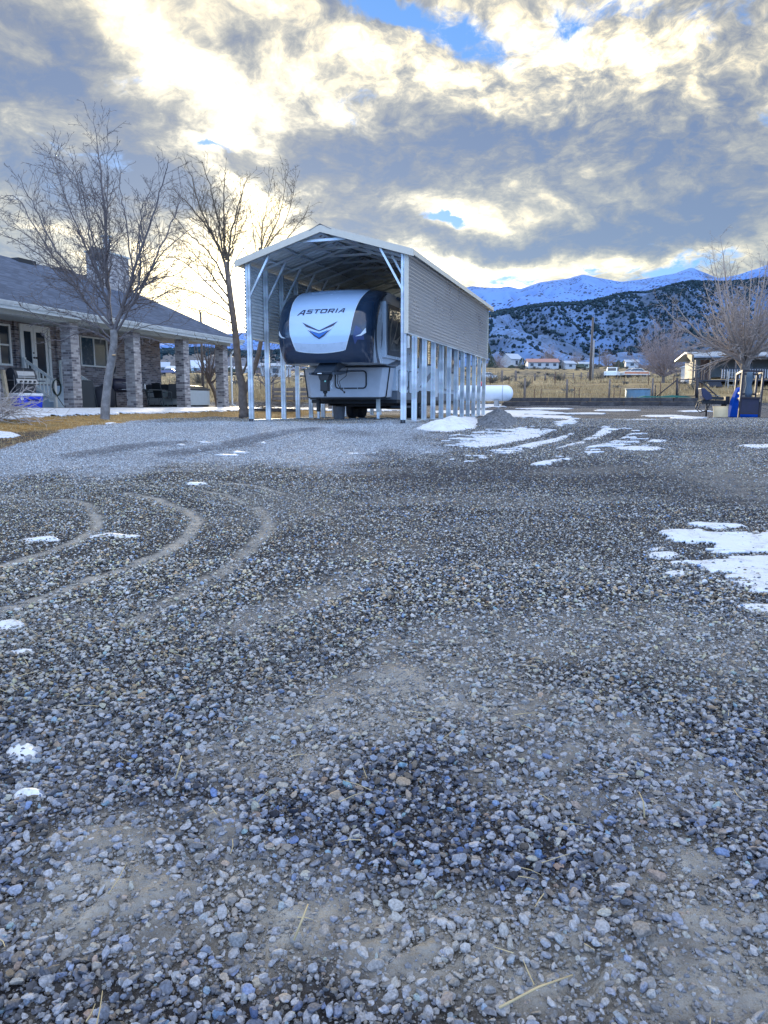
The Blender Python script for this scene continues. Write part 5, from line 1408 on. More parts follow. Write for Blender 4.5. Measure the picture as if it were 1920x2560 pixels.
for q, dy in (([(650, 640), (658, 560), (672, 480), (672, 425)], .4), ([(652, 640), (690, 560), (710, 490), (722, 410)], -.3), ([(655, 640), (680, 600), (715, 550), (735, 470), (738, 437)], .8),
              ([(640, 680), (690, 630), (730, 580), (760, 540), (772, 515)], -.4), ([(645, 660), (635, 590), (628, 540), (625, 500)], .7), ([(650, 640), (665, 580), (690, 540), (700, 500)], 1.2), ([(640, 680), (620, 640), (600, 610), (590, 600)], .2)):
    lm.append((PP(q, T2 + .8, dy), .028, .004))
t2 = limb_tree('bare_tree', 'bare brown tree beside the left front legs of the carport, crown above its roof', 'tree', b2, tr, lm, bark2, twig_y, 5, SPEC, .13, (.7, 1.25), 'bare trees in the yard')
# generic spreading tree grown by rule
def grown(name, label, base, H, Wd, seed, bm_, tm_, nl=16, tr_r=.14, fork=.18, lean=(0, 0), spec=SPEC, spacing=.3, group='bare trees beyond the yard', tw=(.5, .9), up=.3, upright=0., minz=.42):
    g = random.Random(seed); B = Vector(base); B.z = ground_at(B.x, B.y) - .1
    tf = B + Vector((lean[0], lean[1], H * fork))
    tr = [([B, B.lerp(tf, .5) + Vector((g.gauss(0, .05), 0, 0)), tf], tr_r, tr_r * .75)]
    lm = []
    for i in range(nl):
        a = 2 * math.pi * i / nl + g.uniform(-.2, .2); e = g.uniform(.12, 1) ** .8
        hh_ = H * (1 - .55 * (1 - math.cos(e * 1.45)) + g.uniform(-.04, .04)) if upright == 0 else H * (1 - upright * e)
        rr = Wd / 2 * e
        tip = B + Vector((math.cos(a) * rr, math.sin(a) * rr, max(H * minz, hh_)))
        st = B.lerp(tf, g.uniform(.7, 1))
        mid = st.lerp(tip, .45) + Vector((math.cos(a), math.sin(a), -.2)) * rr * .12
        lm.append(([st, mid, tip], tr_r * .42, .006))
    return limb_tree(name, label, 'tree', B, tr, lm, bm_, tm_, seed + 1, spec, spacing, tw, group, up)
# ------------------------------------------------------------ trees beyond the yard
MINR = .0065
BIG = [(.30, .45, 25, 60), (.20, .40, 25, 65)]
def at(px, py, Y): return P(px, py, Y)
# big cottonwood at the right edge, behind the metal frame
grown('bare_tree', 'big spreading bare tree at the right edge behind the metal frame rack', at(1858, 985, 48), 10.8, 12.0, 21, bark2, mat('twig_tan_pale', (.30, .25, .22), .85, var=.25), 24, .34, .27, minz=.62, spec=BIG, spacing=.50, tw=(1.0, 1.7), up=.25)
grown('bare_tree', 'broad low mauve tree with a short trunk standing left of the porch trailer home', at(1657, 955, 80), 7.0, 9.2, 22, bark2, twig_p, 34, .2, .14, spec=BIG, spacing=.40, tw=(1.0, 1.6), up=.15)
# behind the porch and behind the carport
grown('bare_tree', 'small bare tree seen between the last two porch columns', at(545, 985, 38), 4.6, 4.2, 23, bark2, twigm, 12, .12, .35, (-.5, 0), spacing=.35)
grown('bare_tree', 'thin bare tree seen through the left legs of the carport', at(668, 968, 46), 4.6, 4.0, 24, bark2, twigm, 12, .08, .3, spacing=.35, group=None)
grown('bare_tree', 'bare tree trunk seen under the trailer between the legs', at(828, 1012, 36), 6.0, 4.0, 25, bark2, twigm, 10, .14, .3, spacing=.4, group=None)
# round headed mauve trees by the far houses
for px, py, Y, H, W_, sd, lb in ((1373, 918, 260, 9.5, 12, 31, 'wide round bare tree behind the long red roofed house'), (1245, 920, 250, 5.5, 9, 32, 'low mauve bush right of the carport in front of the white barn'),
                               (1515, 925, 255, 6, 8, 33, 'round bare tree behind the tall power pole'), (1440, 915, 270, 6.5, 8, 34, 'faint bare tree between the red roofed house and the power pole')):
    grown('bare_tree', lb, at(px, py, Y), H, W_, sd, bark2, twig_p, 26, .25, .12, spec=[(.8, .45, 25, 60)], spacing=.55, tw=(1.6, 2.4), up=.1, group='round bare trees by the far houses')
# evergreens by the far houses
ever = mat('evergreen', (.030, .055, .040), .8, var=.4, vscale=3)
def conifer(px, py, Y, H, Wd, seed, label, round_=.5):
    g = random.Random(seed); b_ = at(px, py, Y); b_.z = ground_at(b_.x, b_.y) - .1
    th_ = thing('evergreen_tree', label, 'tree', b_, 0, 'dark evergreens by the far houses')
    MB().tube([(0, 0, 0), (0, 0, H * .5)], [.18, .1], 6).build('trunk', bark2, th_)
    m = MB()
    for i in range(900):
        z = g.uniform(.06, 1); prof_ = (1 - z) ** .6 if z > .25 else .75 + z
        rr = Wd / 2 * prof_ * g.uniform(.55, 1.05); a = g.uniform(0, 2 * math.pi)
        c = Vector((math.cos(a) * rr, math.sin(a) * rr, z * H)); s = H * g.uniform(.03, .07)
        d = Vector((math.cos(a), math.sin(a), g.uniform(-.3, .8))).normalized() * s; q = d.orthogonal().normalized() * s * .5
        m.add([c - q, c + q, c + d * 1.3], [(0, 1, 2)])
    m.build('crown', ever, th_, recalc=False)
conifer(1212, 925, 200, 7.0, 5.0, 41, 'dark evergreen just right of the carport rear corner')
conifer(1230, 918, 240, 4.0, 3.6, 42, 'small rounded evergreen left of the white barn')
conifer(1305, 918, 250, 3.6, 3.4, 43, 'dark evergreen at the right end of the white barn')
conifer(1545, 928, 220, 2.6, 2.4, 44, 'small evergreen behind the white pickup')
# ------------------------------------------------------------ far houses
wpl = mat('plank_white', (.40, .43, .46), .7); rred = mat('roof_rust', (.36, .20, .17), .7, var=.15); rgrey = mat('roof_pale', (.34, .40, .48), .6); wgrn = mat('wall_palegreen', (.52, .58, .50), .7); dwin = mat('far_window', (.03, .035, .045), .2)
def far_house(px, py, Y, Wd, Dp, Hh, roof_h, rz, wm, rm, label, wins=3, name='far_house', cat='house', group='houses at the foot of the hills'):
    b_ = at(px, py, Y); b_.z = ground_at(b_.x, b_.y) - .15
    h = thing(name, label, cat, b_, rz, group)
    m = MB(); m.box(-Wd / 2, Wd / 2, -Dp / 2, Dp / 2, 0, Hh); m.prism([(-Dp / 2, Hh), (0, Hh + roof_h), (Dp / 2, Hh)], 'x', -Wd / 2, Wd / 2); m.build('wall', wm, h)
    for s in (-1, 1):
        m = MB(); y1 = s * (Dp / 2 + .4); z1 = Hh - .4 * roof_h / (Dp / 2)
        m.add([(-Wd / 2 - .3, 0, Hh + roof_h + .12), (Wd / 2 + .3, 0, Hh + roof_h + .12), (Wd / 2 + .3, y1, z1 + .12), (-Wd / 2 - .3, y1, z1 + .12), (-Wd / 2 - .3, 0, Hh + roof_h + .03), (Wd / 2 + .3, 0, Hh + roof_h + .03), (Wd / 2 + .3, y1, z1), (-Wd / 2 - .3, y1, z1)],
              [(0, 1, 2, 3), (4, 7, 6, 5), (0, 4, 5, 1), (2, 6, 7, 3), (0, 3, 7, 4), (1, 5, 6, 2)]); m.build('roof', rm, h)
    for k in range(wins):
        x = -Wd / 2 + Wd * (k + .5) / wins
        MB().box(x - .5, x + .5, -Dp / 2 - .04, -Dp / 2 + .02, Hh * .4, Hh * .8).build('window', dwin, h)
    return h
far_house(1278, 918, 265, 5.0, 6, 3.4, 1.8, .5, wpl, rgrey, 'white two storey barn with pale metal roof left of the long red roofed house', 1, 'barn', 'barn')
far_house(1354, 927, 240, 9.6, 5, 2.2, 1.0, .0, wpl, rred, 'long low white house with rust red roof', 4)
far_house(1418, 925, 240, 3.6, 4, 1.8, .8, .3, wpl, rgrey, 'small shed with pale green white roof left of the power pole', 1)
far_house(1462, 927, 245, 4.5, 4, 1.6, .6, .0, wgrn, rgrey, 'low pale green shed right behind the power pole', 1)
far_house(1578, 923, 230, 3.6, 4, 1.9, .7, -.2, mat('wall_greyblue', (.42, .46, .50), .7), rgrey, 'snow roofed grey shed behind the orange and white car', 1)
far_house(413, 910, 240, 2.6, 4, 2.8, 1.4, .2, wpl, rgrey, 'white house with snowy roof right beside the brick wall end, seen under the porch', 2)
far_house(437, 908, 235, 4.4, 4, 2.0, .7, .0, mat('wall_dark', (.07, .08, .09), .7), mat('roof_snowy', (.50, .54, .6), .6), 'dark garage with snowy roof seen under the porch', 2)
far_house(452, 906, 230, 1.4, 3, 2.2, .5, .0, mat('wall_red', (.22, .03, .04), .7), mat('roof_snowy', (.50, .54, .6), .6), 'small dark red shed seen under the porch', 0)
far_house(495, 902, 250, 4.4, 5, 2.2, 2.2, .3, mat('wall_blue', (.36, .50, .62), .7), mat('roof_bluegrey', (.45, .52, .6), .6), 'pale blue gabled house seen between the porch columns', 2)
far_house(590, 898, 260, 9.0, 5, 2.2, .8, .0, wpl, mat('roof_snowy', (.50, .54, .6), .6), 'long white house with snowy roof left of the carport legs', 3)
far_house(690, 915, 130, 5.0, 5, 2.0, .5, .1, wpl, rgrey, 'low white shed seen through the carport legs above the field', 1)
# ------------------------------------------------------------ vehicles in the far field
def pickup(px, py, Y, rz, L, body, label, cat, sedan=False, two=None):
    b_ = at(px, py, Y); b_.z = ground_at(b_.x, b_.y)
    c = thing('parked_car' if sedan else 'pickup_truck', label, cat, b_, rz)
    bm_ = mat('car_' + cat.replace(' ', '_'), body, .3, coat=.5, var=.04)
    m = MB(); hL = L / 2
    prof = [(-hL, .45), (-hL, .95), (-hL + .1, 1.05), (-.75, 1.08), (1.0, 1.08), (hL - .05, 1.02), (hL, .9), (hL, .45)]
    m.prism(prof, 'y', -.95, .95); m.build('body', bm_, c, bev=.06)
    m = MB(); cab = [(-1.0, 1.08), (-.75, 1.72), (.75, 1.74), (1.05, 1.08)] if not sedan else [(-1.2, 1.08), (-.6, 1.55), (.9, 1.56), (1.6, 1.08)]
    m.prism(cab, 'y', -.78, .78); m.build('cab', bm_, c, bev=.05)
    m = MB()
    (x0, z0), (x1, z1), (x2, z2), (x3, z3) = cab
    for y in (-.785, .785): m.prism([(x0 + .18, z0 + .06), (x1 + .06, z1 - .1), (x2 - .06, z2 - .1), (x3 - .18, z3 + .06)], 'y', y - .006, y + .006)
    m.build('side_window', glass, c)
    for a, q in ((cab[0], cab[1]), (cab[3], cab[2])):
        A_ = Vector((a[0], 0, a[1])); B_ = Vector((q[0], 0, q[1])); o_ = Vector((-.01 if a[0] < 0 else .01, 0, .0)) * 1.5
        p0, p1 = A_.lerp(B_, .15) + o_, A_.lerp(B_, .85) + o_
        MB().add([(p0.x, -.66, p0.z), (p0.x, .66, p0.z), (p1.x, .60, p1.z), (p1.x, -.60, p1.z)], [(0, 1, 2, 3)]).build('windscreen', glass, c)
    for x in (-hL + .85, hL - .95):
        for s in (-1, 1):
            w_ = thing('wheel', None, None, (x, s * .84, .36)); w_.parent = c
            MB().lathe([(.22, -.1), (.34, -.11), (.36, -.06), (.36, .06), (.34, .11), (.22, .1)], n=18, axis='y').build('tyre', tyre, w_)
            MB().lathe([(.2, -.08 * s), (.18, .07 * s), (.05, .09 * s)], n=14, axis='y').build('rim', silver, w_)
    MB().box(-hL - .06, -hL + .04, -.9, .9, .42, .6).build('bumper', silver, c, bev=.02); MB().box(hL - .04, hL + .07, -.9, .9, .42, .6).build('bumper', silver, c, bev=.02)
    for s in (-1, 1): MB().box(-hL - .012, -hL + .03, s * .72 - .12, s * .72 + .12, .72, .9).build('headlight', mat('lamp_glass', (.6, .6, .55), .15), c)
    if two: MB().prism([(-hL + .1, .66), (hL - .1, .66), (hL - .15, .95), (-hL + .15, .95)], 'y', -.957, .957).build('side_stripe', mat('stripe_orange', two, .35), c)
    return c
pickup(1531, 945, 118, R(65), 5.0, (.66, .70, .70), 'white pickup truck parked in the dry field right of the power pole', 'pickup truck')
pickup(1584, 944, 120, R(10), 4.4, (.62, .58, .52), 'white and orange car parked in the field beside the white pickup', 'car', True, (.55, .20, .08))
pickup(1213, 928, 150, R(20), 4.6, (.55, .6, .66), 'white car far away beside the rear corner of the carport', 'parked car', True)
pickup(421, 908, 200, R(5), 4.4, (.10, .11, .22), 'dark blue car parked in front of the far houses under the porch', 'far car', True)
# ------------------------------------------------------------ poles
polew = mat('pole_wood', (.10, .085, .075), .85, var=.25)
def pole(px, ytop, ybot, Y, r, label, arms=0, name='utility_pole', m_=polew, lean=0):
    a = at(px, ybot, Y); z0 = ground_at(a.x, a.y); top = at(px + lean, ytop, Y).z
    c = thing(name, label, 'pole', (a.x, a.y, z0), 0)
    MB().tube([(0, 0, -.2), (lean * Y / F, 0, top - z0)], [r, r * .7], 10).build('shaft', m_, c)
    if arms:
        MB().box(-.9, .9, -.05, .05, top - z0 - .5, top - z0 - .38).build('cross_arm', m_, c)
        for k in (-.8, -.3, .3, .8): MB().lathe([(.03, top - z0 - .38), (.05, top - z0 - .3), (.02, top - z0 - .24)], (k, 0, 0), 8).build('insulator', silver, c)
    return c
pole(1474, 794, 966, 90, .17, 'tall dark wooden power pole standing alone in the dry field', lean=2)
pole(1481, 850, 958, 96, .13, 'paler thinner pole right behind the tall power pole', m_=mat('pole_pale', (.26, .25, .24), .8))
pole(1497, 868, 925, 230, .14, 'slim far pole just right of the tall power pole', 1)
pole(1521, 890, 926, 210, .13, 'short pale far pole left of the white pickup')
pole(1407, 898, 925, 215, .12, 'short pale far pole at the right end of the red roofed house')
pole(508, 780, 978, 44, .09, 'slim wooden pole rising behind the porch roof near the sunset')
# ------------------------------------------------------------ fences
rustm = mat('rusty_steel', (.10, .055, .04), .75, metal=.3, var=.25); oldw = mat('fence_wood', (.15, .125, .11), .85, var=.3)
def fence(label, posts, wires, hgt, wm=rustm, group='wire fences in the field'):
    """posts: (px, ybottom, ytop, Y, width m, material)"""
    f = thing('wire_fence', label, 'fence', at(posts[0][0], posts[0][1], posts[0][3]), 0, group)
    o0 = f.location.copy(); tops = []
    for px, yb, yt, Y, wd, m_ in posts:
        a = at(px, yb, Y); z = ground_at(a.x, a.y); tp = at(px, yt, Y).z
        tp = max(tp, z + .7)
        MB().tube([Vector((a.x, a.y, z - .1)) - o0, Vector((a.x + rnd.gauss(0, .02), a.y, tp)) - o0], [wd / 2, wd / 2 * .9], 7).build('post', m_, f)
        tops.append((Vector((a.x, a.y, z)), tp - z))
    m = MB()
    for k in range(wires):
        fr = .25 + .68 * k / max(1, wires - 1)
        pts = []
        for b_, h_ in tops: pts.append(b_ + Vector((0, 0, hgt * fr)) - o0)
        m.tube(pts, .006, 3, False)
    m.build('wire', mat('wire_steel', (.16, .16, .16), .5, metal=.5), f)
    return f
W_ = oldw; S_ = rustm
fence('wire fence on wooden posts just behind the timber wall', [(1180, 998, 945, 49, .05, S_), (1311, 997, 945, 49, .16, W_), (1335, 1002, 972, 47.5, .05, S_), (1352, 1003, 972, 47.5, .05, S_), (1416, 998, 948, 49, .15, W_), (1435, 1005, 968, 47.5, .05, S_), (1448, 1003, 970, 47.5, .05, S_), (1522, 997, 948, 49, .14, W_), (1534, 1003, 970, 47.5, .05, S_), (1549, 1003, 970, 47.5, .05, S_), (1631, 996, 945, 49, .15, W_)], 4, 1.1)
fence('middle wire fence of thin rusty posts crossing the dry grass', [(1202, 965, 940, 68, .07, S_), (1217, 962, 943, 68, .06, S_), (1226, 962, 938, 68, .06, S_), (1272, 966, 944, 68, .06, S_), (1330, 967, 946, 68, .06, S_), (1387, 963, 930, 68, .09, S_), (1437, 965, 945, 68, .06, S_), (1502, 964, 946, 68, .06, S_), (1560, 964, 944, 68, .06, S_), (1621, 962, 936, 68, .08, S_), (1683, 965, 936, 68, .09, S_)], 3, .95)
fence('far fence of thick dark wooden posts in front of the houses', [(1204, 955, 935, 90, .16, W_), (1254, 956, 926, 90, .30, W_), (1289, 956, 926, 90, .30, W_), (1337, 954, 934, 95, .24, W_), (1363, 954, 934, 95, .24, W_), (1385, 952, 935, 95, .18, W_), (1410, 951, 933, 98, .20, W_), (1433, 950, 932, 100, .20, W_), (1453, 948, 931, 102, .22, W_), (1470, 948, 930, 104, .22, W_), (1508, 945, 930, 110, .20, W_)], 3, 1.1)
fence('wire fence beyond the porch and the left carport legs', [(424, 990, 950, 52, .05, S_), (470, 985, 946, 55, .06, S_), (519, 1000, 934, 44, .06, S_), (555, 980, 950, 58, .05, S_), (587, 962, 942, 70, .09, S_), (652, 975, 948, 60, .08, S_), (683, 985, 944, 50, .12, W_), (723, 955, 922, 70, .08, S_), (760, 960, 940, 70, .08, S_), (830, 965, 940, 70, .08, S_)], 3, .95)
# ------------------------------------------------------------ railway sleeper retaining wall
sleeper = mat('sleeper_wood', (.045, .042, .045), .85, var=.45, vscale=5, bump=.8, bscale=25, dirt=(.09, .085, .085))
rw = thing('timber_wall', 'low dark retaining wall of stacked old railway sleepers along the yard edge', 'retaining wall', at(1255, 1015, 45), 0)
o0 = rw.location.copy()
for row in range(2):
    px = 1258 + row * 6
    while px < 1742:
        stp = rnd.uniform(90, 110); q = min(px + stp, 1744)
        a = at(px, 1012, 45 - .6 * (px - 1258) / 480); c_ = at(q - 1.2, 1012, 45 - .6 * (q - 1258) / 480)
        za = ground_at(a.x, a.y); a.z = za + .11 + row * .225; c_.z = ground_at(c_.x, c_.y) + .11 + row * .225
        jit = Vector((0, rnd.uniform(-.04, .04) + row * .03, 0))
        MB().beam(a - o0 + jit, c_ - o0 + jit, .22, .215).build('sleeper', sleeper, rw, bev=.015); px = q
for k, (x, y, ln, rz, lb) in enumerate(((1290, 1008, 1.7, .1, 'short sleeper lying across the left end of the sleeper wall'), (1500, 1016, 2.3, .05, 'loose sleeper lying on the ground before the middle of the sleeper wall'), (1700, 1017, 2.0, -.1, 'loose dark sleeper at the right end of the sleeper wall'))):
    p = at(x, y, 43.6); z = ground_at(p.x, p.y)
    o = MB().box(-ln / 2, ln / 2, -.11, .11, 0, .2).build('loose_sleeper', sleeper, bev=.015); o.location = (p.x, p.y, z); o.rotation_euler.z = rz; tag(o, lb, 'sleeper', 'loose sleepers')
# green tarp strip on the wall
p = at(1660, 1001, 45.3); o = MB().prism([(-1.6, 0), (-1.2, .10), (-.3, .06), (.4, .14), (1.4, .05), (1.6, 0)], 'y', -.25, .25).build('green_tarp', mat('tarp_green', (.02, .14, .10), .5)); o.location = (p.x, p.y, ground_at(p.x, p.y) + .45 - .0); tag(o, 'crumpled green tarp strip lying on top of the sleeper wall', 'tarp')
# ------------------------------------------------------------ propane tank
TY = 42.0
pa, pb = at(1105, 983, TY + 1.0), at(1283, 983, TY)
tk_c = (pa + pb) / 2; zt_ = ground_at(tk_c.x, tk_c.y)
ang = math.atan2(pb.y - pa.y, pb.x - pa.x); tl = (pb - pa).length
rr_ = .445
tk = thing('propane_tank', 'long white propane tank with red dome lid beside the carport', 'propane tank', (tk_c.x, tk_c.y, zt_), ang)
zc = rr_ + max(.16, at(1200, 1003, TY).z - zt_)
h = tl / 2
prof = [(.01, -h)] + [(rr_ * math.sin(a), -h + rr_ * .9 * (1 - math.cos(a))) for a in [math.pi / 2 * i / 7 for i in range(1, 8)]]
prof += [(r_, -x_) for r_, x_ in prof[::-1]]
MB().lathe(prof, (0, 0, zc), 32, 'x').build('shell', mat('tank_white', (.66, .72, .80), .35, var=.03), tk)
MB().lathe([(.22, zc + rr_ - .06), (.23, zc + rr_ + .05), (.20, zc + rr_ + .15), (.10, zc + rr_ + .19), (.02, zc + rr_ + .20)], (h * .11, 0, 0), 20).build('dome_lid', mat('lid_red', (.50, .03, .05), .35), tk)
for x in (h * .11, h * .72): MB().lathe([(rr_ + .003, x - .012), (rr_ + .004, x + .012)], (0, 0, zc), 32, 'x').build('weld_band', mat('band_blue', (.10, .16, .24), .4), tk)
for x in (-h * .55, h * .55): MB().box(x - .12, x + .12, -.35, .35, -.05, zc - rr_ * .80).build('saddle', mat('saddle_concrete', (.3, .3, .3), .8), tk)
# ------------------------------------------------------------ stock trough
p = at(1594, 996, 50); z = ground_at(p.x, p.y)
tg = thing('stock_trough', 'round blue grey corrugated metal stock trough behind the sleeper wall', 'trough', (p.x, p.y, z), 0)
prof = []
for i in range(13): prof.append((.80 + .012 * (i % 2), .04 + i * .05))
MB().lathe([(.80, 0)] + prof + [(.83, .66), (.83, .69), (.78, .69), (.78, .1)], n=40).build('wall', mat('trough_metal', (.14, .25, .34), .45, metal=.4, var=.25, vscale=1), tg)
MB().tube([(.83 * math.cos(a), .83 * math.sin(a), .69) for a in [i * math.pi / 16 for i in range(33)]], .02, 6, False).build('rim', galv, tg)
# ------------------------------------------------------------ pipe gate and braces
pipe = mat('gate_pipe', (.045, .04, .045), .6, metal=.3)
GY = 45.5
def gp(px, py, Y=GY): return at(px, py, Y)
gt = thing('pipe_gate', 'dark rounded pipe frame gate right of the trough', 'gate', gp(1718, 992), 0); o0 = gt.location.copy()
pts = [gp(1697, 990), gp(1697, 954), gp(1700, 949), gp(1735, 948), gp(1737, 953), gp(1737, 990), gp(1697, 990)]
MB().tube([p - o0 for p in pts], .03, 6, False).build('frame', pipe, gt)
MB().tube([gp(1697, 955) - o0, gp(1737, 955) - o0], .02, 6).build('rail', pipe, gt)
br = thing('brace_post', 'heavy dark gate post with long slanting brace left of the pipe gate', 'fence post', gp(1692, 996), 0, 'gate posts with braces'); o0 = br.location.copy()
MB().tube([gp(1692, 998) - o0, gp(1693, 945) - o0], .075, 8).build('post', pipe, br); MB().tube([gp(1692, 950) - o0, gp(1640, 992) - o0], .04, 6).build('brace', pipe, br)
MB().tube([gp(1638, 998) - o0, gp(1637, 962) - o0], .045, 6).build('short_post', pipe, br)
MB().tube([gp(1650, 1000, 45.2) - o0, gp(1651, 957, 45.2) - o0], .03, 6).build('stake', rustm, br)
br = thing('brace_post', 'heavy dark gate post with brace slanting down to the right of the pipe gate', 'fence post', gp(1742, 996), 0, 'gate posts with braces'); o0 = br.location.copy()
MB().tube([gp(1742, 1000) - o0, gp(1743, 945) - o0], .10, 8).build('post', pipe, br); MB().tube([gp(1756, 957) - o0, gp(1795, 992) - o0], .04, 6).build('brace', pipe, br)
MB().tube([gp(1743, 952) - o0, gp(1757, 958) - o0], .05, 6).build('link', pipe, br)
MB().tube([gp(1752, 995) - o0, gp(1752, 958) - o0], .03, 6).build('stake', rustm, br)
# bucket
p = at(1811, 995, 42.0); z = ground_at(p.x, p.y)
bk = thing('bucket', 'black plastic bucket on the ground left of the metal frame rack', 'bucket', (p.x, p.y, z), 0)
MB().lathe([(.13, 0), (.16, .26), (.175, .27), (.175, .31), (.155, .31), (.12, .04)], n=18).build('body', black, bk)
MB().tube([(.17 * math.cos(a), 0, .28 + .05 * math.sin(a)) for a in [i * math.pi / 8 for i in range(9)]], .006, 5, False).build('handle', silver, bk)
# ------------------------------------------------------------ trailer home with deck
b_ = at(1735, 965, 62); b_.z = ground_at(b_.x, b_.y)
mh = thing('trailer_home', 'pale trailer home with snowy metal porch roof and a dark deck along the front', 'house', b_, R(-12))
hz0 = at(1735, 892, 62).z - b_.z     # eave height
tanw = mat('home_wall', (.24, .25, .24), .7, var=.08); tanp = mat('home_panel', (.15, .125, .09), .7, var=.15)
MB().box(.6, 16, 3.2, 8, .9, hz0 - .05).build('wall', tanw, mh)
MB().prism([(-.7, hz0 + .02), (3.4, hz0 + .62), (8.6, hz0 + .2), (8.6, hz0 + .05), (3.4, hz0 + .5), (-.7, hz0 - .10)], 'x', -.25, 16.3).build('roof', mat('home_roof', (.30, .36, .44), .5, var=.12, dirt=(.2, .2, .2)), mh)
m = MB(); m.prism([(-.7, hz0 + .10), (1.4, hz0 + .45), (1.4, hz0 + .10), (-.7, hz0 - .45)], 'x', -.42, -.26); m.build('gable_panel', tanp, mh)
MB().box(-.2, 16.1, -.55, -.42, hz0 - .28, hz0 - .12).build('porch_beam', mat('beam_dark', (.07, .065, .06), .8), mh)
for x in (-.0, 1.1, 3.0, 6.0, 9.0, 12.0): MB().box(x - .06, x + .06, -.50, -.38, .5, hz0 - .3).build('porch_post', oldw, mh)
MB().box(-.28, -.14, -.5, .7, .2, hz0 - .3).build('end_panel', tanp, mh)
deckc = mat('deck_dark', (.035, .04, .055), .7)
MB().box(1.9, 16, -.55, 3.2, .45, .58).build('deck', deckc, mh)
MB().box(1.9, 16, 2.9, 3.1, 0, .45).build('skirting', black, mh)
MB().box(.2, 1.9, -.55, 3.2, .45, .57).build('landing', deckc, mh)
for k in range(3): MB().box(.9, 1.9, -.56 - .28 * (k + 1), -.561 - .28 * k, 0, .45 - .14 * k - .05).build('step', deckc, mh)
m = MB(); m.box(1.9, 16, -.53, -.47, 1.40, 1.47); m.box(1.9, 16, -.53, -.47, .62, .68); m.build('rail', deckc, mh)
bal = MB(); x = 2.0
while x < 15.9: bal.box(x - .03, x + .03, -.52, -.48, .68, 1.40); x += .19
bal.build('balusters', mat('baluster_grey', (.44, .47, .52), .6), mh)['kind'] = 'stuff'
m = MB(); m.box(.05, .8, -.53, -.47, 1.40, 1.47); x = .1
while x < .8: m.box(x - .03, x + .03, -.52, -.48, .5, 1.40); x += .19
m.build('side_rail', deckc, mh)
dd_ = MB().box(1.0, 1.85, 3.12, 3.2, .58, 2.5).build('door', mat('door_brown', (.22, .14, .11), .7, var=.2), mh)
for x, wd in ((4.5, 1.3), (7.6, 1.0), (10.6, 1.2), (13.5, 1.2)):
    o = MB().box(x - wd / 2, x + wd / 2, 3.14, 3.2, 1.5, 2.4).build('window', mat('frame_white', (.5, .5, .5), .6), mh)
    MB().box(x - wd / 2 + .07, x + wd / 2 - .07, 3.12, 3.14, 1.57, 2.33).build('pane', dwin, o)
# white ladder like rack leaning on the deck
p = mh.matrix_basis @ Vector((2.6, -1.0, 0)); z = ground_at(p.x, p.y)
ld = thing('step_ladder', 'weathered pale step ladder standing before the deck of the trailer home', 'ladder', (p.x, p.y, z), R(-4))
lm_ = mat('ladder_grey', (.36, .35, .32), .7)
for s in (-1, 1):
    MB().beam((s * .33, -.3, 0), (s * .26, .0, 1.35), .07, .05).build('rail', lm_, ld); MB().beam((s * .33, .35, 0), (s * .26, .05, 1.35), .05, .04).build('rear_leg', lm_, ld)
for k in range(4): MB().box(-.30, .30, -.26 + k * .07, -.16 + k * .07, .22 + k * .33, .26 + k * .33).build('tread', lm_, ld)
# white cabinet left of the trailer home, in the distance
p = at(1722, 945, 75); z = ground_at(p.x, p.y)
c = thing('garden_shed', 'small white shed just left of the trailer home', 'shed', (p.x, p.y, z), 0)
MB().box(-.6, .6, -.5, .5, 0, 1.7).build('wall', wpl, c); MB().prism([(-.7, 1.7), (0, 1.95), (.7, 1.7), (.7, 1.64), (-.7, 1.64)], 'y', -.6, .6).build('roof', rgrey, c); MB().box(-.3, .25, -.53, -.5, .05, 1.5).build('door', mat('shed_door', (.4, .42, .42), .6), c)
# ------------------------------------------------------------ near right: frame rack, hydraulic splitter, mat, bicycle
FY = 25.0
def fp(px, py, Y=FY): return at(px, py, Y)
base = G(1853, 1046); fz = ground_at(*base)
fk = thing('metal_rack', 'tall dark angle iron rack with a solid dark panel in its lower half', 'rack', (fp(1853, 1046).x, FY, fz), 0)
o0 = fk.location.copy(); ironm = mat('angle_iron', (.035, .028, .035), .6, metal=.3); irons = mat('angle_iron_pale', (.30, .25, .19), .55)
fl_, fr_, bl_, br_ = (1846, 1050, 24.6), (1897, 1049, 24.3), (1832, 1046, 26.0), (1882, 1046, 25.8)
def leg(q, ytop):
    a = fp(q[0], q[1], q[2]); a.z = ground_at(a.x, a.y); b2_ = fp(q[0] + (4 if q in (fl_, fr_) else 4), ytop, q[2]); b2_.x = a.x + .05; return a, b2_
Lg = {}
for nm, q, yt in (('fl', fl_, 925), ('fr', fr_, 927), ('bl', bl_, 933), ('br', br_, 934)):
    a, c_ = leg(q, yt); Lg[nm] = (a, c_); MB().beam(a - o0, c_ - o0, .06, .06).build('leg', ironm, fk)
    off = Vector((-.034, -.01, 0)) ; MB().beam(a.lerp(c_, .35) - o0 + off, c_ - o0 + off, .012, .05).build('leg_edge', irons, fk)
def pt(nm, f): return Lg[nm][0].lerp(Lg[nm][1], f)
for a, c_ in (('fl', 'fr'), ('fl', 'bl'), ('fr', 'br'), ('bl', 'br')):
    for f in ((.985,) if a == 'fl' and c_ == 'fr' else (.985, .53, .41)):
        MB().beam(pt(a, f) - o0, pt(c_, f) - o0, .05, .06).build('rail', irons if (f != .985 or a in ('fl', 'fr') and c_ in ('bl', 'br')) and c_ != 'br' else ironm, fk)
m = MB(); y_ = -.03
A_, B_, C_, D_ = [pt(n_, f) - o0 for n_, f in (('fl', .10), ('fr', .10), ('fr', .43), ('fl', .43))]
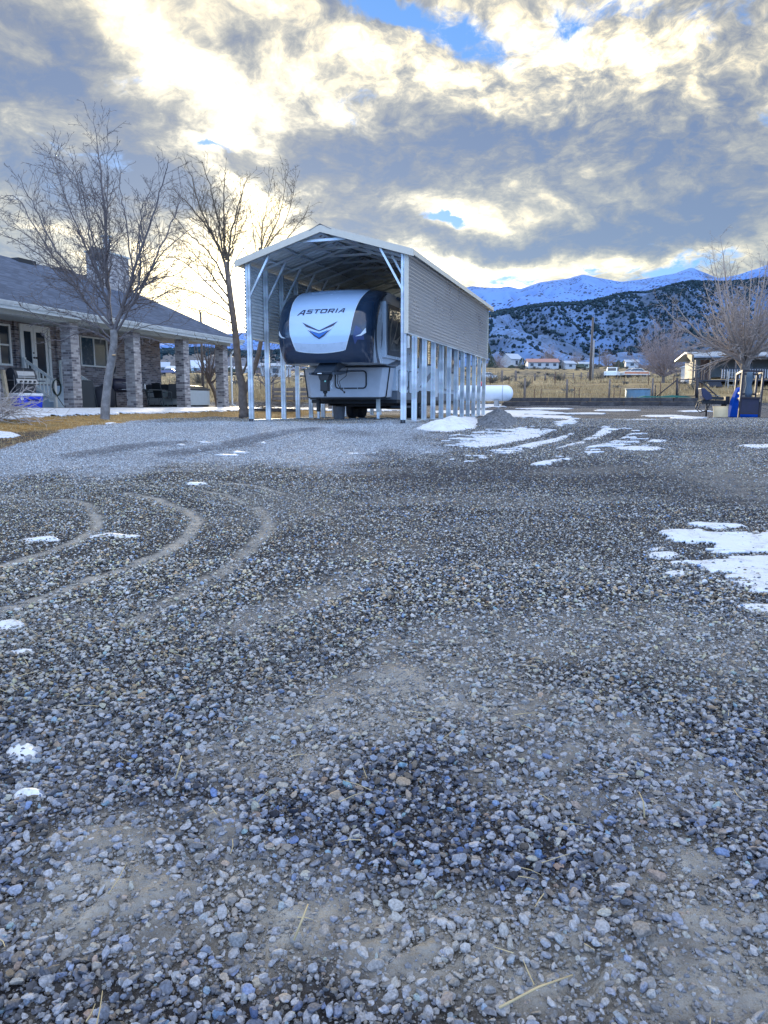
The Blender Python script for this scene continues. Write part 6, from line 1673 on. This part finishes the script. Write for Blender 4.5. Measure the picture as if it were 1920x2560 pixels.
dv = Vector((0, .04, 0)); m.add([A_, B_, C_, D_, A_ + dv, B_ + dv, C_ + dv, D_ + dv], [(0, 1, 2, 3), (4, 7, 6, 5), (0, 4, 5, 1), (1, 5, 6, 2), (2, 6, 7, 3), (3, 7, 4, 0)]); m.build('panel', mat('panel_navy', (.018, .018, .045), .6, var=.25), fk)
for f in (.10, .43): MB().beam(pt('fl', f) - o0 - dv * .8, pt('fr', f) - o0 - dv * .8, .04, .05).build('rail', ironm, fk)
# blue sledge / tub inside the rack
sb = MB(); vs = []
p = fp(1858, 1048, 25.3); z = ground_at(p.x, p.y)
sb.prism([(-.50, 0), (-.42, .55), (-.28, .95), (-.20, 1.02), (-.16, .95), (-.20, .45), (-.17, .16), (.42, .14), (.47, .03), (.42, 0)], 'y', -.16, .16)
o = sb.build('blue_sled', mat('sled_blue', (.006, .06, .36), .85, var=.1, spec=.05), bev=.03); o.location = (p.x, p.y, z); o.rotation_euler.z = -.1; tag(o, 'bright blue plastic sled standing on end inside the iron rack', 'sled')
# grey sacking hanging behind
p = fp(1866, 1048, 25.9); z = ground_at(p.x, p.y)
m = MB(); m.lathe([(.10, .62), (.14, .85), (.09, 1.1), (.13, 1.35), (.10, 1.52), (.03, 1.56)], n=12); o = m.build('hanging_sack', mat('sack_blue', (.09, .13, .17), .9, bump=.7, bscale=7)); o.location = (p.x, p.y, z); tag(o, 'slate blue sack hanging in the upper half of the iron rack', 'sack')
# log splitter / boom on a stand
p = fp(1763, 1040, 25.5); z = ground_at(p.x, p.y)
ls = thing('log_splitter', 'black log splitter on a single leg with its beam pointing right, hoses curling below', 'log splitter', (p.x, p.y, z), 0)
MB().beam((-.18, 0, .52), (.78, .1, .50), .14, .13).build('beam', black, ls, bev=.01)
MB().beam((.02, .02, .66), (.62, .1, .63), .10, .09).build('cylinder', mat('ram_dark', (.05, .055, .06), .4, metal=.5), ls)
MB().beam((.05, .02, .735), (.48, .08, .72), .12, .02).build('guard', mat('guard_grey', (.2, .22, .24), .5), ls)
MB().box(.66, .80, 0, .2, .44, .70).build('foot_plate', black, ls)
m = MB(); m.prism([(-.25, .98), (-.12, .98), (.12, .76), (.16, .60), (-.06, .56), (-.20, .72)], 'y', -.14, .14); m.build('engine', mat('engine_navy', (.015, .02, .06), .45), ls, bev=.02)
MB().tube([(.03, 0, .5), (.03, 0, 0)], .03, 8).build('leg', black, ls)
MB().tube([(-.08, -.1, .6), (-.34, -.12, .5), (-.40, -.12, .3), (-.25, -.12, .17), (-.02, -.1, .2), (.10, -.08, .45)], .018, 6).build('hose', black, ls)
MB().tube([(-.12, -.1, .6), (-.28, -.14, .45), (-.30, -.14, .28), (-.15, -.14, .19), (.04, -.12, .26)], .016, 6).build('hose', black, ls)
MB().tube([(.0, -.1, .85), (.22, -.12, .8), (.30, -.12, .62), (.12, -.1, .40)], .012, 6).build('hose', black, ls)
# plywood / rubber mat curled on the ground
p = fp(1801, 1047, 24.7); z = ground_at(p.x, p.y)
m = MB(); n = 12; vs = []
for x in (-.23, .23):
    for i in range(n + 1):
        s = i / n; vs.append((x + .03 * s, .05 * math.sin(s * math.pi) * -1 + .22 * s, .02 + .36 * s - .03 * math.sin(s * 2 * math.pi)))
fs = [(i, i + 1, n + 2 + i, n + 1 + i) for i in range(n)]
m.add(vs, fs, True); o = m.build('curved_plywood', mat('plywood_tan', (.50, .40, .24), .6, var=.12, vscale=3)); sl_ = o.modifiers.new('solid', 'SOLIDIFY'); sl_.thickness = .03
o.location = (p.x, p.y, z); o.rotation_euler.z = -.15; tag(o, 'curved pale tan sheet standing on the ground before the log splitter', 'plywood sheet')
# bicycle at the right edge: wheel, fork and frame
p = fp(1926, 1040, 25.2); z = ground_at(p.x, p.y)
bc_ = thing('bicycle', 'dark bicycle cut off by the right edge of the yard beside the iron rack', 'bicycle', (p.x, p.y, z), R(55))
for x in (0, 1.05):
    w_ = thing('wheel', None, None, (x, 0, .33)); w_.parent = bc_
    MB().tube([(.32 * math.cos(a), 0, .32 * math.sin(a)) for a in [i * math.pi / 16 for i in range(33)]], .022, 6, False).build('tyre', tyre, w_)
    m = MB()
    for k in range(14): a = k * math.pi / 7; m.tube([(0, 0, 0), (.3 * math.cos(a), 0, .3 * math.sin(a))], .003, 3, False)
    m.build('spokes', silver, w_)
m = MB()
for a, c_ in (((0, 0, .33), (.16, 0, .85)), ((.16, 0, .80), (.70, 0, .78)), ((.18, 0, .72), (.52, 0, .30)), ((.70, 0, .85), (.52, 0, .30)), ((.52, 0, .30), (1.05, 0, .33)), ((.70, 0, .75), (1.05, 0, .33))): m.tube([a, c_], .018, 6)
m.build('frame', mat('bike_frame', (.03, .035, .07), .4), bc_)
MB().tube([(.12, -.3, .95), (.16, -.1, .93), (.16, .1, .93), (.12, .3, .95)], .014, 6).build('handlebar', black, bc_); MB().prism([(.58, .88), (.85, .90), (.85, .86), (.6, .84)], 'y', -.07, .07).build('saddle', black, bc_)
MINR = .003
# brush pile at the left edge, pruned branches
bp = G(-10, 1062); m = MB(); g = random.Random(51)
bz = ground_at(*bp)
for i in range(120):
    a = g.uniform(0, 2 * math.pi); r_ = g.uniform(0, .9); q = Vector((math.cos(a) * r_, math.sin(a) * r_ * .6, g.uniform(.02, .55) * (1 - r_ * .5)))
    d = Vector((g.uniform(.2, 1) * g.choice((1, 1, -1)), g.uniform(-.6, .6), g.uniform(-.25, .5))).normalized()
    shoot(m, g, q, d, g.uniform(.5, 1.2), g.uniform(.006, .016), 0, [(.22, .5, 25, 60)], -.1)
o = m.build('brush_pile', mat('brush_grey', (.40, .36, .34), .85, var=.25), recalc=False); o.location = (bp[0] - .62, bp[1] + .8, bz); tag(o, 'heap of cut pale branches at the left edge in front of the porch', 'brush pile')
p = at(690, 1015, 33); m = MB()
for i in range(70):
    q = Vector((g.uniform(-1.0, 1.0), g.uniform(-.4, .4), g.uniform(.02, .3))); d = Vector((g.choice((-1, 1)), g.uniform(-.5, .5), g.uniform(-.1, .3))).normalized()
    shoot(m, g, q, d, g.uniform(.4, 1.0), .010, 0, [(.25, .5, 25, 60)], -.1)
o = m.build('brush_pile', mat('brush_dark', (.10, .09, .085), .85, var=.25), recalc=False); o.location = (p.x, p.y, ground_at(p.x, p.y)); tag(o, 'low dark pile of twigs behind the left carport legs', 'brush pile')
p = at(675, 1022, 30); o = MB().box(-1.2, 1.2, -.12, .12, 0, .13).build('dark_beam', sleeper, bev=.01); o.location = (p.x, p.y, ground_at(p.x, p.y)); tag(o, 'dark timber beam on the grass behind the left carport legs', 'timber beam')
p = at(735, 985, 48); c = thing('wooden_pen', 'low weathered plank pen in the field behind the carport legs', 'pen', (p.x, p.y, ground_at(p.x, p.y)), .15)
for k in range(3): MB().box(-1.4, 1.4, -.03, .03, .12 + k * .28, .32 + k * .28).build('plank', oldw, c)
for x in (-1.35, 0, 1.35): MB().box(x - .05, x + .05, .03, .12, 0, .95).build('post', oldw, c)
for k in range(3): MB().box(-1.4, -1.34, .12, 2.0, .12 + k * .28, .32 + k * .28).build('plank', oldw, c)
# power sagging wires on the far poles are too thin to show

# ------------------------------------------------------------ dry grass, sagebrush
def blades(name, n, region, hl, hh_, wd, seed, m_, label, fn=None):
    g = np.random.default_rng(seed); X, Y = region(g, n)
    keep = fn(X, Y) if fn is not None else np.ones(len(X), bool)
    X, Y = X[keep], Y[keep]; n = len(X); Z = Zg(X, Y) - .02
    a = g.uniform(0, 2 * np.pi, n); h = g.uniform(hl, hh_, n); lx = g.normal(0, .3, n) * h; ly = g.normal(0, .3, n) * h
    w = wd * g.uniform(.5, 1.4, n)
    p0 = np.stack([X - np.cos(a) * w, Y - np.sin(a) * w, Z], 1); p1 = np.stack([X + np.cos(a) * w, Y + np.sin(a) * w, Z], 1); p2 = np.stack([X + lx, Y + ly, Z + h], 1)
    V = np.stack([p0, p1, p2], 1).reshape(-1, 3); Fc = np.arange(3 * n).reshape(-1, 3)
    col = np.array([(.44, .33, .18)]) * g.uniform(.55, 1.35, (n, 1)); 
    return tag(np_mesh(name, V, Fc, 3, m_, {'col': np.repeat(col, 3, 0)}), label, kind='stuff')
gmm, t, b = new_mat('dry_grass'); t.l.new(t.node('ShaderNodeAttribute', attribute_name='col').outputs['Color'], b.inputs['Base Color']); b.inputs['Roughness'].default_value = .8; b.inputs['Specular IOR Level'].default_value = .1
def regF(y0, y1):
    def f(g, n):
        Y = np.sqrt(g.uniform(y0 * y0, y1 * y1, n)); return g.uniform(-.62, .62, n) * Y, Y
    return f
blades('dry_grass', 90000, regF(47, 64), .12, .45, .018, 61, gmm, 'tall dry straw coloured grass in the field', lambda X, Y: fbm(X * .3, Y * .3, 5, 3) > .42)
blades('dry_grass', 60000, regF(64, 130), .15, .5, .05, 62, gmm, 'dry grass further up the field', lambda X, Y: fbm(X * .12, Y * .12, 8, 3) > .5)
def lawnk(X, Y):
    return masks(X, Y)[0] > .5
def regL(g, n): return g.uniform(-16, 0, n), g.uniform(12, 38, n)
blades('lawn_grass', 150000, regL, .02, .07, .008, 63, gmm, 'short brown winter lawn between gravel and porch', lambda X, Y: lawnk(X, Y) & (((X - HX) * CY - (Y - HY) * SY) > .6))
# sagebrush clumps
sgm = mat('sagebrush', (.105, .10, .085), .9, var=.35, vscale=.4)
g = np.random.default_rng(71); m = MB(); rr2 = random.Random(72)
cnt = 0
while cnt < 420:
    Y = math.sqrt(rr2.uniform(50 ** 2, 230 ** 2)); X = rr2.uniform(-.6, .6) * Y
    if rr2.random() > (1.0 if Y > 110 else .30): continue
    z = ground_at(X, Y); s = rr2.uniform(.35, .9) * (1 + Y / 300)
    for k in range(26):
        a = rr2.uniform(0, 2 * math.pi); e = rr2.uniform(.1, 1.4); d = Vector((math.cos(a) * math.cos(e), math.sin(a) * math.cos(e), math.sin(e) * .7)) * s * rr2.uniform(.6, 1.1)
        q = d.orthogonal().normalized() * s * .12; c0 = Vector((X, Y, z)); m.add([c0 + d * .25 - q, c0 + d * .25 + q, c0 + d + q * .3, c0 + d - q * .3], [(0, 1, 2, 3)])
    cnt += 1
tag(m.build('sagebrush', sgm, recalc=False), 'grey sagebrush clumps scattered over the far field', kind='stuff')
for px, py, Y, s_, lb in ((1230, 950, 80, 1.3, 'grey shrub behind the propane tank and its fence'), (1311, 948, 60, .9, 'round twiggy shrub behind the first wooden post right of the tank'), (1398, 945, 92, 1.2, 'grey shrub tangle by the far fence'), (1500, 940, 108, 1.3, 'tan rounded shrub left of the white pickup'), (455, 960, 62, 1.0, 'grey shrub in the field under the porch'), (497, 958, 64, 1.1, 'large grey shrub between the last porch columns')):
    p = at(px, py, Y); p.z = ground_at(p.x, p.y); m = MB(); g_r = random.Random(px)
    for i in range(60):
        a = g_r.uniform(0, 2 * math.pi); e = g_r.uniform(.2, 1.4)
        shoot(m, g_r, Vector((0, 0, .05)), Vector((math.cos(a) * math.cos(e), math.sin(a) * math.cos(e), math.sin(e))).normalized(), s_ * g_r.uniform(.7, 1.2), .02, 0, [(.2, .4, 25, 60)], .1)
    o = m.build('field_shrub', sgm, recalc=False); o.location = p; tag(o, lb, 'shrub', 'shrubs in the field')
# ------------------------------------------------------------ hills and mountains as real terrain
def range_mesh(name, crest, r0, rc, r1, m_, seed, amp, label, na=420, nr=150, rough=1.0, ex=1.0, ridge=1.0):
    """crest: picture points (px, py) of the skyline at distance rc (forward)"""
    cx = [ab(*q)[0] for q in crest]; cz = [ab(*q)[1] for q in crest]
    a = np.linspace(min(cx), max(cx), na)
    ch = np.interp(a, cx, cz)
    k = np.exp(-np.linspace(-2, 2, 7) ** 2); k /= k.sum(); ch = np.convolve(np.pad(ch, 3, 'edge'), k, 'valid')
    Yv = np.concatenate([np.linspace(r0, rc, int(nr * .75)), np.linspace(rc, r1, nr - int(nr * .75) + 1)[1:]])
    A, Y = np.meshgrid(a, Yv); X = A * Y
    H = ch[None] * rc + EYE
    base = ZB(X, np.minimum(Y, 3000)) * 0 + ZB(np.zeros(1), np.array([r0]))[0]
    up_ = np.clip((Y - r0) / (rc - r0), 0, 1); dn = np.clip((Y - rc) / (r1 - rc), 0, 1)
    # gullies: ridged noise stretched down the slope
    L = (rc - r0)
    rn = 1 - np.abs(2 * fbm(X / (L * .22), Y / (L * .55), seed, 5) - 1)
    rn2 = 1 - np.abs(2 * fbm(X / (L * .08), Y / (L * .2), seed + 9, 4) - 1)
    shape = up_ ** ex
    Z = base + (H - base) * shape
    mid = 4 * up_ * (1 - up_)
    Z = Z + amp * mid * ((rn - .75) * 2.2 + (rn2 - .75) * .7) * ridge
    Z = Z + amp * .05 * (fbm(X / (L * .03), Y / (L * .03), seed + 3, 4) - .5) * np.minimum(1, up_ * 4) * rough
    # visible crest must be the crest: keep everything in front below the sight line
    lim = EYE + ch[None] * Y * (1 - .02 * (1 - up_)) - .004 * L * (1 - up_)
    Z = np.where(up_ < 1, np.minimum(Z, np.maximum(lim, base - 5)), Z)
    Z = Z * (1 - dn) + dn * (base - 30)
    V = np.stack([X.ravel(), Y.ravel(), Z.ravel()], 1); ii = np.arange(X.size).reshape(X.shape)
    Fc = np.stack([ii[:-1, :-1].ravel(), ii[:-1, 1:].ravel(), ii[1:, 1:].ravel(), ii[1:, :-1].ravel()], 1)
    o = np_mesh(name, V, Fc, 4, m_, None, True); tag(o, label, kind='structure')
    return (A, Y, X, Z, up_)
def snow_hill(name, bare, dens_lo, dens_hi, sc1, sc2, snow_haze_col=(.60, .68, .80), speck=None):
    m, t, b = new_mat(name); pos = t.node('ShaderNodeNewGeometry').outputs['Position']
    n = t.noise(pos, sc1, 7, .62); n2 = t.noise(pos, sc2, 4, .6)
    f = t.smooth(t.math('ADD', t.math('MULTIPLY', n, .7), t.math('MULTIPLY', n2, .3)), dens_lo, dens_hi)
    c = t.mix(f, snow_haze_col, bare)
    sx_ = t.node('ShaderNodeSeparateXYZ'); t.l.new(pos, sx_.inputs[0])
    if name == 'hill_snow_hazed': c = t.mix(t.math('MULTIPLY', t.smooth(sx_.outputs[0], 40, -150), .85), c, t.mix(n2, (.12, .11, .10), (.22, .20, .18)))
    if speck:
        v = t.smooth(t.voro(pos, speck[0]), speck[1] + .10, speck[1]); k = t.smooth(t.noise(pos, speck[0] * .12, 4), speck[2], speck[2] + .12)
        c = t.mix(t.math('MULTIPLY', v, k), c, speck[3])
    t.l.new(c, b.inputs['Base Color']); b.inputs['Roughness'].default_value = .85; b.inputs['Specular IOR Level'].default_value = .1
    return m
mm = snow_hill('mountain_snow_hazed', (.10, .13, .19), .47, .70, .0022, .02, snow_haze_col=(.15, .28, .60), speck=(.05, .30, .40, (.05, .08, .14)))  # snow and rock colours carry the blue of distance haze; no air is modelled
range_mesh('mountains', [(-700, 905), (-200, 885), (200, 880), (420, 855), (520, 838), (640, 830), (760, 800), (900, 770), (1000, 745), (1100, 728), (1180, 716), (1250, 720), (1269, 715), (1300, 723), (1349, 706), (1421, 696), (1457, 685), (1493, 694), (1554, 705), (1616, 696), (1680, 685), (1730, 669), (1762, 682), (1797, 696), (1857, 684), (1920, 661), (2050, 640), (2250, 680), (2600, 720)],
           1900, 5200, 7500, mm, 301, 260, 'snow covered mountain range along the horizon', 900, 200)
hm = snow_hill('hill_snow_hazed', (.07, .11, .18), .38, .58, .006, .05, snow_haze_col=(.14, .25, .48), speck=(.30, .24, .25, (.03, .05, .07)))  # blue haze painted into the snow and bare ground of the foothills
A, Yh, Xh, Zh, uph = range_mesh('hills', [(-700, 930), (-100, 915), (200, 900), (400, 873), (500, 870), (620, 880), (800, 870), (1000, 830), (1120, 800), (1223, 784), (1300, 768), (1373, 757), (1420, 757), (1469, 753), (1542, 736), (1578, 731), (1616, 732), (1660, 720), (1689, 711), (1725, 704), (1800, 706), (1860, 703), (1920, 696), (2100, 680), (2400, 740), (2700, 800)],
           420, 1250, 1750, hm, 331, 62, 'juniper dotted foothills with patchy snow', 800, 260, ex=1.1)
# low front spur at the left foot of the hills
A2, Yh2, Xh2, Zh2, uph2 = range_mesh('hill_spur', [(1000, 905), (1090, 880), (1180, 850), (1250, 838), (1310, 850), (1360, 880), (1400, 905), (1420, 915)], 330, 560, 800, hm, 371, 14, 'low snowy spur at the foot of the hills', 300, 120, ex=1.0)
# junipers: low poly crowns scattered over the hills
jm, t, b = new_mat('juniper')
t.l.new(t.node('ShaderNodeAttribute', attribute_name='col').outputs['Color'], b.inputs['Base Color']); b.inputs['Roughness'].default_value = .9; b.inputs['Specular IOR Level'].default_value = .05
def junipers(A, Y, X, Z, n, smin, smax, seed, name, label, lo=.03, hi=1.0, thr=.40, nsc=.008):
    g = np.random.default_rng(seed)
    nr, nc = X.shape; k = int((Y[:, 0] <= Y[:, 0].max()).sum())
    rows = np.searchsorted(-(-Y[:, 0]), Y[:, 0].min()); 
    ur = g.random(n * 3); uc = g.random(n * 3)
    upmax = int(nr * .76)
    r = np.clip((np.sqrt(ur * (hi ** 2 - lo ** 2) + lo ** 2)) * upmax, 0, nr - 2); c = uc * (nc - 2)
    ri, ci = r.astype(int), c.astype(int); fr, fc = r - ri, c - ci
    def bil(M): return (M[ri, ci] * (1 - fr) * (1 - fc) + M[ri + 1, ci] * fr * (1 - fc) + M[ri, ci + 1] * (1 - fr) * fc + M[ri + 1, ci + 1] * fr * fc)
    x, y, z = bil(X), bil(Y), bil(Z)
    dn = fbm(x * nsc, y * nsc * .7, seed, 4)
    keep = (dn > thr + .10) | (g.random(len(x)) < .16); x, y, z = x[keep][:n], y[keep][:n], z[keep][:n]; n = len(x)
    v, f = ico(0); s = smin + (smax - smin) * g.random(n) ** 1.8
    T = v[None] * (s[:, None, None] * np.stack([g.uniform(.75, 1.2, n), g.uniform(.75, 1.2, n), g.uniform(.75, 1.25, n)], 1)[:, None, :]) * (1 + g.normal(0, .16, (n, 12, 1)))
    V = (T + np.stack([x, y, z + s * .55], 1)[:, None, :]).reshape(-1, 3)
    Fc = (f[None] + (np.arange(n) * 12)[:, None, None]).reshape(-1, 3)
    col = np.array([(.022, .042, .055)]) * g.uniform(.6, 1.6, (n, 1))
    tag(np_mesh(name, V, Fc, 3, jm, {'col': np.repeat(col, 12, 0)}), label, kind='stuff')
junipers(A, Yh, Xh, Zh, 70000, .6, 2.3, 401, 'junipers', 'dark junipers dotting the foothills')
junipers(A2, Yh2, Xh2, Zh2, 2600, .5, 1.3, 402, 'junipers', 'dark junipers on the low front spur', thr=.45)

# grey and mauve brush round the far houses
def brush_band(n, y0, y1, smin, smax, cols, seed, name, label):
    g = np.random.default_rng(seed); Y = np.sqrt(g.uniform(y0 ** 2, y1 ** 2, n)); X = g.uniform(-.62, .62, n) * Y
    keep = fbm(X * .03, Y * .03, seed, 3) > .40; X, Y = X[keep], Y[keep]; n = len(X); Z = Zg(X, Y)
    v, f = ico(0); s = g.uniform(smin, smax, n)
    T = v[None] * (s[:, None, None] * np.stack([g.uniform(.9, 1.7, n), g.uniform(.9, 1.4, n), g.uniform(.6, 1.1, n)], 1)[:, None, :]) * (1 + g.normal(0, .22, (n, 12, 1)))
    V = (T + np.stack([X, Y, Z + s * .3], 1)[:, None, :]).reshape(-1, 3); Fc = (f[None] + (np.arange(n) * 12)[:, None, None]).reshape(-1, 3)
    col = np.array(cols)[g.integers(0, len(cols), n)] * g.uniform(.6, 1.4, (n, 1))
    tag(np_mesh(name, V, Fc, 3, jm, {'col': np.repeat(col, 12, 0)}), label, kind='stuff')
brush_band(2600, 238, 430, .5, 1.5, [(.13, .11, .115), (.05, .065, .055), (.17, .145, .13), (.08, .085, .08)], 501, 'brush', 'mauve and dark brush around the far houses')
